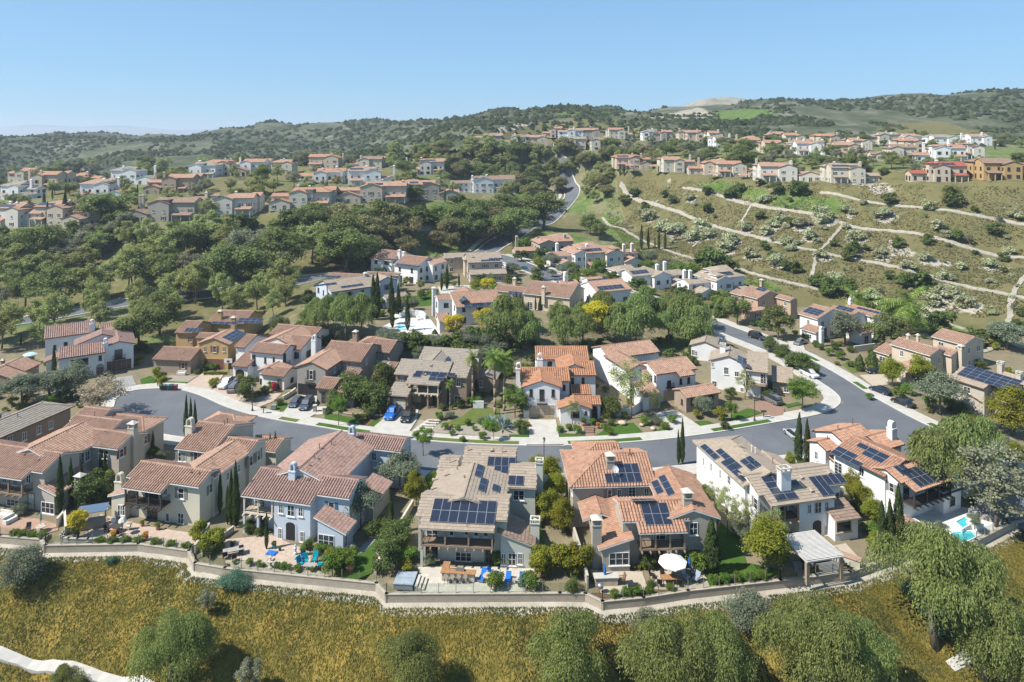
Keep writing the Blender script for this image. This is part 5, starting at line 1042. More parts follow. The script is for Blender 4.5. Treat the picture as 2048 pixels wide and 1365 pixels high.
# ------------------------------------------------------------------ houses on the terrace with the pool
kh('white house with pink tile roof and wide solar strip beside the turquoise terrace pool', 'U7', ((985,440), (1295,415), 4.6), [('gx',(960,385),(1260,365),(1130,432),4.9,.36), ('gx',(890,340),(1150,280),(930,385),5.8), ('gy',(1080,330),3.2,6,6.0), ('gx',(1150,320),(1215,322),2,5.6), ('sf',(890,528),3,4,2.8)], 'white', 'clay', 5, [((858,298),8.0,0,1.0,.9,'box')], [(0,'f',(1060,442),3,2,False), (0,'f',(1110,425),5,1,False), (2,'l',(1000,375),3,2,False)], seed=21, tile=(.38,.5), trim='dark')
kh('white house with slate-blue gables, black windows and arched porch, on the terrace behind the cypresses', 'U7', ((400,310), (500,296), 5.4), [('gx',(110,282),(500,275),(330,318),5.6,.33), ('gy',(560,238),(440,262),6,5.8), ('gx',(350,250),(480,240),3,5.8), ('gx',(520,355),(690,345),(600,372),2.9)], 'blue', 'tan', 5, [((418,205),8.8,3,.9,.9)], [(0,'f',(265,312),4,1,False), (0,'f',(90,305),4,1,False)], prof='flat', seed=22, trim='dark', fascia='dark')
kh('cream house with salmon tile roof and side solar array, behind the slate-blue gabled house', 'U7', ((140,240), (300,248), 5.5), [('gx',(200,180),(420,195),(250,245),5.4), ('gx',(430,165),(640,175),(640,225),5.6)], 'ivory', 'clay', 5, [], [(0,'f',(130,240),4,1,False)], seed=23)
kh('white house with tile roof, long solar array and twin lantern chimneys, on the terrace behind', 'U7', ((600,160), (770,180), 5.6), [('gx',(640,128),(850,130),(690,168),5.7), ('gy',(810,150),(855,162),8,5.8), ('gx',(480,105),(700,100),(560,135),5.2)], 'white', 'clay', 5, [((665,72),8.8,3,1.0,1.0), ((637,60),8.8,3,1.0,1.0)], [(0,'f',(610,162),6,1,False), (2,'f',(550,130),4,1,False)], seed=24, trim='dark')
kh('beige house with tan roof and porch flag, on the far side of the terrace', 'U7', 10, [('gx',(1060,120),(1280,110),(1150,150),5.6), ('gy',(1110,110),(1050,140),6,5.8), ('gx',(920,95),(1100,75),3.5,5.4), ('gx',(1080,205),(1320,200),(1200,222),2.9)], 'beige', 'tan', 5, [((1260,72),8,4,.9,.9)], [(0,'f',(1160,140),4,1,False), (0,'f',(1210,130),3,1,False), (2,'f',(990,125),4,1,False)], prof='flat', seed=25, garage=(3,'f',(1140,262),2.6,2.2,'o'), fascia='brown')
kh('tan house with large blue solar roof, behind the pepper grove', 'U8', ((260,490), (490,515), 4.6), [('gx',(40,430),(240,440),3.4,3.6,.3), ('gx',(250,445),(540,470),(450,515),4.4), ('gy',(320,460),(240,520),5,4.4)], 'beige', 'clay', 5, [((328,432),7.2,2,.9,.9), ((150,380),7.0,2,.9,.9)], [(0,'f',(100,490),6,2,False)], seed=26)
kh('white house with salmon roofs and three dark solar panels, beside the pepper grove', 'U8', ((430,440), (590,425), 4.8), [('gx',(380,360),(570,385),(500,425),4.8,.33), ('gx',(560,375),(700,385),3,4.6), ('gx',(600,445),(800,420),(720,470),4.2)], 'white', 'clay', 5, [((462,345),8.4,3,1.2,1.0,'arch')], [(0,'f',(330,410),4,1,False), (1,'f',(600,410),4,1,False), (2,'f',(670,465),5,2,False)], seed=27)
# ------------------------------------------------------------------ houses on the hills
WN = dict(ivory='cream', beige='tan', taupe='brown', cream='cream', white='white', salmon='red-brown', ochre='ochre')
RN = dict(clay='salmon tile', terra='red tile', grey='grey tile', tan='tan tile', red='bright red tile', brown='brown tile')
ORD = 'first second third fourth fifth sixth seventh eighth ninth tenth eleventh twelfth thirteenth fourteenth'.split()
def villa(label, u, v, y, wpx, wall, roof, yaw, seed, group):
    r = random.Random(seed); q = aty(u, v, y); W_ = wpx/F*y*(1.1 if wpx > 60 else 1.22); big = wpx > 60
    h = House(label, 'P', yaw, q.z, wall, roof, r.choice(('white', 'dark', 'white')), r.choice(('brown', 'green', 'grey')), 'white' if wall == 'white' else 'brown', tiles=False, group=group)
    h.o = Vector((q.x, q.y, q.z)); h.root.location = h.o; h.root.rotation_euler = (0, 0, h.yaw)
    fl = r.choice((-1, 1)); mw = W_*r.uniform(.52, .64); e = r.uniform(6.4, 7.0)+(.7 if q.x < 0 and big else 0)
    def X(a, b): return (a, b) if fl > 0 else (-b, -a)
    x0, x1 = X(-W_/2, -W_/2+mw); b0 = h.add('gx', x0, x1, 0, 9.5, e, .36, r.choice(('', 'l', 'r', '')), None)
    x0, x1 = X(-W_/2+mw*.55, -W_/2+mw*.55+W_*.34); b1 = h.add('gy', x0, x1, -1.6, 10, e-.4, .34, '', None)
    if r.random() < .75: x0, x1 = X(-W_/2+mw*.85, W_/2); h.add('gx', x0, x1, 1.5, 8.5, 3.2 if r.random() < .6 else 5.4, .34, '', None)
    x0, x1 = X(-W_/2-1, -W_/2+mw*.5); h.add('gx', x0, x1, 7, 15, e+.25, .34, 'l', None)
    if big and r.random() < .45: tx = r.uniform(-W_*.2, W_*.2); h.add('gx', tx-2, tx+2, -.9, 3.1, e+1.1, .3, 'lr', None)
    if big and r.random() < .6: x0, x1 = X(W_*.12, W_*.5); h.add('gy', x0, x1, -3.2, 4, 3.1, .34, '', None)
    if big: x0, x1 = X(-W_/2+.5, -W_/2+mw*.5); h.add('sf', x0, x1, -2.6, .4, 2.7, .28, '', None, walls=False); b = h.blocks[-1]; b['nowin'] = 1
    if big:
        for px in np.linspace(x0+.3, x1-.3, 3): MB().box(px-.15, px+.15, -2.4, -2.1, -.3, 2.6).build('post', h.wall, h.root)
    for _ in range(2 if big else 1):
        cx, cy = r.uniform(-W_/2+1, W_/2-1), r.uniform(2, 7); t = e+r.uniform(2.2, 3); m = MB(); m.box(-.5, .5, -.4, .4, 2, t-.5); o = m.build('chimney', h.wall, h.root, (cx, cy, 0))
        c = MB(); c.prism([(-.62,-.52),(.62,-.52),(.62,.52),(-.62,.52)], t-.49, t-.1, 0, [(-.2,-.15),(.2,-.15),(.2,.15),(-.2,.15)]); c.build('chimney_cap', h.wall, o)
    if r.random() < .3 and big: h.blocks[b0]['PL'] and _hsolar(h, b0, r)
    auto_wins(h, seed, density=3.0 if big else 3.8); return h
def _hsolar(h, bi, r):
    a, e, g, n = h.plane(bi, 'f'); from mathutils import Matrix
    M = Matrix((e, g, n)).transposed().to_euler(); me = panel_mesh(1.65, 1.0)
    for i in range(4):
        for j in range(2):
            o = link('solar_panel', me, h.root); o.location = a+e*(1+i*1.67)+g*(1.2+j*1.02)+n*.12; o.rotation_euler = M
SEEN = {'on the left hillside, front row': {2: 'large tan-brown villa with arcaded ground floor and red roof on the left hillside', 4: 'cream villa with arched loggia and red roof facing the left valley'}, 'along the crest above the terraced slope': {6: 'tan house with a bright red tile roof on the crest above the slope', 7: 'ochre house with brown roof at the right edge of the crest'}}
sd = 100
for row, L in HILL:
    order = sorted(range(len(L)), key=lambda i: L[i][0])
    for k, i in enumerate(order):
        u, v, y, w, wall, roof, yaw = L[i]; sd += 1
        roof = {0: 'terra', 3: 'brown'}.get(sd % 5, roof) if roof == 'clay' else roof
        lb = SEEN.get(row, {}).get(i) or f'{WN[wall]} house with {RN[roof]} roof, {ORD[k]} from left {row}'
        villa(lb, u, v, y, w, wall, roof, yaw, sd, 'houses '+row)
for lb, u, v, z, w, wall, roof, yaw, sd_ in (('tall white house with tan roof and solar panels, just above the pepper grove',1322,588,.5,125,'white','tan',24,301), ('white house with tan roof and solar panels, behind the yellow palm on the side street',1440,598,.3,125,'white','tan',24,303),
    ('cream house with salmon roof, behind the pepper trees near the top of the side street',1228,540,3,115,'ivory','clay',22,304), ('white house with salmon roof and dark windows, near the top of the side street',1160,540,3.5,100,'white','clay',22,318), ('tan house with red tile roof where the side street meets the valley road',1092,518,4.2,110,'taupe','clay',16,306)):
    y = (CH-z)*F/(v-HV); hh = villa(lb, u, v, y, w, wall, roof, yaw, sd_, None)
    if 'solar' in lb: _hsolar(hh, 0, rng)
# open pavilions below the crest houses
def pavilion(u, v, y, label, w=5.5, d=4.5, hh=2.9, roof='terra', yaw=0):
    q = aty(u, v, y); h = House(label, 'P', yaw, q.z, 'beige', roof, tiles=False, cat='pavilion', name='pavilion', group='garden pavilions on the crest'); h.o = Vector((q.x, q.y, q.z)); h.root.location = h.o
    h.add('gx', -w/2, w/2, 0, d, hh, .4, 'lr', None, walls=False)
    for sx in (-1, 1):
        for sy in (.35, d-.35): MB().box(sx*(w/2-.4)-.15, sx*(w/2-.4)+.15, sy-.15, sy+.15, -.6, hh+.1).build('post', trimm('wood'), h.root)
for u, v, y, lb in ((1262,341,388,'small open pavilion with red tile roof at the left end of the crest'), (1312,343,380,'open pavilion with red roof, second along the crest'), (1432,360,346,'dark open pavilion with red roof below the white crest house'), (1492,362,338,'long open pavilion with red roof on the crest terrace')): pavilion(u, v, y, lb)
# ------------------------------------------------------------------ plants
BARK = plain('bark_grey_brown', (.17,.135,.10), .95, .05, .3, 3); PALMBARK = plain('palm_bark', (.26,.20,.14), .95, .05, .3, 4)
LM = dict(
    oak=leaf_mat('oak_leaves', (0.095,0.125,0.045), (0.210,0.250,0.090)), syc=leaf_mat('sycamore_leaves', (0.190,0.220,0.075), (0.350,0.390,0.150), (0.430,0.440,0.190)), pep=leaf_mat('pepper_leaves', (0.125,0.155,0.048), (0.260,0.300,0.095), (0.330,0.360,0.130)),
    pepd=leaf_mat('pepper_grove_leaves', (0.120,0.165,0.052), (0.260,0.325,0.110), (0.340,0.390,0.150)), olive=leaf_mat('olive_leaves', (0.116,0.139,0.093), (0.232,0.264,0.178)), cyp=leaf_mat('cypress_leaves', (0.030,0.050,0.018), (0.085,0.120,0.036)),
    lime=leaf_mat('lime_leaves', (0.130,0.155,0.020), (0.270,0.280,0.040), (0.370,0.340,0.050)), bright=leaf_mat('bright_leaves', (0.075,0.130,0.022), (0.170,0.250,0.050)), grey=leaf_mat('grey_scrub_leaves', (0.150,0.160,0.100), (0.280,0.285,0.190)), dry=leaf_mat('dry_twigs', (0.232,0.194,0.132), (0.419,0.364,0.256)),
    flower=leaf_mat('cream_flower_shrub', (0.202,0.240,0.116), (0.512,0.527,0.295), (0.600,0.600,0.558)), dark=leaf_mat('dark_shrub_leaves', (0.060,0.090,0.027), (0.145,0.185,0.060)), teal=leaf_mat('blue_green_leaves', (0.054,0.116,0.070), (0.124,0.217,0.132)), gold=leaf_mat('golden_leaves', (0.310,0.232,0.023), (0.600,0.480,0.046), (0.600,0.600,0.062)),
    brown=leaf_mat('brown_olive_leaves', (0.150,0.145,0.065), (0.290,0.270,0.130)), red=leaf_mat('bougainvillea', (0.388,0.031,0.078), (0.600,0.078,0.124)), palm=leaf_mat('palm_fronds', (0.093,0.155,0.031), (0.248,0.310,0.078)), agave=leaf_mat('agave_leaves', (0.155,0.232,0.217), (0.310,0.403,0.372)), orange=leaf_mat('orange_flowers', (0.600,0.186,0.046), (0.600,0.388,0.078)), ice=leaf_mat('iceplant_leaves', (0.125,0.110,0.030), (0.170,0.146,0.040), (0.215,0.178,0.048)), iced=leaf_mat('iceplant_dark', (0.055,0.062,0.022), (0.090,0.090,0.030), (0.120,0.110,0.036)), iceg=leaf_mat('iceplant_green', (0.090,0.105,0.032), (0.125,0.137,0.042), (0.155,0.165,0.050)))
def quads(C, N, a, b, rs, name, mat, twist=None):
    """leaf quads at C facing N, half sizes a (across) and b (along)"""
    n = len(C); N = N/np.maximum(np.linalg.norm(N, axis=1, keepdims=True), 1e-6); T = rs.normal(size=(n,3)) if twist is None else twist
    T = T-N*(T*N).sum(1, keepdims=True); T /= np.maximum(np.linalg.norm(T, axis=1, keepdims=True), 1e-6); B = np.cross(N, T); a = np.broadcast_to(a, n)[:,None]; b = np.broadcast_to(b, n)[:,None]
    V = np.stack([C-T*b, C+B*a-N*b*.12, C+T*b, C-B*a-N*b*.12], 1).reshape(-1, 3); return npmesh(name, V, np.arange(4*n).reshape(n, 4), mat)
def clumps(rs, n, W_, H, base, shape='round', rr=(.20,.38), ex=.72):
    out = []
    for i in range(n):
        while True:
            p = rs.uniform(-1, 1, 3)
            if (p**2).sum() < 1 and (p**2).sum() > .12: break
        r = rs.uniform(*rr)
        x, y, z = p[0]*W_/2*ex, p[1]*W_/2*ex, base+(H-base)*(.5+.40*p[2])
        if shape == 'cone': x, y = x*(1.25-.75*(p[2]*.5+.5)), y*(1.25-.75*(p[2]*.5+.5))
        out.append((x, y, z, r*W_*.5))
    return out
def crown(kind, seed, H, W_, n, leaf, base=.28, mat='oak', nc=14, flat=.9, rr=(.20,.38), ex=.72):
    rs = np.random.RandomState(seed); cl = np.array(clumps(rs, nc, W_, H, H*base, 'round', rr, ex)); k = rs.choice(len(cl), n, p=cl[:,3]**2/(cl[:,3]**2).sum())
    d = rs.normal(size=(n,3)); d /= np.linalg.norm(d, axis=1, keepdims=True); d[:,2] = np.where(d[:,2] < -.35, -d[:,2]*.6, d[:,2]); rad = cl[k,3]*(rs.uniform(.25, 1.0, n)**.5*1.08); C = cl[k,:3]+d*rad[:,None]*np.array([1,1,flat])
    C = C+rs.normal(size=(n,3))*.035*W_*np.array([1,1,.8]); C[:,2] = np.maximum(C[:,2], .02*H); N = d*.8+rs.normal(size=(n,3))*.42+np.array([-.15,0,.6]); s = leaf*rs.uniform(.6, 1.3, n); return quads(C, N, s*.5, s*.75, rs, kind+'_crown', LM[mat]), cl
def crown_pepper(seed, H, W_, n, leaf, mat='pep', nc=16, hang=1.4):
    rs = np.random.RandomState(seed); cl = np.array(clumps(rs, nc, W_, H*.98, H*.30, 'cone', (.13,.29), .86)); ns = n//6; k = rs.choice(len(cl), ns, p=cl[:,3]**2/(cl[:,3]**2).sum())
    d = rs.normal(size=(ns,3)); d /= np.linalg.norm(d, axis=1, keepdims=True); d[:,2] = np.abs(d[:,2])*.9-.1; st = cl[k,:3]+d*(cl[k,3]*rs.uniform(.7,1.05,ns))[:,None]; L = rs.uniform(.4, 1.0, ns)*hang; out = d.copy(); out[:,2] = 0
    t = np.tile(np.linspace(.0, 1, 6), ns); i = np.repeat(np.arange(ns), 6); C = st[i]+out[i]*(np.sqrt(t)*.35*hang)[:,None]; C[:,2] -= t*t*L[i]; C += rs.normal(size=C.shape)*.06; C[:,2] = np.maximum(C[:,2], H*.06)
    N = out[i]+rs.normal(size=C.shape)*.5+np.array([-.1,0,.5]); tw = np.tile([0,0,-1.0], (len(C),1))+out[i]*.4+rs.normal(size=C.shape)*.25; s = leaf*rs.uniform(.7,1.3,len(C)); return quads(C, N, s*.34, s*.95, rs, 'pepper_crown', LM[mat], tw), cl
def crown_cypress(seed, H, W_, n, leaf, mat='cyp'):
    rs = np.random.RandomState(seed); t = rs.uniform(0, 1, n)**.85; a = rs.uniform(0, 6.283, n); ph = rs.uniform(0, 6.28, 3); prof = np.minimum(1, (t*5)**.6)*np.clip((1-t)*1.75, 0, 1)**.7; prof = prof*(1+.14*np.sin(a*3+t*19+ph[0])+.1*np.sin(a*5-t*31+ph[1])); r = W_/2*prof*rs.uniform(.72, 1.08, n)
    C = np.stack([r*np.cos(a)+.06*W_*np.sin(t*5+ph[2]), r*np.sin(a), H*(.02+.98*t)], 1); N = np.stack([np.cos(a), np.sin(a), np.full(n,.25)], 1)+rs.normal(size=(n,3))*.35; tw = np.tile([0,0,1.0], (n,1))+rs.normal(size=(n,3))*.3; s = leaf*rs.uniform(.6,1.3,n); return quads(C, N, s*.4, s*1.0, rs, 'cypress_crown', LM[mat], tw)
def trunk_mesh(seed, H, cl, r, base=.0, limbs=5, mat=None, up=.42):
    rs = random.Random(seed); b = MB(); top = (rs.uniform(-.04,.04)*H, rs.uniform(-.04,.04)*H, H*up); b.tube((0,0,-.5), top, r*1.15, r*.7, 7)
    idx = list(range(len(cl))); rs.shuffle(idx)
    for i in idx[:limbs]:
        c = cl[i]; mid = ((top[0]+c[0])/2, (top[1]+c[1])/2, top[2]+(c[2]-top[2])*.62); b.tube(top, mid, r*.55, r*.34, 5); b.tube(mid, (c[0],c[1],c[2]), r*.34, r*.1, 4)
    return b.mesh('trunk', mat or BARK, True)
PROTO = {}
def proto(key, name, fn):
    L = []
    for i in range(fn[0]):
        tr, cr = fn[1](i); L.append((name, tr, cr))
    PROTO[key] = L
def mk(kind, H, W_, n, leaf, base, mat, nc=14, r=.2, limbs=5, flat=.9, s0=0, up=.42, rr=(.20,.38), ex=.72):
    def f(i):
        m, cl = crown(kind, s0+i*7+3, H, W_, n, leaf, base, mat, nc, flat, rr, ex); return trunk_mesh(s0+i, H, cl, r, limbs=limbs, up=up), m
    return f
def mkp(H, W_, n, leaf, mat, hang, r=.22, s0=0, nc=16):
    def f(i):
        m, cl = crown_pepper(s0+i*5+1, H, W_, n, leaf, mat, nc, hang); return trunk_mesh(s0+i+50, H, cl, r, limbs=6), m
    return f
proto('oak', 'oak_tree', (3, mk('oak', 8, 9, 7000, .26, .2, 'oak', 38, .24, limbs=9, s0=1, rr=(.13,.30), ex=.84)))
proto('syc', 'sycamore_tree', (4, mk('sycamore', 12, 9, 5200, .29, .22, 'syc', 46, .2, 16, .95, 2, .36, (.10,.22), .9)))
proto('pepN', 'pepper_tree', (5, mkp(8.5, 8.6, 26000, .115, 'pep', 1.5, .24, 3, 26)))
proto('pep', 'pepper_tree', (4, mkp(11, 9.5, 9000, .26, 'pepd', 2.3, .26, 4, 26)))
proto('olive', 'olive_tree', (2, mk('olive', 4.5, 5, 8000, .12, .2, 'olive', 24, .14, s0=5)))
proto('street', 'street_tree', (2, mk('street', 4.6, 3.4, 4600, .105, .32, 'bright', 30, .07, s0=6, up=.5, rr=(.13,.28), ex=.82)))
proto('lime', 'leafy_tree', (3, mk('lime', 5, 4.2, 9500, .115, .1, 'lime', 30, .1, s0=7)))
proto('limelow', 'leafy_shrub', (3, mk('limelow', 1.8, 2.2, 3200, .095, .0, 'lime', 18, .04, s0=8)))
proto('bush', 'round_bush', (3, mk('bush', 2.6, 3.4, 4000, .12, .0, 'dark', 22, .06, s0=9)))
proto('bright', 'green_bush', (3, mk('bright', 1.5, 1.9, 2000, .09, .0, 'bright', 16, .04, s0=10)))
proto('bigbush', 'broad_shrub', (2, mk('bigbush', 4.5, 6.5, 12000, .125, .0, 'olive', 40, .1, s0=31)))
proto('teal', 'blue_green_shrub', (2, mk('teal', 2.6, 6, 8000, .11, .0, 'teal', 30, .06, s0=32)))
proto('hbush', 'hillside_bush', (3, mk('hbush', 4, 5, 1500, .36, .02, 'dark', 12, .12, s0=11)))
proto('flower', 'flowering_shrub', (3, mk('flower', 3, 5.2, 1500, .34, .0, 'flower', 12, .08, s0=12)))
proto('grey', 'grey_tree', (3, mk('grey', 7, 6, 4600, .17, .18, 'grey', 40, .15, limbs=14, s0=13, rr=(.11,.24), ex=.88)))
proto('brown', 'brown_leaved_tree', (3, mk('brown', 7.5, 8, 6000, .28, .18, 'brown', 18, .2, s0=14)))
proto('dry', 'bare_twiggy_tree', (2, mk('dry', 5, 5, 2400, .15, .22, 'dry', 16, .1, limbs=12, s0=15)))
proto('slim', 'slender_tree', (2, mk('slim', 7, 4.6, 4200, .10, .26, 'syc', 40, .09, limbs=16, s0=16, rr=(.10,.22), ex=.9)))
proto('gold', 'golden_tree', (2, mk('gold', 4, 3.4, 4000, .13, .08, 'gold', 22, .09, s0=17)))
proto('cyp', 'cypress_tree', (3, lambda i: (MB().tube((0,0,-.3),(0,0,1.2),.12,.08).mesh('trunk', BARK), crown_cypress(20+i, 9, 1.15, 5200, .125))))
proto('cypf', 'cypress_tree', (2, lambda i: (MB().tube((0,0,-.3),(0,0,1.2),.16,.1).mesh('trunk', BARK), crown_cypress(25+i, 11, 1.9, 700, .42))))
proto('hedge', 'clipped_shrub', (1, lambda i: (MB().tube((0,0,-.1),(0,0,.4),.05,.05).mesh('trunk', BARK), crown_cypress(29, 2.4, 1.5, 1600, .15, 'dark'))))
def palm(seed, H, nf, fl, mat='palm', fan=False):
    rs = random.Random(seed); b = MB(); px, py = 0, 0
    for i in range(6): q = (px+rs.uniform(-.05,.05), py+rs.uniform(-.05,.05)); b.tube((px,py,H*i/6-.2), (q[0],q[1],H*(i+1)/6-.2), .22-.012*i, .21-.012*i, 8); px, py = q
    m = MB()
    for k in range(nf):
        a = k*2.399+rs.uniform(-.2,.2); el = R(rs.uniform(-35, 78)); L = fl*rs.uniform(.8,1.1); P = []; dx, dy = math.cos(a), math.sin(a); x = 0; z = H; e = el
        for j in range(8): P.append(Vector((px+dx*x, py+dy*x, z))); x += L/8*math.cos(e); z += L/8*math.sin(e); e -= R(11 if not fan else 6)
        side = Vector((-dy, dx, 0))
        for j in range(1, 8):
            w = fl*(.22 if not fan else .3)*math.sin(math.pi*(j+.6)/9)
            for sg in (-1, 1):
                for q in (0, .5): c = P[j-1].lerp(P[j], q); t = (P[j]-P[j-1]); tip = c+side*sg*w+t*.6-Vector((0,0,w*.35)); m.poly([c, c+t*.38, tip])
        for j in range(7): m.poly([P[j]+side*.03, P[j+1]+side*.02, P[j+1]-side*.02, P[j]-side*.03])
    return b.mesh('trunk', PALMBARK, True), m.mesh('palm_crown', LM[mat])
proto('palm', 'palm_tree', (2, lambda i: palm(i+3, 7.5, 34, 2.5))); proto('palmlow', 'palm_tree', (2, lambda i: palm(i+8, 2.2, 26, 2.6))); proto('fan', 'fan_palm_tree', (1, lambda i: palm(11, 8.2, 46, 2.2, 'palm', True)))
HT = {}
for k, L in PROTO.items(): HT[k] = max(v.co.z for v in L[0][2].vertices)
_pc = {}
def plant(kind, pos, h, label, cat, group=None, wf=1.0, part='crown'):
    L = PROTO[kind]; name, tr, cr = L[_pc.get(kind, 0) % len(L)]; _pc[kind] = _pc.get(kind, 0)+1; s = h/HT[kind]
    o = empty(name, pos, rng.uniform(0, 6.28)); o.scale = (s*wf, s*wf, s); tag(o, label, cat, group); link('trunk' if cat in ('tree','palm') else 'stem', tr, o); link(part if cat in ('tree','palm') else 'foliage', cr, o); return o
def inside(p, m=.55):
    if p.y < 105: p.y = max(p.y, float(np.interp(p.x, _wx, _wy))+m)
    return p
def trees(kind, items, label, cat='tree', group=None, ground='flat', wf=1.0, z=0.0):
    """items: (u, v of the foot, height in photo pixels)"""
    for it in items:
        u, v, hp = it[:3]; p = inside(at(u, v, z)) if ground == 'flat' else hit(u, v, 50, pads=True); plant(kind, p, hp/F*p.y, it[3] if len(it) > 3 else label, cat, group, wf if len(it) < 5 else it[4])
def scatter(kinds, poly, n, hr, label, group, cat='tree', mind=3.5, seed=0, y0=150, avoid=True, wf=(.9,1.2)):
    r = random.Random(seed); P = [fr('P', p) for p in poly]; us = [p[0] for p in P]; vs = [p[1] for p in P]; done = []; t = 0
    while len(done) < n and t < n*14:
        t += 1; u, v = r.uniform(min(us), max(us)), r.uniform(min(vs), max(vs))
        if not inpoly(np.array([u]), np.array([v]), P)[0]: continue
        p = hit(u, v, y0, pads=True)
        if any((p-q).length < mind for q in done): continue
        if avoid and blocked(p.x, p.y): continue
        done.append(p); kind, lb, gp = r.choice(kinds); plant(kind, p-Vector((0,0,.2)), r.uniform(*hr)/F*p.y, lb, cat, gp, r.uniform(*wf))
# footprints that plants keep out of
FOOT = []
for h_ in HOUSES:
    for b in h_.blocks: FOOT.append((h_, b))
def blocked(x, y, m=.6):
    for h_, b in FOOT:
        dx, dy = x-h_.o.x, y-h_.o.y; lx, ly = dx*h_.c+dy*h_.s_, -dx*h_.s_+dy*h_.c
        if b['X0']-m < lx < b['X1']+m and b['Y0']-m < ly < b['Y1']+m: return True
    return False
# --- foreground slope
trees('pepN', [(345,1392,165,'weeping pepper tree on the slope below the cream house',.98),(818,1412,146,'pepper tree at the bottom edge below the hot tub',.98),(1150,1425,190,'pepper tree on the slope below the blue loungers',.98),(1325,1405,196,'pepper tree on the slope hiding the wall below the parasol',.98),(1432,1405,166,'pepper tree beside the broad grey-green shrub on the slope',.98),(1625,1410,215,'largest pepper tree on the slope, below the patio cover',.98),(1712,1400,168,'pepper tree just right of the largest one on the slope',.98),(1872,1296,245,'pepper tree on the slope before the swimming pool',.98),(1968,1362,190,'pepper tree at the lower right of the slope',.98),(2022,1410,140,'pepper tree in the bottom right corner',.98),(130,1405,70,'small pepper sapling beside the concrete ditch',.98)], '', 'tree', 'pepper trees on the foreground slope', 'hill')
trees('bigbush', [(45,1168,78,'broad grey-green shrub on the slope at the left edge, below the wall',1.0),(1498,1262,82,'broad grey-green shrub against the pale path below the parasol house',1.0),(1585,1255,50,'small grey-green shrub just behind the broad one on the slope',1.0)], '', 'shrub', ground='hill')
trees('teal', [(1850,1215,52,'blue-green shrub on the slope below the pool terrace',1.0),(1890,1262,48,'bright blue-green shrub lower on the slope below the pool',1.0),(470,1172,30,'low green shrub patch at the top of the foreground slope',1.3),(222,1128,16,'small bright green patch near the top of the foreground slope',.9)], '', 'shrub', ground='hill')
trees('grey', [(415,1225,45,'twiggy grey shrub at the top of the foreground slope',1.0),(500,1390,70,'grey leafless shrub beside the foreground pepper tree',1.0),(1290,1290,70,'dark twiggy shrub between the foreground pepper trees',1.1)], '', 'shrub', ground='hill')
# --- cypresses
cy = lambda L, lb, gp, wf=1.0, kind='cyp': trees(kind, L, lb, 'tree', gp, 'flat', wf)
cy([(372,880,92),(381,880,86),(390,880,82)], 'one of three slim cypresses in front of the cul-de-sac', 'three cypresses by the cul-de-sac', .75)
cy([(120,1030,122),(142,1012,98),(163,1000,80)], 'slim cypress beside the balcony of the leftmost house', 'cypresses by the leftmost house', .9)
cy([(203,966,80),(210,970,70),(298,915,60),(306,915,54)], 'slim cypress between the leftmost and the cream house', 'cypresses between the left houses', .9)
cy([(440,1030,88),(462,1052,115),(472,1056,136),(455,1050,80),(540,925,60),(550,925,64)], 'tall slim cypress along the right side of the cream house', 'cypresses beside the cream house', .85)
cy([(533,1100,78)], 'short narrow cypress at the terrace of the blue-grey house', None, .8); cy([(782,1068,90)], 'slim cypress in the side yard of the blue-grey house', None, .9)
cy([(1357,930,72),(1365,930,96)], 'dark slim cypress by the street between the taupe and white houses', 'two cypresses by the street', .8)
cy([(1598,932,108),(1615,936,100)], 'tall cypress pair between the two white houses on the right', 'cypress pair between the white houses', 1.15)
cy([(1764,1108,108),(1780,1108,112),(1799,1108,140)], 'tall cypress in the row beside the stone garden pavilion', 'cypress row by the garden pavilion', 1.25)
cy([(1424,1148,112)], 'shaggy conifer against the wall of the taupe house', None, 2.2)
cy([(22,0,0)][:0], '', None)
for p_, h_ in (((747,640),92),((754,640),96),((783,632),82),((785,657),60),((797,628),62),((815,662),70)): plant('cyp', at(*p_, 5), h_/F*at(*p_, 5).y, 'slim dark cypress beside the turquoise pool', 'tree', 'cypresses by the pool', 1.2)
for p_, h_ in (((883,582),38),((894,580),54),((918,575),30),((970,580),24),((1033,620),38),((1040,620),34),((1071,622),30),((1080,622),32),((1192,610),30)): plant('cyp', at(*p_, 5), h_/F*at(*p_, 5).y, 'small cypress between the houses on the terrace', 'tree', 'small cypresses on the terrace', 1.1)
cy([(108,752,60),(42,692,26)], 'cypress beside the white house left of the cul-de-sac', 'cypresses by the left white house', 1.1)
trees('cypf', [(1283,500,52),(1297,498,44),(1318,500,44),(1330,500,44),(1310,498,24),(1067,508,36),(1075,508,40)], 'dark cypress at the foot of the terraced slope', 'tree', 'cypresses at the foot of the slope', 'hill', .8)
trees('cypf', [(95,452,50),(130,450,72),(168,450,54),(88,420,40),(275,400,32),(105,400,24),(20,345,18),(1000,378,34),(1010,376,48),(1020,376,46),(1030,378,50),(1040,380,40),(990,380,30),(1050,372,30),(1060,368,26),(890,405,28),(905,402,32),(1240,352,26),(1248,352,24),(1190,333,20),(1720,305,18),(1728,305,16),(1990,300,20)], 'dark cypress among the hillside houses', 'tree', 'cypresses among the hillside houses', 'hill', .9)
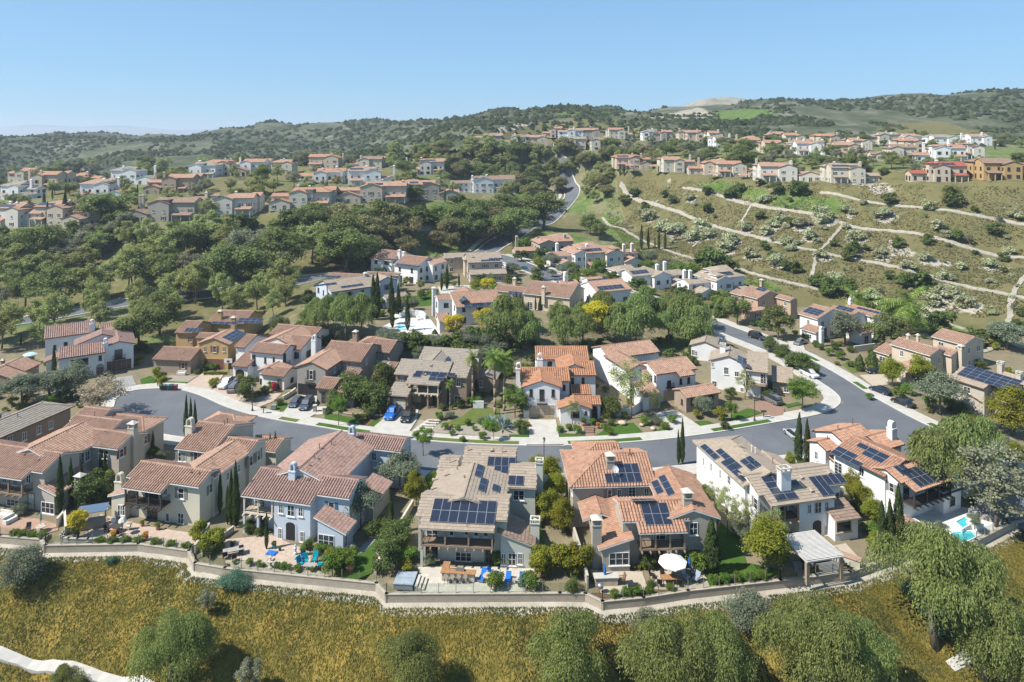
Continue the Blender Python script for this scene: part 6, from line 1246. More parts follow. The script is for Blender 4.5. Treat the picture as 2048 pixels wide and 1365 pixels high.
# --- the pepper grove below the terrace, peppers by the pool, peppers at the junction
def tz(kind, L, label, group, z0, wf=1.0):
    for u, v, hp in L: p = hit(u, v, 120, pads=True); plant(kind, p-Vector((0,0,.3)), hp/F*p.y, label, 'tree', group, wf)
tz('pep', [(1008,692,109),(1052,700,90),(1128,704,88),(1165,694,76),(1236,690,90),(1270,696,117),(1338,690,80),(1368,680,103),(1036,662,70),(1118,658,64),(1162,652,56),(1205,655,81),(1290,648,81),(1330,650,70),(1390,662,79),(985,700,56),(1395,700,94)], 'pepper tree in the grove on the slope below the terrace houses', 'pepper grove below the terrace', 0, 1.0)
tz('pep', [(628,668,80),(655,676,96),(690,682,104),(722,676,96),(668,640,60)], 'pepper tree on the bank left of the pool', 'pepper trees left of the pool', 0, .9)
trees('pep', [(1872,1010,172,'large pepper tree beside the junction, nearest the red-roofed pool house',.9),(1925,985,160,'large pepper tree in the middle of the clump at the junction',.9),(1965,950,120,'pepper tree at the right of the clump by the junction',.9)], '', 'tree', 'pepper trees at the junction', 'flat')
trees('grey', [(2030,1085,165,'large grey-green tree at the right edge behind the pool wall',1.1)], '', 'tree')
# --- street and garden trees
trees('dry', [(205,832,78,'bare twiggy tree on the island of the cul-de-sac',1.35),(1215,0,0)][:1], '', 'tree')
trees('olive', [(100,800,62,'grey-green tree behind the long grey roof on the left',1.5),(45,812,66,'spreading grey-green tree at the left edge behind the grey roof',1.5),(150,800,78,'grey-green tree before the white house left of the cul-de-sac',1.0),(800,980,80,'silvery olive tree beside the blue-grey house',1.05),(1405,832,42,'round olive tree before the stone entry wing',1.0),(722,1060,98,'olive tree against the side wall of the blue-grey house',.75)], '', 'tree')
trees('street', [(847,912,58,'small street tree beside the gap to the blue-grey house',1.0),(1605,822,66,'green street tree at the corner before the white house',1.35),(1150,842,20,'small round tree',1.0)][:2]+[(677,852,62,'small clipped street tree before the taupe house',.8),(1462,842,40,'small round street tree before the lamp',1.1),(988,882,38,'small yellow-green tree in the gravel garden',1.0),(1030,835,62,'grey-green tree beside the white house driveway',1.1)], '', 'tree')
trees('slim', [(1262,838,118,'slender open tree before the white house with two garage doors',1.1),(1490,800,56,'slender tree beside the tall white corner house',1.0),(1312,835,60,'leafless tree by the driveway',.8),(1145,850,50,'bare small tree before the orange-roofed house',.9)], '', 'tree')
trees('lime', [(905,1000,0,'',1)][:0]+[(1072,960,50,'leafy lime-green tree by the street lamp',1.2),(1100,975,62,'lime-green tree nearest the street between the sage and taupe houses',1.0),(1112,1010,66,'lime-green tree in the gap between the sage and taupe houses',1.0),(1092,1050,78,'lime-green tree at the corner of the sage house',1.0),(1125,1065,66,'yellow-green tree beside the side path of the taupe house',1.0),(1535,1148,108,'round yellow-green tree on the lawn of the taupe house',1.25),(832,1010,70,'yellow-green tree along the left side of the sage house',.8),(812,1060,60,'yellow-green shrubby tree beside the sage house',.8),(620,1000,0,'',1)][:7], '', 'tree')
trees('lime', [(1745,1060,62,'small lime-green tree between the two white houses, front',.9),(1722,1030,66,'small lime-green tree between the two white houses, middle',.9),(1705,1000,62,'small lime-green tree between the two white houses, back',.9),(1690,960,50,'yellow-green tree behind the white solar house',.9),(1580,950,46,'yellow tree by the street behind the white solar house',.8),(1750,1105,44,'golden small tree at the pool fence',1.0)], '', 'tree')
trees('slim', [(1432,1045,80,'slender pale tree along the white wall, back',.8),(1455,1070,90,'slender pale tree along the white wall, middle',.8),(1480,1075,84,'slender yellowish tree along the white wall, front',.8),(1545,1110,90,'slender tree beside the white patio cover',.9)], '', 'tree')
trees('gold', [(155,1075,56,'yellow-flowering shrub beside the cypress at the leftmost house',.8),(1905,805,0,'',1)][:1]+[(905,668,0,'',1)][:0], '', 'shrub')
for u, v, z, h_, lb in ((908,668,5,42,'golden round tree before the white pool house'), (972,662,5,44,'slender golden tree before the white pool house'), (975,585,5,30,'golden bush behind the pool house'), (1195,655,5,52,'golden conifer above the pepper grove')): p = at(u, v, z); plant('gold', p, h_/F*p.y, lb, 'tree', None, 1.3)
trees('palm', [(990,830,132,'tall palm tree between the brown house and the orange-roofed house',.9),(945,812,112,'slim palm tree before the brown house',.75),(900,820,62,'short young palm against the brown house wall',.7),(1172,800,40,'small palm in the court of the orange-roofed house',.8),(1105,0,0)][:4], '', 'palm')
trees('palm', [(1008,822,120,'second tall palm behind the first one',.9)], '', 'palm')
trees('palmlow', [(1715,640,66,'broad date palm behind the white side-street house',1.0),(1815,668,90,'tall feathery palm behind the tan side-street house',1.0),(1785,655,60,'palm beside the feathery palm',1.0),(1450,628,46,'small yellow palm before the white side-street house',.9),(1345,0,0)][:4], '', 'palm', ground='hill')
trees('oak', [(1770,700,74,'dark tree beside the white side-street house',.9),(1555,680,66,'bushy dark tree on the side street verge',.9),(1475,650,56,'round tree before the salmon-tan house',.9),(280,700,90,'dense green tree between the white and ochre houses',1.0),(320,672,84,'green tree behind the ochre house entry',1.0),(252,700,60,'dark tree beside the white house',1.0),(1610,768,0)][:6], '', 'tree')
trees('olive', [(1690,690,72,'grey tree before the white side-street house',1.0),(1880,830,90,'grey-green tree at the bend of the street',1.0),(2015,700,60,'grey-green trees behind the greige house',1.4)], '', 'tree')
trees('lime', [(1862,760,0,'',1)][:0]+[(2025,872,96,'broad yellow-green tree at the right edge',1.2),(1785,775,60,'green tree by the street before the tan house',1.0),(1845,772,66,'round green tree before the tan house',1.0),(2030,935,50,'yellow-green shrub at the right edge below the broad tree',1.0)], '', 'tree')
# --- shrubs round the gardens
def shr(kind, L, lb, gp, wf=1.0, cat='shrub'): trees(kind, L, lb, cat, gp, 'flat', wf)
shr('limelow', [(415,1105,40),(432,1100,50,'round lime-green shrub at the retaining wall of the cream house',.9),(395,1085,46,'yellow-orange shrub against the cream house',.9)], 'lime-green shrub at the cream house', None)
shr('limelow', [(240,955,42),(222,965,36),(255,950,36),(262,940,28)], 'yellow-green hedge shrub between the leftmost and the cream house', 'yellow-green hedge by the cream house', 1.2)
shr('limelow', [(1085,1150,66),(1108,1150,72),(1130,1152,66),(1150,1150,70),(1168,1145,60),(1072,1160,44)], 'tall yellow-green shrub filling the yard right of the sage house', 'yellow-green shrubs right of the sage house', .75)
shr('bright', [(1060,1105,56),(990,1180,34,'round clipped shrub among the blue loungers',1.0),(1056,1180,34,'round clipped shrub at the right end of the loungers',1.0),(995,1128,28),(1020,1128,24),(1040,1128,24)], 'dark green shrub against the sage house', 'shrubs along the sage house')
shr('bright', [(640,1108,22),(655,1110,20),(672,1118,22),(690,1130,26,'bushy shrub at the lawn corner of the blue-grey house',1.0),(665,1150,46,'tall loose shrub at the fence of the blue-grey house',.8),(700,1128,34,'brownish shrub in the gravel bed',.9)], 'green shrub along the front of the blue-grey house', 'shrubs along the blue-grey house')
shr('limelow', [(1212+i*11,1140,13) for i in range(8)], 'clipped yellow-green hedge along the taupe house', 'clipped hedge along the taupe house', .8)
shr('bright', [(1390,1142,40,'dark shrub below the conifer at the taupe house',1.0),(1428,1170,20),(1450,1168,20),(1475,1166,20),(1500,1164,20),(1525,1162,20)], 'low green shrub along the lawn fence', 'low shrubs along the lawn fence')
shr('bright', [(60,1095,12),(40,1094,11),(22,1092,12),(5,1090,12),(180,1105,12),(205,1104,12),(235,1100,12),(265,1098,12),(300,1103,12),(330,1108,12),(360,1112,12)], 'low green shrub behind the glass fence at the left', 'low shrubs behind the left fence', 1.5)
shr('bright', [(1230,1205,18),(1255,1203,20),(1275,1200,22),(1300,1198,16),(1345,1192,16)], 'low green shrub behind the fence below the parasol', 'low shrubs below the parasol')
shr('bush', [(790,1120,50),(775,1095,56),(765,1150,66,'tall hedge shrub beside the grey hot tub',.8),(805,1085,50),(750,1070,40)], 'shrub in the strip between the blue-grey and sage houses', 'shrubs between the blue-grey and sage houses')
shr('bush', [(180,1010,60),(195,990,54),(215,1000,40)], 'dark green shrub beside the covered terrace at the left', 'dark shrubs by the left terrace', .9)
shr('bush', [(1460,800,24),(1450,860,18),(1540,800,26)], 'dark shrub in the stone-wing garden', 'dark shrubs by the stone wing')
shr('limelow', [(1442,842,30,'round lime shrub before the stone wing',1.0),(335,735,26,'lime bush beside the ochre house',1.0),(318,762,30,'green bush before the brick wing',1.0),(325,775,24,'smaller bush before the brick wing',1.0),(428,775,22,'yellow-green shrub beside the driveway of the ochre house',1.0)], '', None)
shr('bush', [(585,800,0)][:0]+[(500,800,44,'loose olive shrub by the street lamp at the trucks',1.0),(530,788,18,'round clipped shrub before the arched entry',1.0),(558,812,16,'low round shrub by the walk',1.0),(672,815,34,'dark round shrub before the taupe house',1.0),(745,825,60,'leafy shrub mass at the taupe house wall',1.1),(720,805,66,'taller yellowish shrub at the taupe house wall',1.1),(765,790,66,'yellow-green tree at the right end of the taupe house',.8),(740,838,24,'dark shrub by the mulch bed',1.0)], '', None)
shr('bright', [(878,840,16),(890,860,14),(915,862,12),(935,852,14),(965,880,16),(925,885,12),(905,872,12),(950,862,10)], 'small succulent shrub in the gravel garden of the brown house', 'succulents in the gravel garden')
shr('bright', [(1120,865,14),(1138,862,14),(1155,868,16),(1210,862,16),(1222,872,14),(1290,850,18),(1330,860,16),(1345,848,18),(1250,838,14),(1185,850,14)], 'low shrub in the garden of the orange-roofed house', 'low shrubs by the orange-roofed house')
shr('bush', [(1215,835,46,'dark magnolia-like shrub beside the arched gate',1.0),(1048,830,44,'shrub beside the driveway of the orange-roofed house',.9),(1042,868,30,'yellowish shrub at the driveway edge',.9)], '', None)
shr('hedge', [(1720,742,34),(1745,738,38)], 'clipped column shrub beside the street lawn', 'clipped columns by the street lawn')
shr('bush', [(1585,735,36),(1600,742,36),(1620,750,30),(1560,715,30),(1545,705,30)], 'dark shrub along the corner of the side street', 'dark shrubs on the street corner', 1.1)
shr('bright', [(1640,700,14),(1660,712,16),(1590,672,12),(1610,682,14),(1680,720,18),(1700,735,14),(1520,655,14),(1540,662,14),(1740,800,14),(1800,800,26),(1820,790,24),(1860,815,24),(1900,820,22)], 'low shrub in the gardens along the side street', 'low shrubs along the side street')
for u, v, h_ in ((870,672,14),(955,668,12),(985,667,12),(1010,668,12),(1030,667,12)): p = at(u, v, 5); plant('hedge', p, h_/F*p.y, 'low clipped hedge on the pool terrace', 'shrub', 'hedge on the pool terrace', 1.5)
scatter([('hbush','bush on the bank below the pool terrace wall','bushes on the bank below the pool'),('olive','bush on the bank below the pool terrace wall','bushes on the bank below the pool')], [(760,690),(1000,690),(1010,735),(760,735)], 26, (26,48), '', '', 'shrub', 2.2, 5, 120, True, (1,1.4))
scatter([('hbush','bush on the bank behind the houses across the street','bushes on the bank behind the houses'),('olive','bush on the bank behind the houses across the street','bushes on the bank behind the houses')], [(540,650),(640,668),(660,705),(560,680)], 14, (20,40), '', '', 'shrub', 2.2, 6, 120)
scatter([('hbush','shrub under the pepper grove','shrubs under the pepper grove')], [(1000,690),(1390,680),(1390,735),(1000,738)], 22, (14,26), '', '', 'shrub', 2.5, 7, 120)
# --- the valley on the left, the hillside gardens, the centre valley
scatter([('syc','pale green sycamore along the valley road','sycamores along the valley road'),('syc','pale green sycamore along the valley road','sycamores along the valley road'),('syc','pale green sycamore along the valley road','sycamores along the valley road'),('oak','dark oak in the left valley','dark oaks in the left valley'),('grey','grey-green tree in the left valley','grey-green trees in the left valley')], [(-40,540),(200,500),(420,500),(620,490),(760,500),(720,545),(560,585),(300,612),(60,650),(-40,650)], 50, (56,100), '', '', 'tree', 5.0, 11, 170, True, (.9,1.25))
scatter([('syc','pale green sycamore behind the houses at the cul-de-sac','sycamores behind the cul-de-sac houses')], [(-30,650),(80,640),(300,618),(540,590),(600,600),(560,640),(430,640),(250,655),(60,700),(-30,720)], 22, (56,92), '', '', 'tree', 6.0, 12, 150, True, (.9,1.2))
scatter([('oak','oak beside the valley road bend','oaks beside the valley road bend'),('brown','brownish oak beside the valley road bend','brownish oaks by the road bend'),('brown','brownish oak beside the valley road bend','brownish oaks by the road bend')], [(600,480),(760,450),(860,480),(960,440),(1060,420),(1110,440),(1090,470),(1000,490),(930,505),(760,525),(620,520)], 30, (44,72), '', '', 'tree', 6.0, 13, 200, True, (1,1.35))
scatter([('hbush','dark bush on the slope below the left hillside houses','bushes on the left slope'),('hbush','dark bush on the slope below the left hillside houses','bushes on the left slope'),('grey','grey scrub tree on the slope below the left hillside houses','grey scrub on the left slope')], [(-40,465),(300,455),(560,455),(820,430),(960,410),(980,440),(800,490),(420,510),(100,520),(-40,520)], 62, (16,44), '', '', 'shrub', 4.0, 14, 200, True, (1,1.5))
scatter([('syc','pale tree among the houses on the left hillside','pale trees among the left hillside houses'),('syc','pale tree among the houses on the left hillside','pale trees among the left hillside houses'),('oak','dark tree among the houses on the left hillside','dark trees among the left hillside houses'),('grey','grey tree among the houses on the left hillside','grey trees among the left hillside houses')], [(-40,345),(400,335),(700,325),(960,345),(960,400),(800,410),(500,430),(200,445),(-40,450)], 100, (20,42), '', '', 'tree', 5.0, 15, 230, True, (1,1.3))
scatter([('syc','pale tree in the centre valley','pale trees in the centre valley'),('syc','pale tree in the centre valley','pale trees in the centre valley'),('brown','brownish tree in the centre valley','brownish trees in the centre valley'),('oak','dark tree in the centre valley','dark trees in the centre valley')], [(780,318),(960,300),(1220,305),(1330,325),(1220,340),(1235,380),(1190,410),(1165,420),(1175,370),(1120,350),(1120,395),(1060,430),(1000,400),(860,340)], 92, (24,42), '', '', 'tree', 5.0, 16, 260, True, (1,1.35))
trees('oak', [(208,448,66,'large dark oak among the left hillside villas',1.5),(1180,470,40,'dark round tree on the lawn at the foot of the slope',1.1),(1200,480,34,'small dark tree on the lawn',1.0)], '', 'tree', ground='hill')
scatter([('syc','pale tree between the rows of houses on the right hill','pale trees between the right rows'),('oak','dark tree between the rows of houses on the right hill','dark trees between the right rows'),('grey','grey tree between the rows of houses on the right hill','grey trees between the right rows')], [(1200,302),(1500,305),(1800,328),(2060,330),(2060,352),(1700,356),(1450,345),(1240,335)], 80, (16,34), '', '', 'tree', 4.5, 17, 270, True, (1,1.35))
scatter([('syc','pale tree behind the uppermost houses on the right','pale trees behind the uppermost houses'),('oak','dark tree behind the uppermost houses on the right','dark trees behind the uppermost houses')], [(940,285),(1100,285),(1300,288),(1500,285),(1750,275),(2060,280),(2060,300),(1700,300),(1400,292),(1000,300)], 56, (12,24), '', '', 'tree', 5.0, 18, 380, True, (1,1.4))
# --- shrubs on the terraced slope
trees('flower', FLW, 'pale flowering shrub on the terraced slope', 'shrub', 'flowering shrubs on the terraced slope', 'hill', 1.15)
trees('hbush', [(1415,392,20),(1430,350,22),(1460,398,24),(1550,388,26),(1590,390,30),(1605,392,26),(1480,385,20),(1520,372,16),(1700,520,26),(1710,505,26),(1780,410,24),(1905,410,36),(1915,482,24),(1990,470,24),(1840,585,44),(1810,575,30),(1345,408,18),(1520,440,18),(1580,452,18),(1750,640,30),(1660,590,34),(1690,590,36),(1635,575,28),(1590,545,24),(1570,540,22),(1430,545,46),(1410,535,40),(1455,550,34),(1530,500,18),(1545,520,18),(1270,395,20),(1250,410,20),(1290,420,16),(1330,395,16),(2000,690,40),(2035,670,30),(1950,690,36),(1880,670,50),(1810,650,44),(1780,645,46)], 'dark rounded bush on the terraced slope', 'shrub', 'dark bushes on the terraced slope', 'hill', 1.1)
SHEETS += [[(p.x, p.y) for p in road], [(p.x, p.y) for p in road2]]
def onsheet(x, y):
    X, Y = np.array([x]), np.array([y])
    return any(inpoly(X, Y, P)[0] for P in SHEETS) or min(min((p.x-x)**2+(p.y-y)**2 for p in L) for L in (far1, near1, r2)) < 12
def infill(kinds, poly, n, hr, seed, mind=1.3):
    r = random.Random(seed); us = [p[0] for p in poly]; vs = [p[1] for p in poly]; done = []; t = 0
    while len(done) < n and t < n*16:
        t += 1; u, v = r.uniform(min(us), max(us)), r.uniform(min(vs), max(vs))
        if not inpoly(np.array([u]), np.array([v]), poly)[0]: continue
        p = at(u, v, 0)
        if p.y < 110: p.y = max(p.y, float(np.interp(p.x, _wx, _wy))+.6)
        if any((p-q).length < mind for q in done) or blocked(p.x, p.y, .35) or onsheet(p.x, p.y): continue
        done.append(p); kind, lb, gp = r.choice(kinds); plant(kind, p, r.uniform(*hr), lb, 'shrub', gp, r.uniform(.9,1.4))
_k = lambda lb, gp: [('bush','dark shrub '+lb,'dark shrubs '+gp), ('bright','green shrub '+lb,'green shrubs '+gp), ('limelow','lime shrub '+lb,'lime shrubs '+gp), ('bigbush','grey-green shrub '+lb,'grey-green shrubs '+gp)]
infill(_k('in the yards across the street','in the yards across the street'), [(300,720),(1400,720),(1400,850),(1000,868),(700,845),(480,800),(300,760)], 90, (.7,1.9), 31)
infill(_k('behind the houses across the street','behind the houses across the street'), [(300,690),(640,720),(800,738),(1400,738),(1400,770),(300,740)], 50, (1.2,2.8), 32)
infill(_k('in the yards of the side street','in the yards of the side street'), [(1420,640),(1900,660),(2048,720),(2048,960),(1900,870),(1700,740)], 90, (.7,2.2), 33)
infill(_k('between the houses above the slope','between the houses above the slope'), [(-20,900),(2000,900),(2020,1040),(1800,1100),(1200,1195),(800,1190),(380,1120),(-20,1080)], 100, (.6,1.9), 34, 1.1)
infill(_k('left of the cul-de-sac','left of the cul-de-sac'), [(-20,720),(300,690),(300,770),(200,830),(-20,830)], 34, (.8,2.4), 35)
scatter([('hbush','dark shrub between the terrace houses','dark shrubs between the terrace houses'),('bright','green shrub between the terrace houses','green shrubs between the terrace houses'),('lime','leafy tree between the terrace houses','leafy trees between the terrace houses'),('olive','olive tree between the terrace houses','olive trees between the terrace houses'),('syc','pale tree between the terrace houses','pale trees between the terrace houses')], [(600,600),(700,540),(860,520),(980,520),(1120,545),(1250,570),(1240,600),(1100,600),(1000,600),(880,600),(830,630),(720,645),(620,640)], 80, (10,30), '', '', 'shrub', 2.2, 51, 160)
scatter([('hbush','shrub along the top of the side street','shrubs along the top of the side street'),('olive','olive tree along the top of the side street','olive trees along the top of the side street'),('bright','green shrub along the top of the side street','green shrubs along the top of the side street')], [(1020,500),(1240,510),(1420,560),(1480,600),(1450,640),(1380,615),(1250,580),(1100,545),(1010,512)], 55, (12,34), '', '', 'shrub', 2.5, 52, 160)
scatter([('flower','pale flowering shrub on the terraced slope','flowering shrubs on the terraced slope'),('flower','pale flowering shrub on the terraced slope','flowering shrubs on the terraced slope'),('grey','grey scrub on the terraced slope','grey scrub on the terraced slope'),('hbush','dark rounded bush on the terraced slope','dark bushes on the terraced slope')], [(1250,400),(1400,395),(1700,405),(2060,430),(2060,640),(1900,620),(1640,570),(1420,520),(1270,460)], 75, (8,22), '', '', 'shrub', 3.5, 53, 180)
# --- agaves, flower pots' plants
def agave(u, v, hp, label):
    p = at(u, v, .1); s = hp/F*p.y; b = MB()
    for k in range(34):
        a = k*2.399; el = R(18+62*(1-k/34)); L = s*rng.uniform(.85,1.1); d = Vector((math.cos(a)*math.cos(el), math.sin(a)*math.cos(el), math.sin(el))); sd = Vector((-math.sin(a), math.cos(a), 0)); m = d*L*.5; w = .07*L
        b.poly([d*.05*L, m+sd*w, d*L-Vector((0,0,.08*L)), m-sd*w])
    o = empty('agave', p); tag(o, label, 'plant'); b.build('leaves', LM['agave'], o)
agave(1005,858,34,'large blue agave in the gravel garden by the palms'); agave(980,850,24,'smaller blue agave beside the large one'); agave(745,835,18,'blue agave by the mulch bed')
# --- ground cover of the foreground slope (too many to count)
def cover(n, seed, mats, size):
    rs = np.random.RandomState(seed); d = rs.uniform(0, 1, n)**1.15*15+1.1; x = rs.uniform(-75, 80, n); y = np.interp(x, _wx, _wy)-d; ok = y > 52; x, y, d = x[ok], y[ok], d[ok]
    z = zfast(x, y); cl = _vn(x+y*.5, y*.7, 4.5, 21)*.5+_vn(x, y, 11, 22)*.3+_vn(x, y, 1.6, 23)*.2
    for k, (mat, lo, hi) in enumerate(mats):
        m = (cl >= lo) & (cl < hi); C = np.stack([x[m], y[m], z[m]+rs.uniform(-.02,.14,m.sum())], 1); q = len(C)
        if q < 4: continue
        N = rs.normal(size=(q,3))*.33+np.array([-.1,-.3,.85]); tw = np.stack([rs.normal(size=q)*.6, -np.ones(q), -.3+rs.normal(size=q)*.25], 1); s = size*rs.uniform(.6,1.5,q); tag(link('ground_cover', quads(C, N, s*.30, s*1.25, rs, 'ground_cover', LM[mat], tw)), ('dark', 'greener', 'ochre')[k]+' ice plant mat covering the foreground slope', 'ground cover', kind='stuff')
cover(150000, 5, [('iced', -1, .33), ('iceg', .33, .52), ('ice', .52, 2)], .125)
def cover_hill(n, seed):
    rs = np.random.RandomState(seed); x = rs.uniform(50, 240, n); y = rs.uniform(195, 400, n); u, v = CX+x/y*F, None; z = zfast(x, y); v = HV+(CH-z)/y*F
    m = (u > 1215) & (u < 2120) & (v > 372+(u-1900)*.02) & (v < 690) & ~inpoly(x, y, P0) & (_vn(x, y, 7, 41)*.6+_vn(x, y, 2.5, 42)*.4 > .36) & (z > 1.2); x, y, z = x[m], y[m], z[m]; q = len(x)
    C = np.stack([x, y, z+rs.uniform(0,.2,q)], 1); N = rs.normal(size=(q,3))*.4+np.array([-.1,-.3,.8]); s = .34*rs.uniform(.5,1.5,q); k = _vn(x, y, 16, 43) > .5
    for mk_, mat, lb in ((k, leaf_mat('hill_cover_olive', (.075,.088,.036), (.15,.15,.068), (.20,.185,.09)), 'olive'), (~k, leaf_mat('hill_cover_brown', (.085,.078,.036), (.17,.145,.07), (.22,.18,.09)), 'brownish')):
        tag(link('ground_cover', quads(C[mk_], N[mk_], s[mk_]*.6, s[mk_], rs, 'ground_cover', mat)), lb+' low ground cover on the terraced slope', 'ground cover', kind='stuff')
cover_hill(120000, 6)
# --- chaparral on the far hills (too many to count)
def chaparral(n, seed):
    rs = np.random.RandomState(seed); Y = np.exp(rs.uniform(math.log(440), math.log(1450), n)); a = rs.uniform(-.95, .95, n); x = a*Y; k = _vn(x, Y, 90, 31)*.55+_vn(x, Y, 30, 32)*.45; keep = k > .40+.1*(x > 150)-.25*((np.abs(x+20) < 190) & (Y > 560) & (Y < 1000)); x, Y = x[keep], Y[keep]; z = zfast(x, Y)
    hp = np.array([(p[0], p[1]) for p in HPADS if p[1] > 400]); ok = np.ones(len(x), bool)
    for px, py in hp: ok &= np.hypot(x-px, Y-py) > 14
    x, Y, z = x[ok], Y[ok], z[ok]; m = len(x); r = rs.uniform(1.2, 3.8, m)*(.65+Y/1900); base = np.array([(1,0,0),(.5,.86,.1),(-.5,.86,0),(-1,0,.1),(-.5,-.86,0),(.5,-.86,.1),(.45,.3,.62),(-.4,.4,.7),(-.1,-.5,.66),(0,0,.9)]); F_ = [(0,1,6),(1,2,7),(2,3,7),(3,4,8),(4,5,8),(5,0,6),(6,1,7),(7,3,8),(8,5,6),(6,7,9),(7,8,9),(8,6,9)]
    V = base[None]*r[:,None,None]*np.array([1,1,.95])+rs.normal(size=(m,10,3))*.22*r[:,None,None]; V += np.stack([x,Y,z-r*.08],1)[:,None]; Q_ = (np.array(F_)[None]+(np.arange(m)*10)[:,None,None]).reshape(-1,3)
    tag(link('chaparral', npmesh('chaparral', V.reshape(-1,3), Q_, leaf_mat('chaparral_leaves', (.038,.055,.028), (.078,.10,.05), (.115,.13,.07)), True)), 'dark green chaparral scrub covering the far hills', 'scrub', kind='stuff')
chaparral(30000, 9)
# ------------------------------------------------------------------ walls and fences
def blockwall(name, c):
    n = NT(name); p = n.pos(); br = n.node('TexBrick', {'Vector': n.node('Mapping', {'Vector': p, 'Rotation': (R(90),0,0)}).outputs[0], 'Color1': (*(x*.9 for x in c),1), 'Color2': (*(x*1.08 for x in c),1), 'Mortar': (*(x*.72 for x in c),1), 'Scale': 1.0, 'Mortar Size': .012, 'Brick Width': .45, 'Row Height': .22}); k = n.noise(.8, 4, p)
    c2 = n.mix(.35, br.outputs[0], n.ramp(k, [(.3, tuple(x*.75 for x in c)), (.7, tuple(x*1.1 for x in c))])); n.bump(br.outputs['Fac'], -.4, .02); return n.done(c2, .9, .1)
BLOCK = blockwall('split_face_block', (.36,.31,.245))
def wall_line(name, P, z0, z1, th, mat, label, cat, group=None, cap=True, capm=None):
    """a wall along world points P; a thing with its sections and cap"""
    o = empty(name, P[0]); tag(o, label, cat, group); o0 = P[0]
    for a, b in zip(P, P[1:]):
        d = (b-a); d.z = 0
        if d.length < .05: continue
        t = d.normalized(); n = Vector((-t.y, t.x, 0))*th/2; e = t*th*.48; q = [a-e-n-o0, b+e-n-o0, b+e+n-o0, a-e+n-o0]
        MB().prism([(p.x, p.y) for p in q], z0-o0.z, z1-o0.z).build('section', mat, o)
        if cap: n2 = n*1.3; e2 = t*th*.6; q = [a-e2-n2-o0, b+e2-n2-o0, b+e2+n2-o0, a-e2+n2-o0]; MB().prism([(p.x, p.y) for p in q], z1-o0.z+.001, z1-o0.z+.08).build('cap', capm or mat, o)
    return o
LOTS = [('leftmost house', -300, 91), ('cream house', 91, 390), ('blue-grey house', 390, 773), ('sage house', 773, 1205), ('taupe house', 1205, 1561), ('patio-cover house', 1561, 1820), ('pool house on the right', 1820, 2300)]
def _pane():
    n = NT('fence_glass'); g = n.node('BsdfGlossy', {'Roughness': .05}); t = n.node('BsdfTransparent', {'Color': (.80,.86,.84,1)}); m = n.node('MixShader', {0: .10, 1: t.outputs[0], 2: g.outputs[0]}); n.link(m.outputs[0], n.out.inputs[0]); return n.mat
PANE = _pane(); POST = trimm('grey'); W2 = [Vector((x, y, 0)) for x, y in zip(_wx, _wy)]
for who, ua, ub in LOTS:
    P = [W2[i] for i in range(len(W2)) if ua-1 <= WALLPX[i][0] <= ub+1]
    if len(P) < 2: continue
    wall_line('retaining_wall', P, -1.6, .16, .34, BLOCK, 'low tan block wall at the foot of the garden of the '+who, 'wall', 'retaining walls along the slope')
    f = empty('glass_fence', P[0]); tag(f, 'glass panel fence with thin posts on the wall below the '+who, 'fence', 'glass fences along the slope'); o0 = P[0]
    for a, b in zip(P, P[1:]):
        L = (b-a).length
        if L < .4: continue
        n = max(1, round(L/2.1)); t = (b-a)/L
        for i in range(n+1):
            q = a+t*(L*i/n)-o0
            if i < n or b is P[-1]: MB().box(q.x-.035, q.x+.035, q.y-.035, q.y+.035, .2, 1.42).build('post', POST, f)
            if i < n:
                q2 = a+t*(L*(i+1)/n)-o0; s_ = t*.05; MB().poly([(q.x+s_.x, q.y+s_.y, .3), (q2.x-s_.x, q2.y-s_.y, .3), (q2.x-s_.x, q2.y-s_.y, 1.36), (q.x+s_.x, q.y+s_.y, 1.36)]).build('pane', PANE, f)
def fw(frame, pts, z=0.0): return [at(*fr(frame, p), z) for p in pts]
CW = wallm('cream'); WW = wallm('white'); GW = wallm('greige')
wall_line('garden_wall', fw('T2', [(1090,1085),(960,1180),(830,1290)]), -.1, .7, .25, GW, 'low stucco garden wall between the cream and blue-grey houses', 'wall')
wall_line('garden_wall', fw('T2', [(885,1075),(830,1170),(770,1255)]), -.3, .95, .25, GW, 'pale yard wall at the right end of the cream house terrace', 'wall')
wall_line('garden_wall', fw('T3', [(1470,700),(1345,910),(1260,1060),(1170,1240)]), -.3, 1.0, .22, CW, 'tan yard wall between the blue-grey and sage houses', 'wall')
wall_line('garden_wall', fw('T5', [(60,700),(110,830),(160,990),(220,1230)]), -.3, 1.5, .22, GW, 'pale yard wall between the sage and taupe houses', 'wall')
wall_line('garden_wall', fw('T7', [(1320,610),(1480,740),(1640,840),(1775,935)]), -.3, 1.9, .25, WW, 'tall white boundary wall beside the pool on the right', 'wall')
wall_line('garden_wall', fw('T7', [(480,830),(620,900),(760,1020)]), -.3, 1.6, .22, WW, 'white yard wall between the two white houses', 'wall')
wall_line('garden_wall', fw('T1', [(490,1130),(550,1060),(560,1200)]), -.3, 1.2, .22, CW, 'short cream yard wall by the cypresses at the left terrace', 'wall')
wall_line('garden_wall', smooth(fw('U3', [(1245,700),(1300,716),(1380,712),(1440,690),(1500,650)])), -.2, 1.4, .25, WW, 'curved white courtyard wall between two houses across the street', 'wall')
wall_line('garden_wall', fw('U2', [(880,745),(990,650),(1085,560)]), -.2, 1.5, .22, CW, 'tan yard wall beside the brown house driveway', 'wall')
wall_line('garden_wall', fw('U1', [(1400,1000),(1470,960),(1525,915)]), -.2, .8, .25, CW, 'low tan wall by the driveway of the dark taupe house', 'wall')
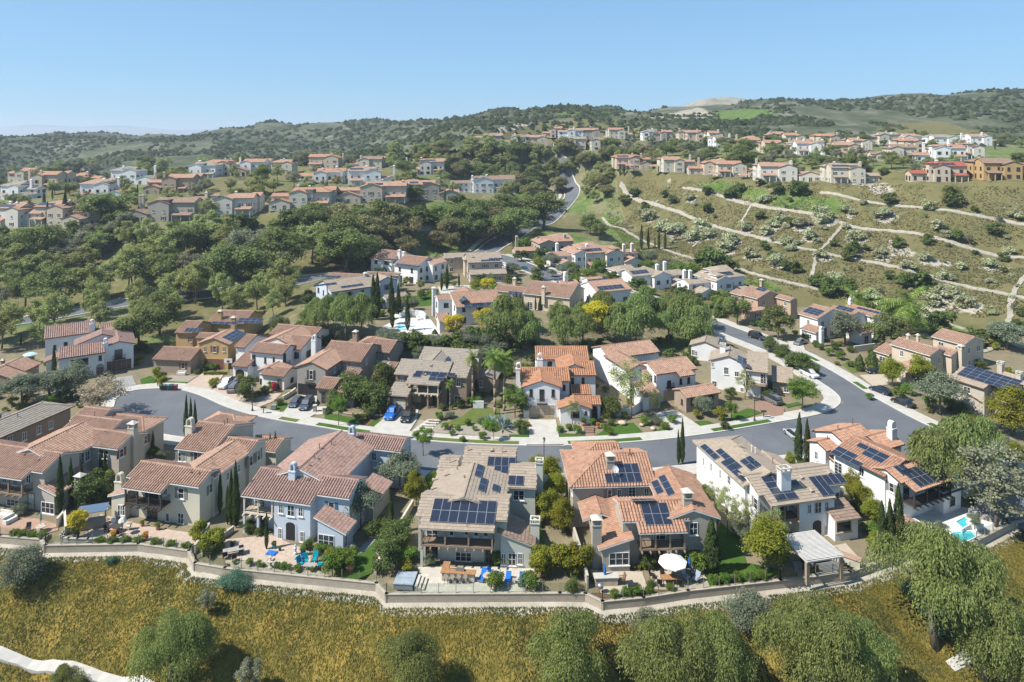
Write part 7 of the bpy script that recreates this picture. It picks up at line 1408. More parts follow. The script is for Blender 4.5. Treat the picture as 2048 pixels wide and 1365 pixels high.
wall_line('terrace_wall', smooth(fw('U7', [(405,532),(450,548),(560,585),(700,603),(868,612),(940,612)], 5.75), 1), 1.0, 5.75, .4, blockwall('terrace_block', (.42,.37,.29)), 'tan retaining wall below the turquoise pool', 'wall')
wall_line('pool_wall', smooth(fw('U7', [(640,505),(660,492),(720,484),(780,488),(803,512)], 5), 1), 4.8, 6.4, .3, WW, 'low curved white wall behind the turquoise pool', 'wall')
wall_line('garden_wall', fw('U2', [(590,850),(680,862),(770,855)]), -.1, .6, .35, wallm('stone'), 'low stone planter wall before the dark taupe house', 'wall')
wall_line('garden_wall', fw('U5', [(410,345),(520,330)]), -.1, 1.5, .25, CW, 'pale yard wall beside the white side-street house', 'wall')
wall_line('garden_wall', fw('U3', [(-60,640),(30,640)]), -.1, 1.4, .2, WW, 'short white gate wall beside the brown house', 'wall')
for q, lb in (((325,810), 'left stone gate pillar at the steps of the dark taupe house'), ((415,830), 'right stone gate pillar at the steps of the dark taupe house')):
    p = at(*fr('U2', q), 0); o = empty('gate_pillar', p); tag(o, lb, 'pillar'); MB().box(-.3,.3,-.3,.3,-.1,1.2).build('shaft', wallm('stone'), o); MB().box(-.38,.38,-.38,.38,1.201,1.34).build('cap', CONC, o)
# ------------------------------------------------------------------ cars
RUB = plain('tyre_rubber', (.02,.02,.02), .8); RIM = plain('alloy_rim', (.35,.36,.37), .35, .5, .05, 1, .7); CGL = glass_mat('car_glass', (.012,.015,.018), .05)
HL = plain('headlight_lens', (.6,.62,.64), .15, .6, .03); TL = plain('tail_light', (.25,.01,.01), .3, .5, .03)
def paint(name, c):
    if name in MATS: return MATS[name]
    n = NT(name); n.b.inputs['Coat Weight'].default_value = .6; n.b.inputs['Coat Roughness'].default_value = .04; k = n.noise(2, 2, n.pos()); MATS[name] = n.done(n.ramp(k, [(.3, tuple(x*.93 for x in c)), (.7, c)]), .35, .5, .15); return MATS[name]
def loft(b, secs, m=0, top=None, side=None):
    """secs: (x, [(y, z) ring]); rings closed"""
    k = len(secs[0][1]); n0 = len(b.v)
    for x, ring in secs: b.v += [(x, y, z) for y, z in ring]
    for i in range(len(secs)-1):
        for j in range(k):
            q = (j+1) % k; b.f.append((n0+i*k+j, n0+i*k+q, n0+(i+1)*k+q, n0+(i+1)*k+j)); b.m.append(m if not callable(m) else m(i, j))
    b.f.append(tuple(n0+j for j in range(k))); b.f.append(tuple(n0+(len(secs)-1)*k+j for j in range(k-1, -1, -1))); b.m += [m if not callable(m) else m(0, 0)]*2
def ring(hw, z0, z1, r=.12): return [(-hw+r*.4, z0), (hw-r*.4, z0), (hw, z0+r), (hw, z1-r*1.6), (hw-r*.5, z1-r*.5), (hw-r*1.8, z1), (-hw+r*1.8, z1), (-hw+r*.5, z1-r*.5), (-hw, z1-r*1.6), (-hw, z0+r)]
def cab(hw0, hw1, z0, z1): return [(-hw0, z0), (hw0, z0), (hw1+.03, z1-.08), (hw1-.08, z1), (-hw1+.08, z1), (-hw1-.03, z1-.08)]
_wheel = None
def car(front, rear, kind, col, cname, label, L=None, z=0.0):
    """front and rear: photo pixels (full frame) of the two ends on the ground"""
    global _wheel
    a, b_ = at(*front, z), at(*rear, z); c = (a+b_)/2; d = a-b_; ang = math.atan2(d.y, d.x); L = dict(sedan=4.7, suv=4.8, pickup=5.6, van=5.0)[kind]; H = dict(sedan=1.42, suv=1.75, pickup=1.85, van=1.72)[kind]; hw = .92 if kind == 'sedan' else .97; belt = H*.60; x0, x1 = -L/2, L/2
    o = empty('parked_car', Vector((c.x, c.y, z+.02)), ang); tag(o, label, 'car', 'cars parked in the drives and streets'); P = paint('car_paint_'+cname, col); m = MB()
    hood = belt-(.06 if kind == 'sedan' else .02)
    st = [(x0, hw*.82, .42, belt*.88), (x0+.12, hw*.95, .28, belt), (x0+.9, hw, .24, belt+.02), (0, hw, .24, belt+.02), (x1-1.2, hw, .24, hood), (x1-.35, hw*.95, .26, hood-.08), (x1-.06, hw*.86, .34, hood-.22), (x1, hw*.74, .40, hood-.3)]
    loft(m, [(x, ring(w, q0, q1)) for x, w, q0, q1 in st])
    for sx in (L*.31, -L*.31):
        for sy in (-1, 1): m.lathe([(.40,-.02),(.40,.02)], 12)  if False else None
    m.build('body', P, o, smooth=False)
    g = MB(); mt = lambda i, j: 1 if j in (3,) else 0
    if kind == 'sedan': cs = [(x0+.55, .70,.55, belt, belt+.05), (x0+1.15, .80,.58, belt, H-.05), (-.1, .82,.60, belt, H), (.45, .82,.58, belt, H-.04), (1.35, .80,.62, belt-.02, belt+.06)]
    elif kind == 'pickup': cs = [(-.75, .86,.70, belt, H-.06), (-.65, .88,.72, belt, H), (.75, .88,.70, belt, H-.02), (1.35, .86,.72, belt, belt+.1)]
    else: cs = [(x0+.12, .84,.70, belt, belt+.25), (x0+.32, .86,.70, belt, H-.04), (-.2, .88,.72, belt, H), (.55, .88,.70, belt, H-.04), (1.3, .86,.72, belt, belt+.08)]
    loft(g, [(x, cab(h0, h1, q0, q1)) for x, h0, h1, q0, q1 in cs], mt); g.build('cabin', [CGL, P], o)
    if kind == 'pickup': MB().box(x0+.15, -.95, -.78, .78, belt+.025, belt+.04).build('truck_bed', trimm('black'), o)
    if kind in ('suv', 'van'):
        rr = MB()
        for sy in (-.62, .62): rr.box(x0+.6, .5, sy-.025, sy+.025, H-.01, H+.05)
        rr.build('roof_rails', trimm('black'), o)
    if _wheel is None:
        t = MB(); t.lathe([(.20,-.11),(.33,-.11),(.36,-.07),(.36,.07),(.33,.11),(.20,.11)], 14); r = MB(); r.lathe([(.03,.118),(.215,.112),(.215,.09)], 10); _wheel = (t.mesh('tyre', RUB), r.mesh('rim', RIM))
    for sx in (L*.305, -L*.30):
        for sy in (-1, 1):
            w = link('wheel', _wheel[0], o, (sx, sy*(hw-.07), .36)); w.rotation_euler = (-sy*math.pi/2, 0, 0); link('rim', _wheel[1], w)
    for sy in (-1, 1):
        MB().box(x1-.12, x1-.01, sy*.62-.17, sy*.62+.17, hood-.32, hood-.2).build('headlight', HL, o); MB().box(x0-.012, x0+.08, sy*.62-.14, sy*.62+.14, belt*.74, belt*.9).build('tail_light', TL, o)
    MB().box(x1-.03, x1+.012, -.42, .42, .42, .55).build('grille', trimm('black'), o); MB().box(x1+.0, x1+.022, -.24, .24, .44, .53).build('number_plate', plain('plate_white', (.6,.6,.58)), o); return o
CB = dict(white=(.62,.63,.63), grey=(.14,.145,.15), bluegrey=(.06,.075,.10), black=(.012,.012,.014), blue=(.01,.13,.48), navy=(.012,.018,.045), silver=(.42,.43,.44), teal=(.03,.09,.10))
f_ = lambda k, a: fr(k, a)
for k, a, b, kind, cn, lb in (('U1',(735,905),(895,800),'pickup','white','white pickup truck in the drive of the arched white house'), ('U1',(935,850),(845,945),'van','grey','grey minivan parked beside the white pickup'), ('U2',(95,795),(205,690),'sedan','bluegrey','blue-grey sedan in the drive of the dark taupe house'), ('U2',(190,835),(305,705),'suv','bluegrey','dark blue suv beside the blue-grey sedan'), ('U2',(995,915),(1095,785),'pickup','blue','bright blue pickup in the drive of the brown house'), ('U2',(1145,945),(1235,815),'suv','black','black suv beside the bright blue pickup'),
    ('U4',(1065,420),(1155,465),'suv','grey','dark grey suv in the brick drive at the corner house'), ('U5',(200,495),(125,458),'suv','white','white suv at the kerb of the junction'), ('U5',(515,552),(592,582),'sedan','navy','navy sedan at the kerb by the tan house'), ('U5',(645,622),(712,648),'sedan','black','black sedan at the kerb under the pepper tree'), ('U6',(570,545),(475,518),'suv','black','dark suv at the kerb of the side street'), ('U6',(170,462),(245,494),'suv','teal','dark teal suv at the top of the side street kerb'), ('U5',(490,462),(582,458),'sedan','black','dark sedan in the drive of the tan house'), ('U6',(757,572),(800,556),'sedan','grey','dark sedan in the drive of the white side-street house'), ('U5',(62,802),(92,826),'sedan','silver','silver car half hidden behind the cypress pair'), ('T8',(560,905),(715,925),'sedan','navy','dark car under the tree left of the cul-de-sac')):
    car(fr(k, a), fr(k, b), kind, CB[cn], cn, lb)
for a, b, kind, cn, lb in (((1062,548),(1036,538),'pickup','teal','dark teal truck on the street behind the terrace houses'), ((1016,540),(1000,533),'sedan','white','white car in the drive of the tan terrace house'), ((1046,507),(1030,503),'sedan','white','white car at the tan house by the valley road')): car(a, b, kind, CB[cn], cn, lb, z=4.4)
# ------------------------------------------------------------------ street furniture
def lamp(u, v, label):
    o = empty('street_lamp', at(u, v, .12)); tag(o, label, 'street lamp', 'street lamps'); k = trimm('dark')
    MB().lathe([(.20,0),(.20,.3),(.11,.45),(.08,1.2),(.055,4.3),(.09,4.35),(.05,4.5)], 10).build('post', k, o); MB().lathe([(.10,4.5),(.19,4.62),(.22,4.95),(.20,5.0)], 8).build('lantern', plain('lantern_glass', (.5,.5,.46), .3), o); MB().lathe([(.26,5.0),(.16,5.14),(.04,5.25),(.02,5.4)], 8).build('cap', k, o)
lamp(504.8, 822, 'dark street lamp before the arched white house'); lamp(1088, 940, 'dark street lamp above the lime-green trees'); lamp(1509, 842, 'street lamp by the brick drive at the right')
for i, (c, lb) in enumerate((((.015,.05,.03),'leftmost dark green wheelie bin of the row'), ((.02,.025,.025),'black wheelie bin second in the row'), ((.01,.10,.11),'teal wheelie bin in the middle of the row'), ((.02,.03,.04),'dark wheelie bin fourth in the row'), ((.16,.02,.03),'maroon wheelie bin at the right end of the row'))):
    o = empty('wheelie_bin', at(323+i*7.2, 780, .12)); tag(o, lb, 'bin', 'wheelie bins at the kerb'); m = plain('bin_plastic_%d' % i, c, .5); MB().prism([(-.24,-.28),(.24,-.28),(.24,.28),(-.24,.28)], .08, .95, 0, [(-.29,-.34),(.29,-.34),(.29,.34),(-.29,.34)]).build('body', m, o); MB().prism([(-.31,-.38),(.31,-.38),(.31,.38),(-.31,.38)], .951, 1.06, 0, [(-.27,-.3),(.27,-.3),(.27,.34),(-.27,.34)]).build('lid', m, o)
    for sx in (-1, 1): MB().tube((sx*.27,.3,.12),(sx*.22,.3,.12),.12,.12,10).build('wheel', RUB, o)
def mailbox(frame, p, label):
    o = empty('mailbox', at(*fr(frame, p), .1)); tag(o, label, 'mailbox'); MB().box(-.06,.06,-.06,.06,0,1.05).build('post', trimm('dark'), o); m = MB()
    for sx in (-.35, 0, .35): m.box(sx-.13, sx+.13, -.25, .25, 1.051, 1.3)
    m.build('box', trimm('dark'), o)
mailbox('U1', (1192,1140), 'dark mailbox on the verge by the street lamp'); mailbox('U1', (78,850), 'dark mailbox beside the wheelie bins'); mailbox('U4', (1062,535), 'dark mailbox beside the right street lamp')
o = empty('utility_box', at(*fr('U1', (1300,1095)), .1)); tag(o, 'grey-green utility cabinet on the lawn by the walk', 'cabinet'); MB().box(-.5,.5,-.35,.35,0,.8).build('housing', plain('utility_green', (.16,.19,.15)), o); MB().box(-.53,.53,-.38,.38,.801,.86).build('lid', plain('utility_lid', (.22,.25,.2)), o)
o = empty('basketball_hoop', at(*fr('U1', (830,730)), .1)); tag(o, 'basketball hoop beside the rust garage door', 'hoop'); MB().tube((0,0,0),(0,0,3.0),.06).build('pole', trimm('black'), o); MB().box(-.9,.9,-.5,-.46,2.7,3.7).box(-.3,.3,-.515,-.505,2.9,3.3,1).build('backboard', [plain('backboard_white', (.6,.6,.6)), trimm('black')], o); MB().lathe([(.23,2.95),(.25,2.95),(.25,2.98),(.23,2.98)], 12, 0, -.75).build('rim', plain('hoop_red', (.4,.06,.03)), o)
# ------------------------------------------------------------------ garden furniture
WOODT = plain('teak', (.30,.16,.075), .6, .3, .2, 3); GREYW = plain('weathered_wood', (.28,.265,.24), .8, .2, .15, 3); BLUE = plain('blue_cushion', (.02,.13,.42), .8, .1, .1, 3); TEAL = plain('teal_cushion', (.0,.24,.30), .8, .1, .1, 3); CREAMF = plain('cream_fabric', (.55,.53,.48), .85, .1, .08, 2); DARKF = plain('dark_wicker', (.035,.03,.028), .8, .2, .2, 8); STN = plain('garden_stone', (.40,.35,.28), .9, .1, .2, 2)
def at_(frame, p, z=.12): return inside(at(*fr(frame, p), z), 1.0)
def table(frame, p, rz, w, d, h, mat, label, legm=None):
    o = empty('garden_table', at_(frame, p), R(rz)); tag(o, label, 'table'); MB().box(-w/2,w/2,-d/2,d/2,h-.06,h).build('table_top', mat, o)
    for sx in (-1,1):
        for sy in (-1,1): MB().box(sx*(w/2-.12)-.045, sx*(w/2-.12)+.045, sy*(d/2-.12)-.045, sy*(d/2-.12)+.045, 0, h-.061).build('leg', legm or mat, o)
    return o
def chair(frame, p, rz, mat, label, group=None, frame_m=None, s=1.0):
    o = empty('garden_chair', at_(frame, p), R(rz)); o.scale = (s,)*3; tag(o, label, 'chair', group); fm = frame_m or trimm('dark'); MB().box(-.28,.28,-.28,.28,.38,.48).build('seat', mat, o); b = MB().box(-.28,.28,-.04,.04,0,.62).build('backrest', mat, o, (0,.26,.45)); b.rotation_euler = (R(-14),0,0)
    for sx in (-1,1):
        for sy in (-1,1): MB().box(sx*.24-.025, sx*.24+.025, sy*.24-.025, sy*.24+.025, 0, .379).build('leg', fm, o)
        MB().box(sx*.3-.03, sx*.3+.03, -.26,.28,.60,.64).build('armrest', fm, o)
    return o
def lounger(frame, p, rz, label, group=None, mat=BLUE):
    o = empty('sun_lounger', at_(frame, p), R(rz)); tag(o, label, 'lounger', group); MB().box(-.33,.33,-1.0,.35,.26,.34).build('mattress', mat, o); b = MB().box(-.33,.33,0,.72,0,.08).build('backrest', mat, o, (0,.35,.26)); b.rotation_euler = (R(48),0,0); MB().box(-.36,.36,-1.0,.8,.18,.255).build('frame', GREYW, o)
    for sx in (-1,1):
        for sy in (-.85,.65): MB().box(sx*.3-.03, sx*.3+.03, sy-.03, sy+.03, 0, .179).build('leg', GREYW, o)
def sofa(frame, p, rz, w, label, mat=DARKF, cush=CREAMF):
    o = empty('garden_sofa', at_(frame, p), R(rz)); tag(o, label, 'sofa'); MB().box(-w/2,w/2,-.42,.42,0,.36).build('base', mat, o); MB().box(-w/2+.1,w/2-.1,-.4,.22,.361,.5).build('seat_cushion', cush, o); MB().box(-w/2,w/2,.24,.42,.361,.85).build('backrest', mat, o)
    for sx in (-1,1): MB().box(sx*(w/2-.06)-.06, sx*(w/2-.06)+.06, -.4,.24,.361,.62).build('armrest', mat, o)
def parasol(frame, p, r, h, mat, label, open_=True, z=.12):
    o = empty('parasol', at_(frame, p, z)); tag(o, label, 'parasol'); MB().tube((0,0,0),(0,0,h),.03).build('pole', trimm('grey'), o); MB().lathe([(.3,0),(.3,.08),(.05,.12)], 12).build('base', trimm('grey'), o)
    if open_:
        m = MB(); n = 8
        for i in range(n):
            a, b = 2*math.pi*i/n, 2*math.pi*(i+1)/n; P = lambda q, k, zz: (r*k*math.cos(q), r*k*math.sin(q), zz)
            m.poly([(0,0,h), P(a,.55,h-.22), P(b,.55,h-.22)]); m.poly([P(a,.55,h-.22), P(a,1,h-.55), P(b,1,h-.55), P(b,.55,h-.22)]); m.poly([P(a,1,h-.55), P(a,1,h-.7), P(b,1,h-.7), P(b,1,h-.55)])
        m.build('canopy', mat, o); k = MB()
        for i in range(n): a = 2*math.pi*i/n; k.tube((0,0,h-.6),(r*.98*math.cos(a), r*.98*math.sin(a), h-.58),.015,.015,4)
        k.build('ribs', trimm('grey'), o)
    else: MB().lathe([(.04,h),(.10,h-.3),(.17,h-1.1),(.14,h-1.25),(.05,h-1.3)], 8).build('canopy', mat, o)
def pot(frame, p, h, label, mat=None, leaf='bright', z=.12):
    o = empty('potted_plant', at_(frame, p, z)); tag(o, label, 'plant'); MB().lathe([(h*.24,0),(h*.36,h*.35),(h*.30,h*.5),(h*.33,h*.55)], 10).build('pot', mat or plain('terracotta_pot', (.34,.15,.08)), o); c = link('foliage', PROTO['bright'][0][2], o, (0,0,h*.45)); s = h/1.9; c.scale = (s,s,s)
    if leaf != 'bright': me = c.data.copy(); me.materials.clear(); me.materials.append(LM[leaf]); c.data = me
# leftmost garden
sofa('T1', (40,1045), -14, 2.2, 'cream covered sofa on the terracotta terrace at the left edge', CREAMF); sofa('T1', (85,1085), 70, 1.6, 'cream covered armchair on the terracotta terrace', CREAMF); parasol('T1', (348,1155), 1.0, 2.6, plain('sage_fabric', (.18,.27,.24)), 'closed sage parasol over the small round table at the left', False); chair('T1', (240,1165), 20, DARKF, 'dark chair beside the closed sage parasol')
o = empty('stone_table', at_('T1', (350,1165))); tag(o, 'round stone table under the closed sage parasol', 'table'); MB().lathe([(.12,0),(.12,.62),(.3,.66)], 10).build('pedestal', STN, o); MB().lathe([(.65,.661),(.65,.74)], 16).build('table_top', STN, o)
# cream house garden
o = empty('covered_bar', at_('T1', (790,1130)), R(18)); tag(o, 'outdoor bar with glossy dark blue roof panel beside the cream house', 'bar'); MB().box(-1.5,1.5,-.45,.45,0,1.05).build('counter', wallm('stone'), o); MB().box(-1.6,1.6,-.55,.55,1.051,1.12).build('counter_top', GREYW, o)
for sx in (-1.4,1.4): MB().box(sx-.06,sx+.06,.6,.72,0,2.55).build('post', trimm('dark'), o)
r_ = MB().box(-1.8,1.8,-.8,1.0,0,.07).build('roof_panel', plain('blue_steel_panel', (.09,.13,.19), .25, .5, .05), o, (0,0,2.45)); r_.rotation_euler = (R(9),0,0)
table('T1', (985,1165), -14, 1.7, 1.0, .74, trimm('dark'), 'dark outdoor dining table on the cream house terrace'); 
for i, (q, rz) in enumerate((((915,1170),90), ((1010,1205),180), ((1095,1150),-80), ((960,1130),10))): chair('T1', q, rz, DARKF if i < 2 else CREAMF, 'chair at the dining table of the cream house', 'dining chairs of the cream house')
parasol('T1', (1047,1190), .55, 2.4, CREAMF, 'small white parasol on the cream house terrace'); parasol('T1', (912,1065), .55, 2.2, CREAMF, 'small white parasol beside the outdoor bar')
pot('T1', (970,1225), 1.0, 'orange flowering pot at the edge of the cream house terrace', None, 'orange'); pot('T1', (1243,1240), 1.0, 'second orange flowering pot near the wall', None, 'orange'); pot('T1', (650,1215), 1.3, 'tall dark urn on the curved planter', trimm('dark')); pot('T1', (1348,1150), .9, 'clay jar beside the french doors of the cream house'); pot('T1', (1215,1120), .7, 'small clay pot at the wall of the cream house')
wall_line('planter_edge', smooth(fw('T1', [(710,1120),(560,1180),(520,1215),(545,1245),(700,1250),(900,1248),(1100,1235)]), 1), -.2, .32, .3, CONC, 'curved pale planter edge on the cream house terrace', 'planter')
# blue-grey house garden
table('T3', (30,1085), 22, 2.6, 1.0, .75, GREYW, 'long weathered dining table on the blush terrace')
for i, q in enumerate(((-40,1115),(35,1130),(90,1085),(20,1055))): chair('T3', q, 22+(180 if i < 2 else 0), DARKF, 'dark chair at the long weathered table', 'chairs at the long weathered table')
for q, rz, w, lb in (((335,1072),0,1.3,'blue mat on the terrace by the narrow cypress'), ((572,1118),-12,1.4,'blue mat on the terrace before the blue-grey house')):
    o = empty('floor_mat', at_('T3', q, .13), R(rz-13)); tag(o, lb, 'mat'); MB().box(-w/2,w/2,-.45,.45,0,.09).box(-w/2+.08,-.02,-.37,.37,.09,.12).box(.02,w/2-.08,-.37,.37,.09,.12).build('cushion', BLUE, o)
for q, rz, lb in (((568,1182),60,'teal chair left of the fire table'), ((605,1165),20,'teal chair behind the fire table'), ((677,1150),-10,'teal chair at the far end of the fire table'), ((730,1190),-80,'teal chair right of the fire table')): chair('T3', q, rz, TEAL, lb, 'teal chairs at the fire table', s=1.2)
table('T3', (642,1195), -10, 1.6, .9, .5, GREYW, 'square wooden fire table among teal chairs')
o = empty('fountain', at_('T3', (322,1195))); tag(o, 'tiered grey stone fountain at the edge of the blush terrace', 'fountain'); MB().lathe([(.35,0),(.3,.1),(.14,.2),(.12,.65)], 12).build('pedestal', STN, o); MB().lathe([(.12,.65),(.45,.78),(.55,.92),(.5,.92),(.42,.84)], 16).build('bowl', STN, o); MB().lathe([(.09,.85),(.08,1.2),(.28,1.34),(.25,1.36),(.05,1.5),(.04,1.7)], 12).build('finial', STN, o)
pot('T3', (587,1085), 1.0, 'blue glazed pot by the door of the blue-grey house', plain('blue_glaze', (.01,.03,.10), .3)); pot('T3', (355,1030), .8, 'turquoise pot under the balcony', plain('turquoise_glaze', (.02,.22,.24), .3)); pot('T3', (965,1215), 1.5, 'large terracotta pot on the lawn of the blue-grey house'); pot('T3', (400,1050), .5, 'small dark pot by the wall of the blue-grey house', trimm('dark'))
for q in ((145,1190),(215,1205),(260,1190),(365,1220),(410,1235),(465,1215),(430,1185),(520,1245),(640,1265),(25,1180)): plant('bright', at_('T3', q, .1), rng.uniform(.5,.9), 'small succulent in the stone bed at the wall', 'plant', 'succulents in the stone bed')
o = empty('statue', at_('T3', (525,1080))); tag(o, 'small white garden statue by the arched door', 'statue'); MB().lathe([(.22,0),(.22,.25),(.1,.3),(.16,.6),(.2,.85),(.1,1.0),(.13,1.1),(.12,1.22),(.03,1.3)], 10).build('figure', plain('white_marble', (.55,.54,.52)), o)
o = empty('trash_barrel', at_('T3', (985,1065))); tag(o, 'dark grey barrel beside the blue-grey house wall', 'barrel'); MB().lathe([(.28,0),(.34,.9)], 12).build('body', trimm('grey'), o); MB().lathe([(.36,.901),(.34,.98),(.05,1.02)], 12).build('lid', trimm('grey'), o)
# sage house garden
o = empty('hot_tub', at_('T4', (165,1195)), R(-5)); tag(o, 'square hot tub with grey cover and steps left of the sage house', 'hot tub'); MB().box(-1.15,1.15,-1.2,1.2,0,.62).build('tub', plain('tub_grey', (.22,.24,.26)), o); MB().box(-1.2,1.2,-1.25,-.02,.621,.72).build('cover', plain('tub_cover', (.26,.30,.34), .5), o); MB().box(-1.2,1.2,.02,1.25,.621,.72).build('cover', plain('tub_cover', (.26,.30,.34), .5), o)
for i in range(3): MB().box(1.3+i*.42,1.68+i*.42,-1.1,1.1,-.1,.5-.16*i).build('step', PAVE['pale'], o)
o = empty('outdoor_kitchen', at_('T4', (590,1165)), R(-5)); tag(o, 'stone outdoor kitchen with long teak counter before the sage house', 'bar counter'); MB().box(-2.0,2.0,-.35,.35,0,1.0).build('counter', STN, o); MB().box(-2.15,2.15,-.5,.4,1.001,1.08).build('counter_top', WOODT, o); MB().box(-2.15,-1.3,.401,1.9,.9,.98).build('side_counter', WOODT, o); MB().box(-2.0,-1.4,.42,1.8,0,.899).build('side_base', STN, o); MB().box(-.3,.7,-.1,.35,1.081,1.32).build('grill', plain('steel', (.4,.4,.41), .3, .5, .05, 1, .8), o)
for i in range(4):
    o = empty('bar_stool', at_('T4', (490+i*52,1192)), R(175)); tag(o, 'wicker bar stool at the teak counter', 'stool', 'bar stools at the teak counter'); MB().box(-.22,.22,-.22,.22,.7,.76).build('seat', STN, o); MB().box(-.22,.22,.18,.22,.761,1.15).build('backrest', STN, o)
    for sx in (-1,1):
        for sy in (-1,1): MB().box(sx*.19-.02,sx*.19+.02,sy*.19-.02,sy*.19+.02,0,.699).build('leg', trimm('dark'), o)
for q, rz, lb in (((785,1150),-10,'blue lounger beside the teak counter'), ((872,1125),80,'blue chair half hidden behind the clipped shrub'), ((985,1180),-6,'blue lounger in the middle of the travertine terrace'), ((1098,1185),-2,'blue lounger at the right end of the travertine terrace')): lounger('T4', q, rz-5, lb)
o = empty('round_table', at_('T4', (825,1175))); tag(o, 'round grey table between the blue loungers', 'table'); MB().lathe([(.08,0),(.06,.66)], 8).build('pedestal', STN, o); MB().lathe([(.6,.661),(.6,.72)], 16).build('table_top', STN, o)
table('T4', (1040,1190), 0, .5, .5, .45, GREYW, 'small side table between two blue loungers'); o = empty('sphere_ornament', at_('T3', (1180,1215))); tag(o, 'grey stone ball on a pillar at the lot corner', 'ornament'); MB().box(-.2,.2,-.2,.2,0,.9).build('pillar', STN, o); MB().lathe([(.03,.9),(.2,.98),(.26,1.16),(.2,1.34),(.03,1.42)], 12).build('ball', STN, o)
# taupe house garden
parasol('T5', (905,1160), 1.75, 2.7, plain('white_canvas', (.62,.61,.58), .85, .1, .05), 'large open white parasol over the dining table'); parasol('T5', (360,1190), .5, 2.3, BLUE, 'closed blue parasol at the stone counter', False); parasol('T5', (1040,1140), .5, 2.5, BLUE, 'closed blue parasol beside the white one', False)
table('T5', (880,1190), 3, 1.9, 1.0, .74, WOODT, 'teak dining table under the white parasol')
for q, rz, lb in (((740,1150),70,'brown chair at the left end of the parasol table'), ((830,1160),10,'chair behind the parasol table'), ((960,1225),180,'chair in front of the parasol table'), ((800,1215),170,'chair at the near left of the parasol table')): chair('T5', q, rz, DARKF, lb)
for q, rz, lb in (((1015,1170),40,'blue-grey lounge chair left of the closed parasol'), ((1075,1130),-20,'pale lounge chair behind the closed parasol'), ((1095,1185),-50,'pale lounge chair right of the closed parasol')): chair('T5', q, rz, plain('grey_blue_fabric', (.26,.30,.36)), lb, s=1.15)
o = empty('stone_counter', at_('T5', (365,1195)), R(3)); tag(o, 'L-shaped stone counter with pale top at the taupe house', 'bar counter'); MB().box(-1.3,1.4,-.5,.4,0,.95).build('base', STN, o); MB().box(-1.45,1.55,-.6,.5,.951,1.03).build('counter_top', CONC, o)
chair('T5', (495,1195), -80, plain('brown_wicker', (.16,.10,.06)), 'brown chair at the stone counter', s=1.15); o = empty('kettle_grill', at_('T5', (325,1265))); tag(o, 'round steel kettle grill at the stone counter', 'grill'); MB().lathe([(.3,.5),(.38,.72),(.36,.92),(.2,1.05),(.03,1.1)], 12).build('bowl', plain('steel', (.4,.4,.41)), o)
for a_ in (0,2.1,4.2): MB().tube((.2*math.cos(a_),.2*math.sin(a_),.55),(.34*math.cos(a_),.34*math.sin(a_),0),.02).build('leg', trimm('black'), o)
o = empty('barrel_grill', at_('T5', (595,1295)), R(3)); tag(o, 'black barrel barbecue grill on the taupe house patio', 'grill'); MB().tube((-.6,0,.85),(.6,0,.85),.32,.32,12).build('drum', trimm('black'), o); MB().box(-.75,.75,-.28,.28,.3,.36).build('shelf', trimm('black'), o)
for sx in (-.55,.55): MB().box(sx-.03,sx+.03,-.25,.25,0,.6).build('leg', trimm('black'), o)
# white house: patio cover, sofas, barbecue island
o = empty('patio_cover', at_('T6', (1010,1110), .1), R(13)); tag(o, 'white louvred patio cover over dark sofas', 'patio cover'); WT = plain('white_metal', (.50,.48,.44), .7, .2)
for i in range(24): MB().box(-2.6,2.6,-.055,.055,-.03,.04).build('slat', WT, o, (0,-2.55+i*.225,2.86)).rotation_euler = (R(16),0,0)
for sx in (-2.5,2.5): MB().box(sx-.07,sx+.07,-2.8,2.85,2.62,2.8).build('beam', WT, o)
for sy in (-2.7,2.75): MB().box(-2.42,2.42,sy-.06,sy+.06,2.62,2.79).build('beam', WT, o)
for sx in (-2.35,2.35):
    for sy in (-2.5,2.55): MB().box(sx-.2,sx+.2,sy-.2,sy+.2,-.1,2.61).build('post', wallm('stone'), o)
sofa('T6', (985,1085), 100, 2.2, 'dark wicker sofa under the white patio cover'); sofa('T6', (1010,1140), -170, 1.7, 'dark wicker armchair at the front of the patio cover'); sofa('T6', (1080,1050), 13, 2.0, 'dark sofa at the back of the patio cover')
o = empty('barbecue_island', at_('T6', (1270,1060)), R(-38)); tag(o, 'tan barbecue island beside the patio cover', 'bar counter'); MB().box(-2.2,2.0,-.45,.45,0,.95).build('base', CW, o); MB().box(-2.3,2.1,-.55,.55,.951,1.03).build('counter_top', PAVE['terra'], o); MB().box(-1.9,-.7,-.35,.35,1.031,1.35).build('grill', plain('steel', (.4,.4,.41)), o)
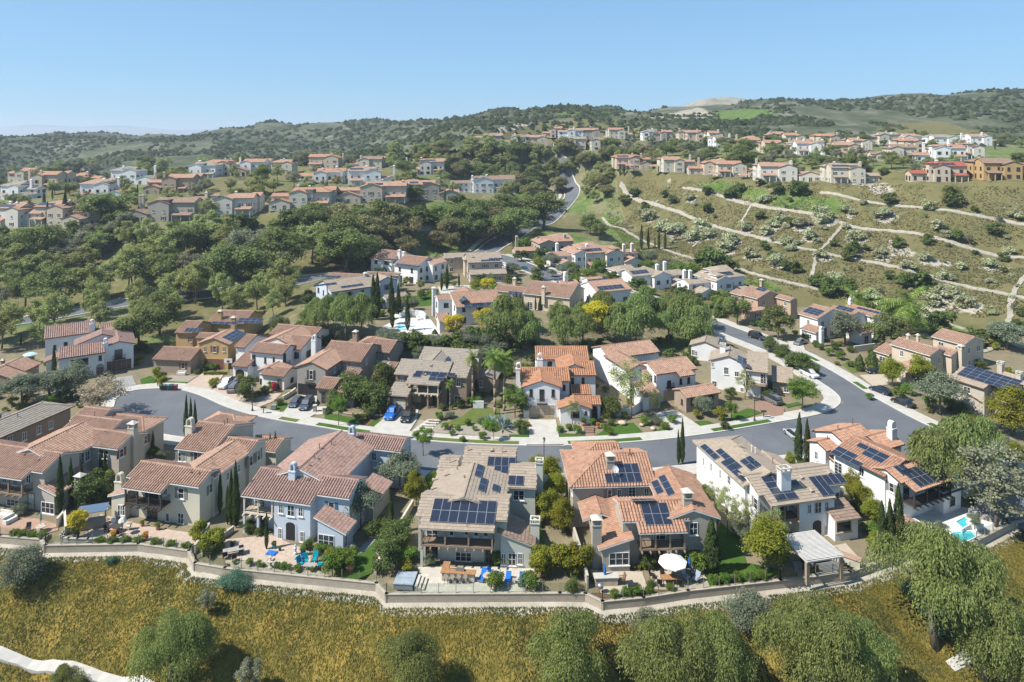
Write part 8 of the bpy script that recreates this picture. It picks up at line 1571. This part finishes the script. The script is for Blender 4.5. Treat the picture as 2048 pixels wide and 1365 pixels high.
# pool garden on the right
WATER = None
def water(name, c):
    n = NT(name); p = n.pos(); w = n.noise(1.6, 3, p, .5); n.bump(w, .25, .06); k = n.noise(.8, 3, p); return n.done(n.ramp(k, [(.3, tuple(x*.85 for x in c)), (.7, tuple(min(1,x*1.15) for x in c))]), .06, .5)
WAT = water('pool_water', (.06,.42,.46)); WAT2 = water('bright_pool_water', (.10,.62,.68)); COP = plain('pool_coping', (.58,.57,.54), .7)
def pool(frame, pts, z, wat, label, th=.35, name='swimming_pool', rim=.45):
    P = [at(*fr(frame, p), z) for p in pts]; a = sum(P[i].x*P[(i+1) % len(P)].y-P[(i+1) % len(P)].x*P[i].y for i in range(len(P)))
    if a < 0: P = P[::-1]
    c = sum(P, Vector())/len(P); o = empty(name, c); tag(o, label, 'pool'); q = [(p-c) for p in P]; out = [p+p.normalized()*rim for p in q]; n = len(q); m = MB()
    for i in range(n):
        j = (i+1) % n; m.poly([(q[i].x,q[i].y,.05),(out[i].x,out[i].y,.05),(out[j].x,out[j].y,.05),(q[j].x,q[j].y,.05)][::-1]); m.poly([(out[i].x,out[i].y,-th),(out[j].x,out[j].y,-th),(out[j].x,out[j].y,.05),(out[i].x,out[i].y,.05)]); m.poly([(q[j].x,q[j].y,-.2),(q[i].x,q[i].y,-.2),(q[i].x,q[i].y,.05),(q[j].x,q[j].y,.05)])
    m.build('coping', COP, o); MB().poly([(p.x,p.y,-.06) for p in q]).build('water', wat, o); return o
pool('T7', [(1270,1160),(1400,1070),(1560,1060),(1600,1110),(1420,1190),(1310,1220)], .32, WAT, 'turquoise swimming pool at the right corner of the slope')
pool('T7', [(1420,975),(1500,930),(1570,975),(1480,1030)], .75, WAT, 'raised square spa above the right pool', .9, 'spa_pool', .5)
for q, lb in (((1590,1030),'white square planter between the spa and the pool'), ((1375,1195),'white square planter at the near edge of the pool')):
    o = empty('square_planter', at_('T7', q), R(25)); tag(o, lb, 'planter'); MB().box(-.75,.75,-.75,.75,0,.8).build('box', COP, o); MB().box(-.5,.5,-.5,.5,.8,.82).build('soil', PAVE['mulch'], o); plant('olive', at_('T7', q, .9), 2.0, 'small olive in a white planter by the pool', 'plant', 'olives in the pool planters')
for q, rz, lb in (((1590,905),-60,'grey garden chair by the white wall'), ((1690,950),150,'grey garden bench by the spa'), ((1635,895),-30,'second grey garden chair by the white wall')): sofa('T7', q, rz, 1.3, lb, GREYW, plain('grey_cushion', (.3,.31,.33)))
h = House('small stone garden pavilion with arched opening and tile roof behind the cypress row', 'T7', 20, 0, 'stone', 'clay', tile=(.34,.44), cat='pavilion', name='garden_pavilion')
i_ = h.gx((900,955), (985,960), (1000,1040), 2.7, .3, hip='lr'); h.win(i_, 'f', (1000,1120), 1.3, 2.0, 'o'); h.win(i_, 'r', (1060,1100), 1.0, 1.9, 'o')
# pool on the terrace
pool('U7', [(690,560),(700,538),(775,533),(790,560),(780,590),(700,590)], 5.1, WAT2, 'bright turquoise swimming pool on the terrace', .3); pool('U7', [(620,558),(640,545),(672,548),(670,570),(630,572)], 5.2, WAT2, 'small round spa beside the terrace pool', .4, 'spa_pool')
for q, lb in (((755,510),'white lounger left of the pool wall'), ((775,505),'white lounger right of the pool wall')):
    o = empty('sun_lounger', at_('U7', q, 5.1), R(20)); tag(o, lb, 'lounger'); MB().box(-.33,.33,-1,.4,.2,.32).build('mattress', CREAMF, o); b_ = MB().box(-.33,.33,0,.7,0,.1).build('backrest', CREAMF, o, (0,.4,.24)); b_.rotation_euler = (R(45),0,0)
parasol('U7', (615,540), 1.5, 2.6, CREAMF, 'cream parasol beside the terrace pool', True, 5.05)
parasol('T8', (315,560), 1.5, 2.6, plain('pale_blue_canvas', (.36,.50,.52)), 'pale blue open parasol behind the left brown house'); sofa('U1', (330,735), 3, 1.9, 'cream garden bench before the brick wing', CREAMF); o = empty('flagpole', at(*fr('U7', (1215,240)), 5)); tag(o, 'flag on a short pole at the tan terrace house', 'flag'); MB().tube((0,0,0),(0,0,4),.04).build('pole', trimm('grey'), o); MB().box(0,1.2,-.01,.01,3.2,3.9).box(0,.5,-.014,.014,3.55,3.9,1).build('flag', [plain('flag_red', (.35,.06,.06)), plain('flag_blue', (.03,.05,.2))], o)
pot('U3', (965,800), 1.3, 'tall clay jar before the orange-roofed house'); pot('U3', (1100,820), .9, 'potted orange flowers on the brick steps', None, 'orange'); pot('U3', (1135,765), .9, 'potted plant at the arched door')
for i in range(4): o = tag(MB().box(-.9,.9,-.2,.2,0,.14).build('garden_step', PAVE['brick']), 'brick step of the walk before the orange-roofed house', 'step', 'brick steps before the orange-roofed house'); o.location = at(*fr('U3', (1017-i*2,815+i*16)), .3-.05*i)
for i in range(5): o = tag(MB().box(-1.1,1.1,-.25,.25,0,.12).build('garden_step', PAVE['pale']), 'pale step of the walk before the brown house', 'step', 'pale steps before the brown house'); o.location = at(*fr('U2', (1430-i*26,890+i*24)), .3-.04*i); o.rotation_euler = (0,0,R(-8))
for q, s_, lb in (((1325,790),.9,'large pale boulder in the lawn bed'), ((1610,835),.6,'pale boulder by the curved planter'), ((1505,800),.5,'small boulder in the planting bed')):
    rs = np.random.RandomState(int(q[0])); b_ = MB(); b_.lathe([(.2,-.1),(.75,.1),(.85,.45),(.6,.75),(.1,.85)], 9); b_.v = [(x*s_*(1+rs.uniform(-.2,.2)), y*s_*(1+rs.uniform(-.2,.2)), z*s_) for x, y, z in b_.v]; o = b_.build('boulder', plain('sandstone', (.42,.34,.24), .9, .1, .2, 2)); o.location = at(*fr('U3', q), .1); tag(o, lb, 'rock')
o = empty('bougainvillea', at(*fr('U1', (1300,915)), .1)); tag(o, 'red flowering bougainvillea climbing beside the arched entry', 'plant')
_me = PROTO['bright'][1][2].copy(); _me.materials.clear(); _me.materials.append(LM['red']); c_ = link('foliage', _me, o); c_.scale = (.75,.6,1.5)
# ivy over the rust garage door, hedge
o = empty('vine', at(*fr('U1', (690,720)), 2.5)); tag(o, 'yellow-green vine trained over the rust garage door', 'plant'); rs = np.random.RandomState(3); n = 1400; C = np.stack([rs.uniform(-2.6,2.6,n), rs.uniform(-.35,.05,n), rs.uniform(-.2,.35,n)+.1*np.sin(np.arange(n))], 1); link('foliage', quads(C, rs.normal(size=(n,3))+np.array([0,-.6,.5]), .09, .12, rs, 'vine_leaves', LM['lime']), o)
# rails at the path crossings on the terraced slope
for u, v, lb in ((1500,410,'short timber railing at the left path crossing on the slope'), (1686,443,'short timber railing at the upper path crossing on the slope')):
    p = hit(u, v, 150); o = empty('timber_railing', p); tag(o, lb, 'railing')
    for i in range(6): MB().box(-2.5+i-.06,-2.5+i+.06,-.06,.06,-.3,1.1).build('post', trimm('wood'), o)
    for z in (.5,.95): MB().box(-2.44,2.44,-.03,.03,z,z+.1).build('rail', trimm('wood'), o)
# ------------------------------------------------------------------ air: a thin haze from the ground to above the ridges
_hz = MB().box(-13000, 13000, -300, 14800, -60, 175).build('haze', []); tag(_hz, kind='stuff'); _hz['label'] = 'thin blue haze in the air over the far hills'
_m = bpy.data.materials.new('haze_air'); _m.use_nodes = True; _t = _m.node_tree; _t.nodes.remove(_t.nodes['Principled BSDF']); _v = _t.nodes.new('ShaderNodeVolumePrincipled')
_v.inputs['Color'].default_value = (.78,.88,1,1); _v.inputs['Density'].default_value = .00016; _v.inputs['Anisotropy'].default_value = .2; _t.links.new(_v.outputs[0], _t.nodes['Material Output'].inputs['Volume']); _hz.data.materials.append(_m)
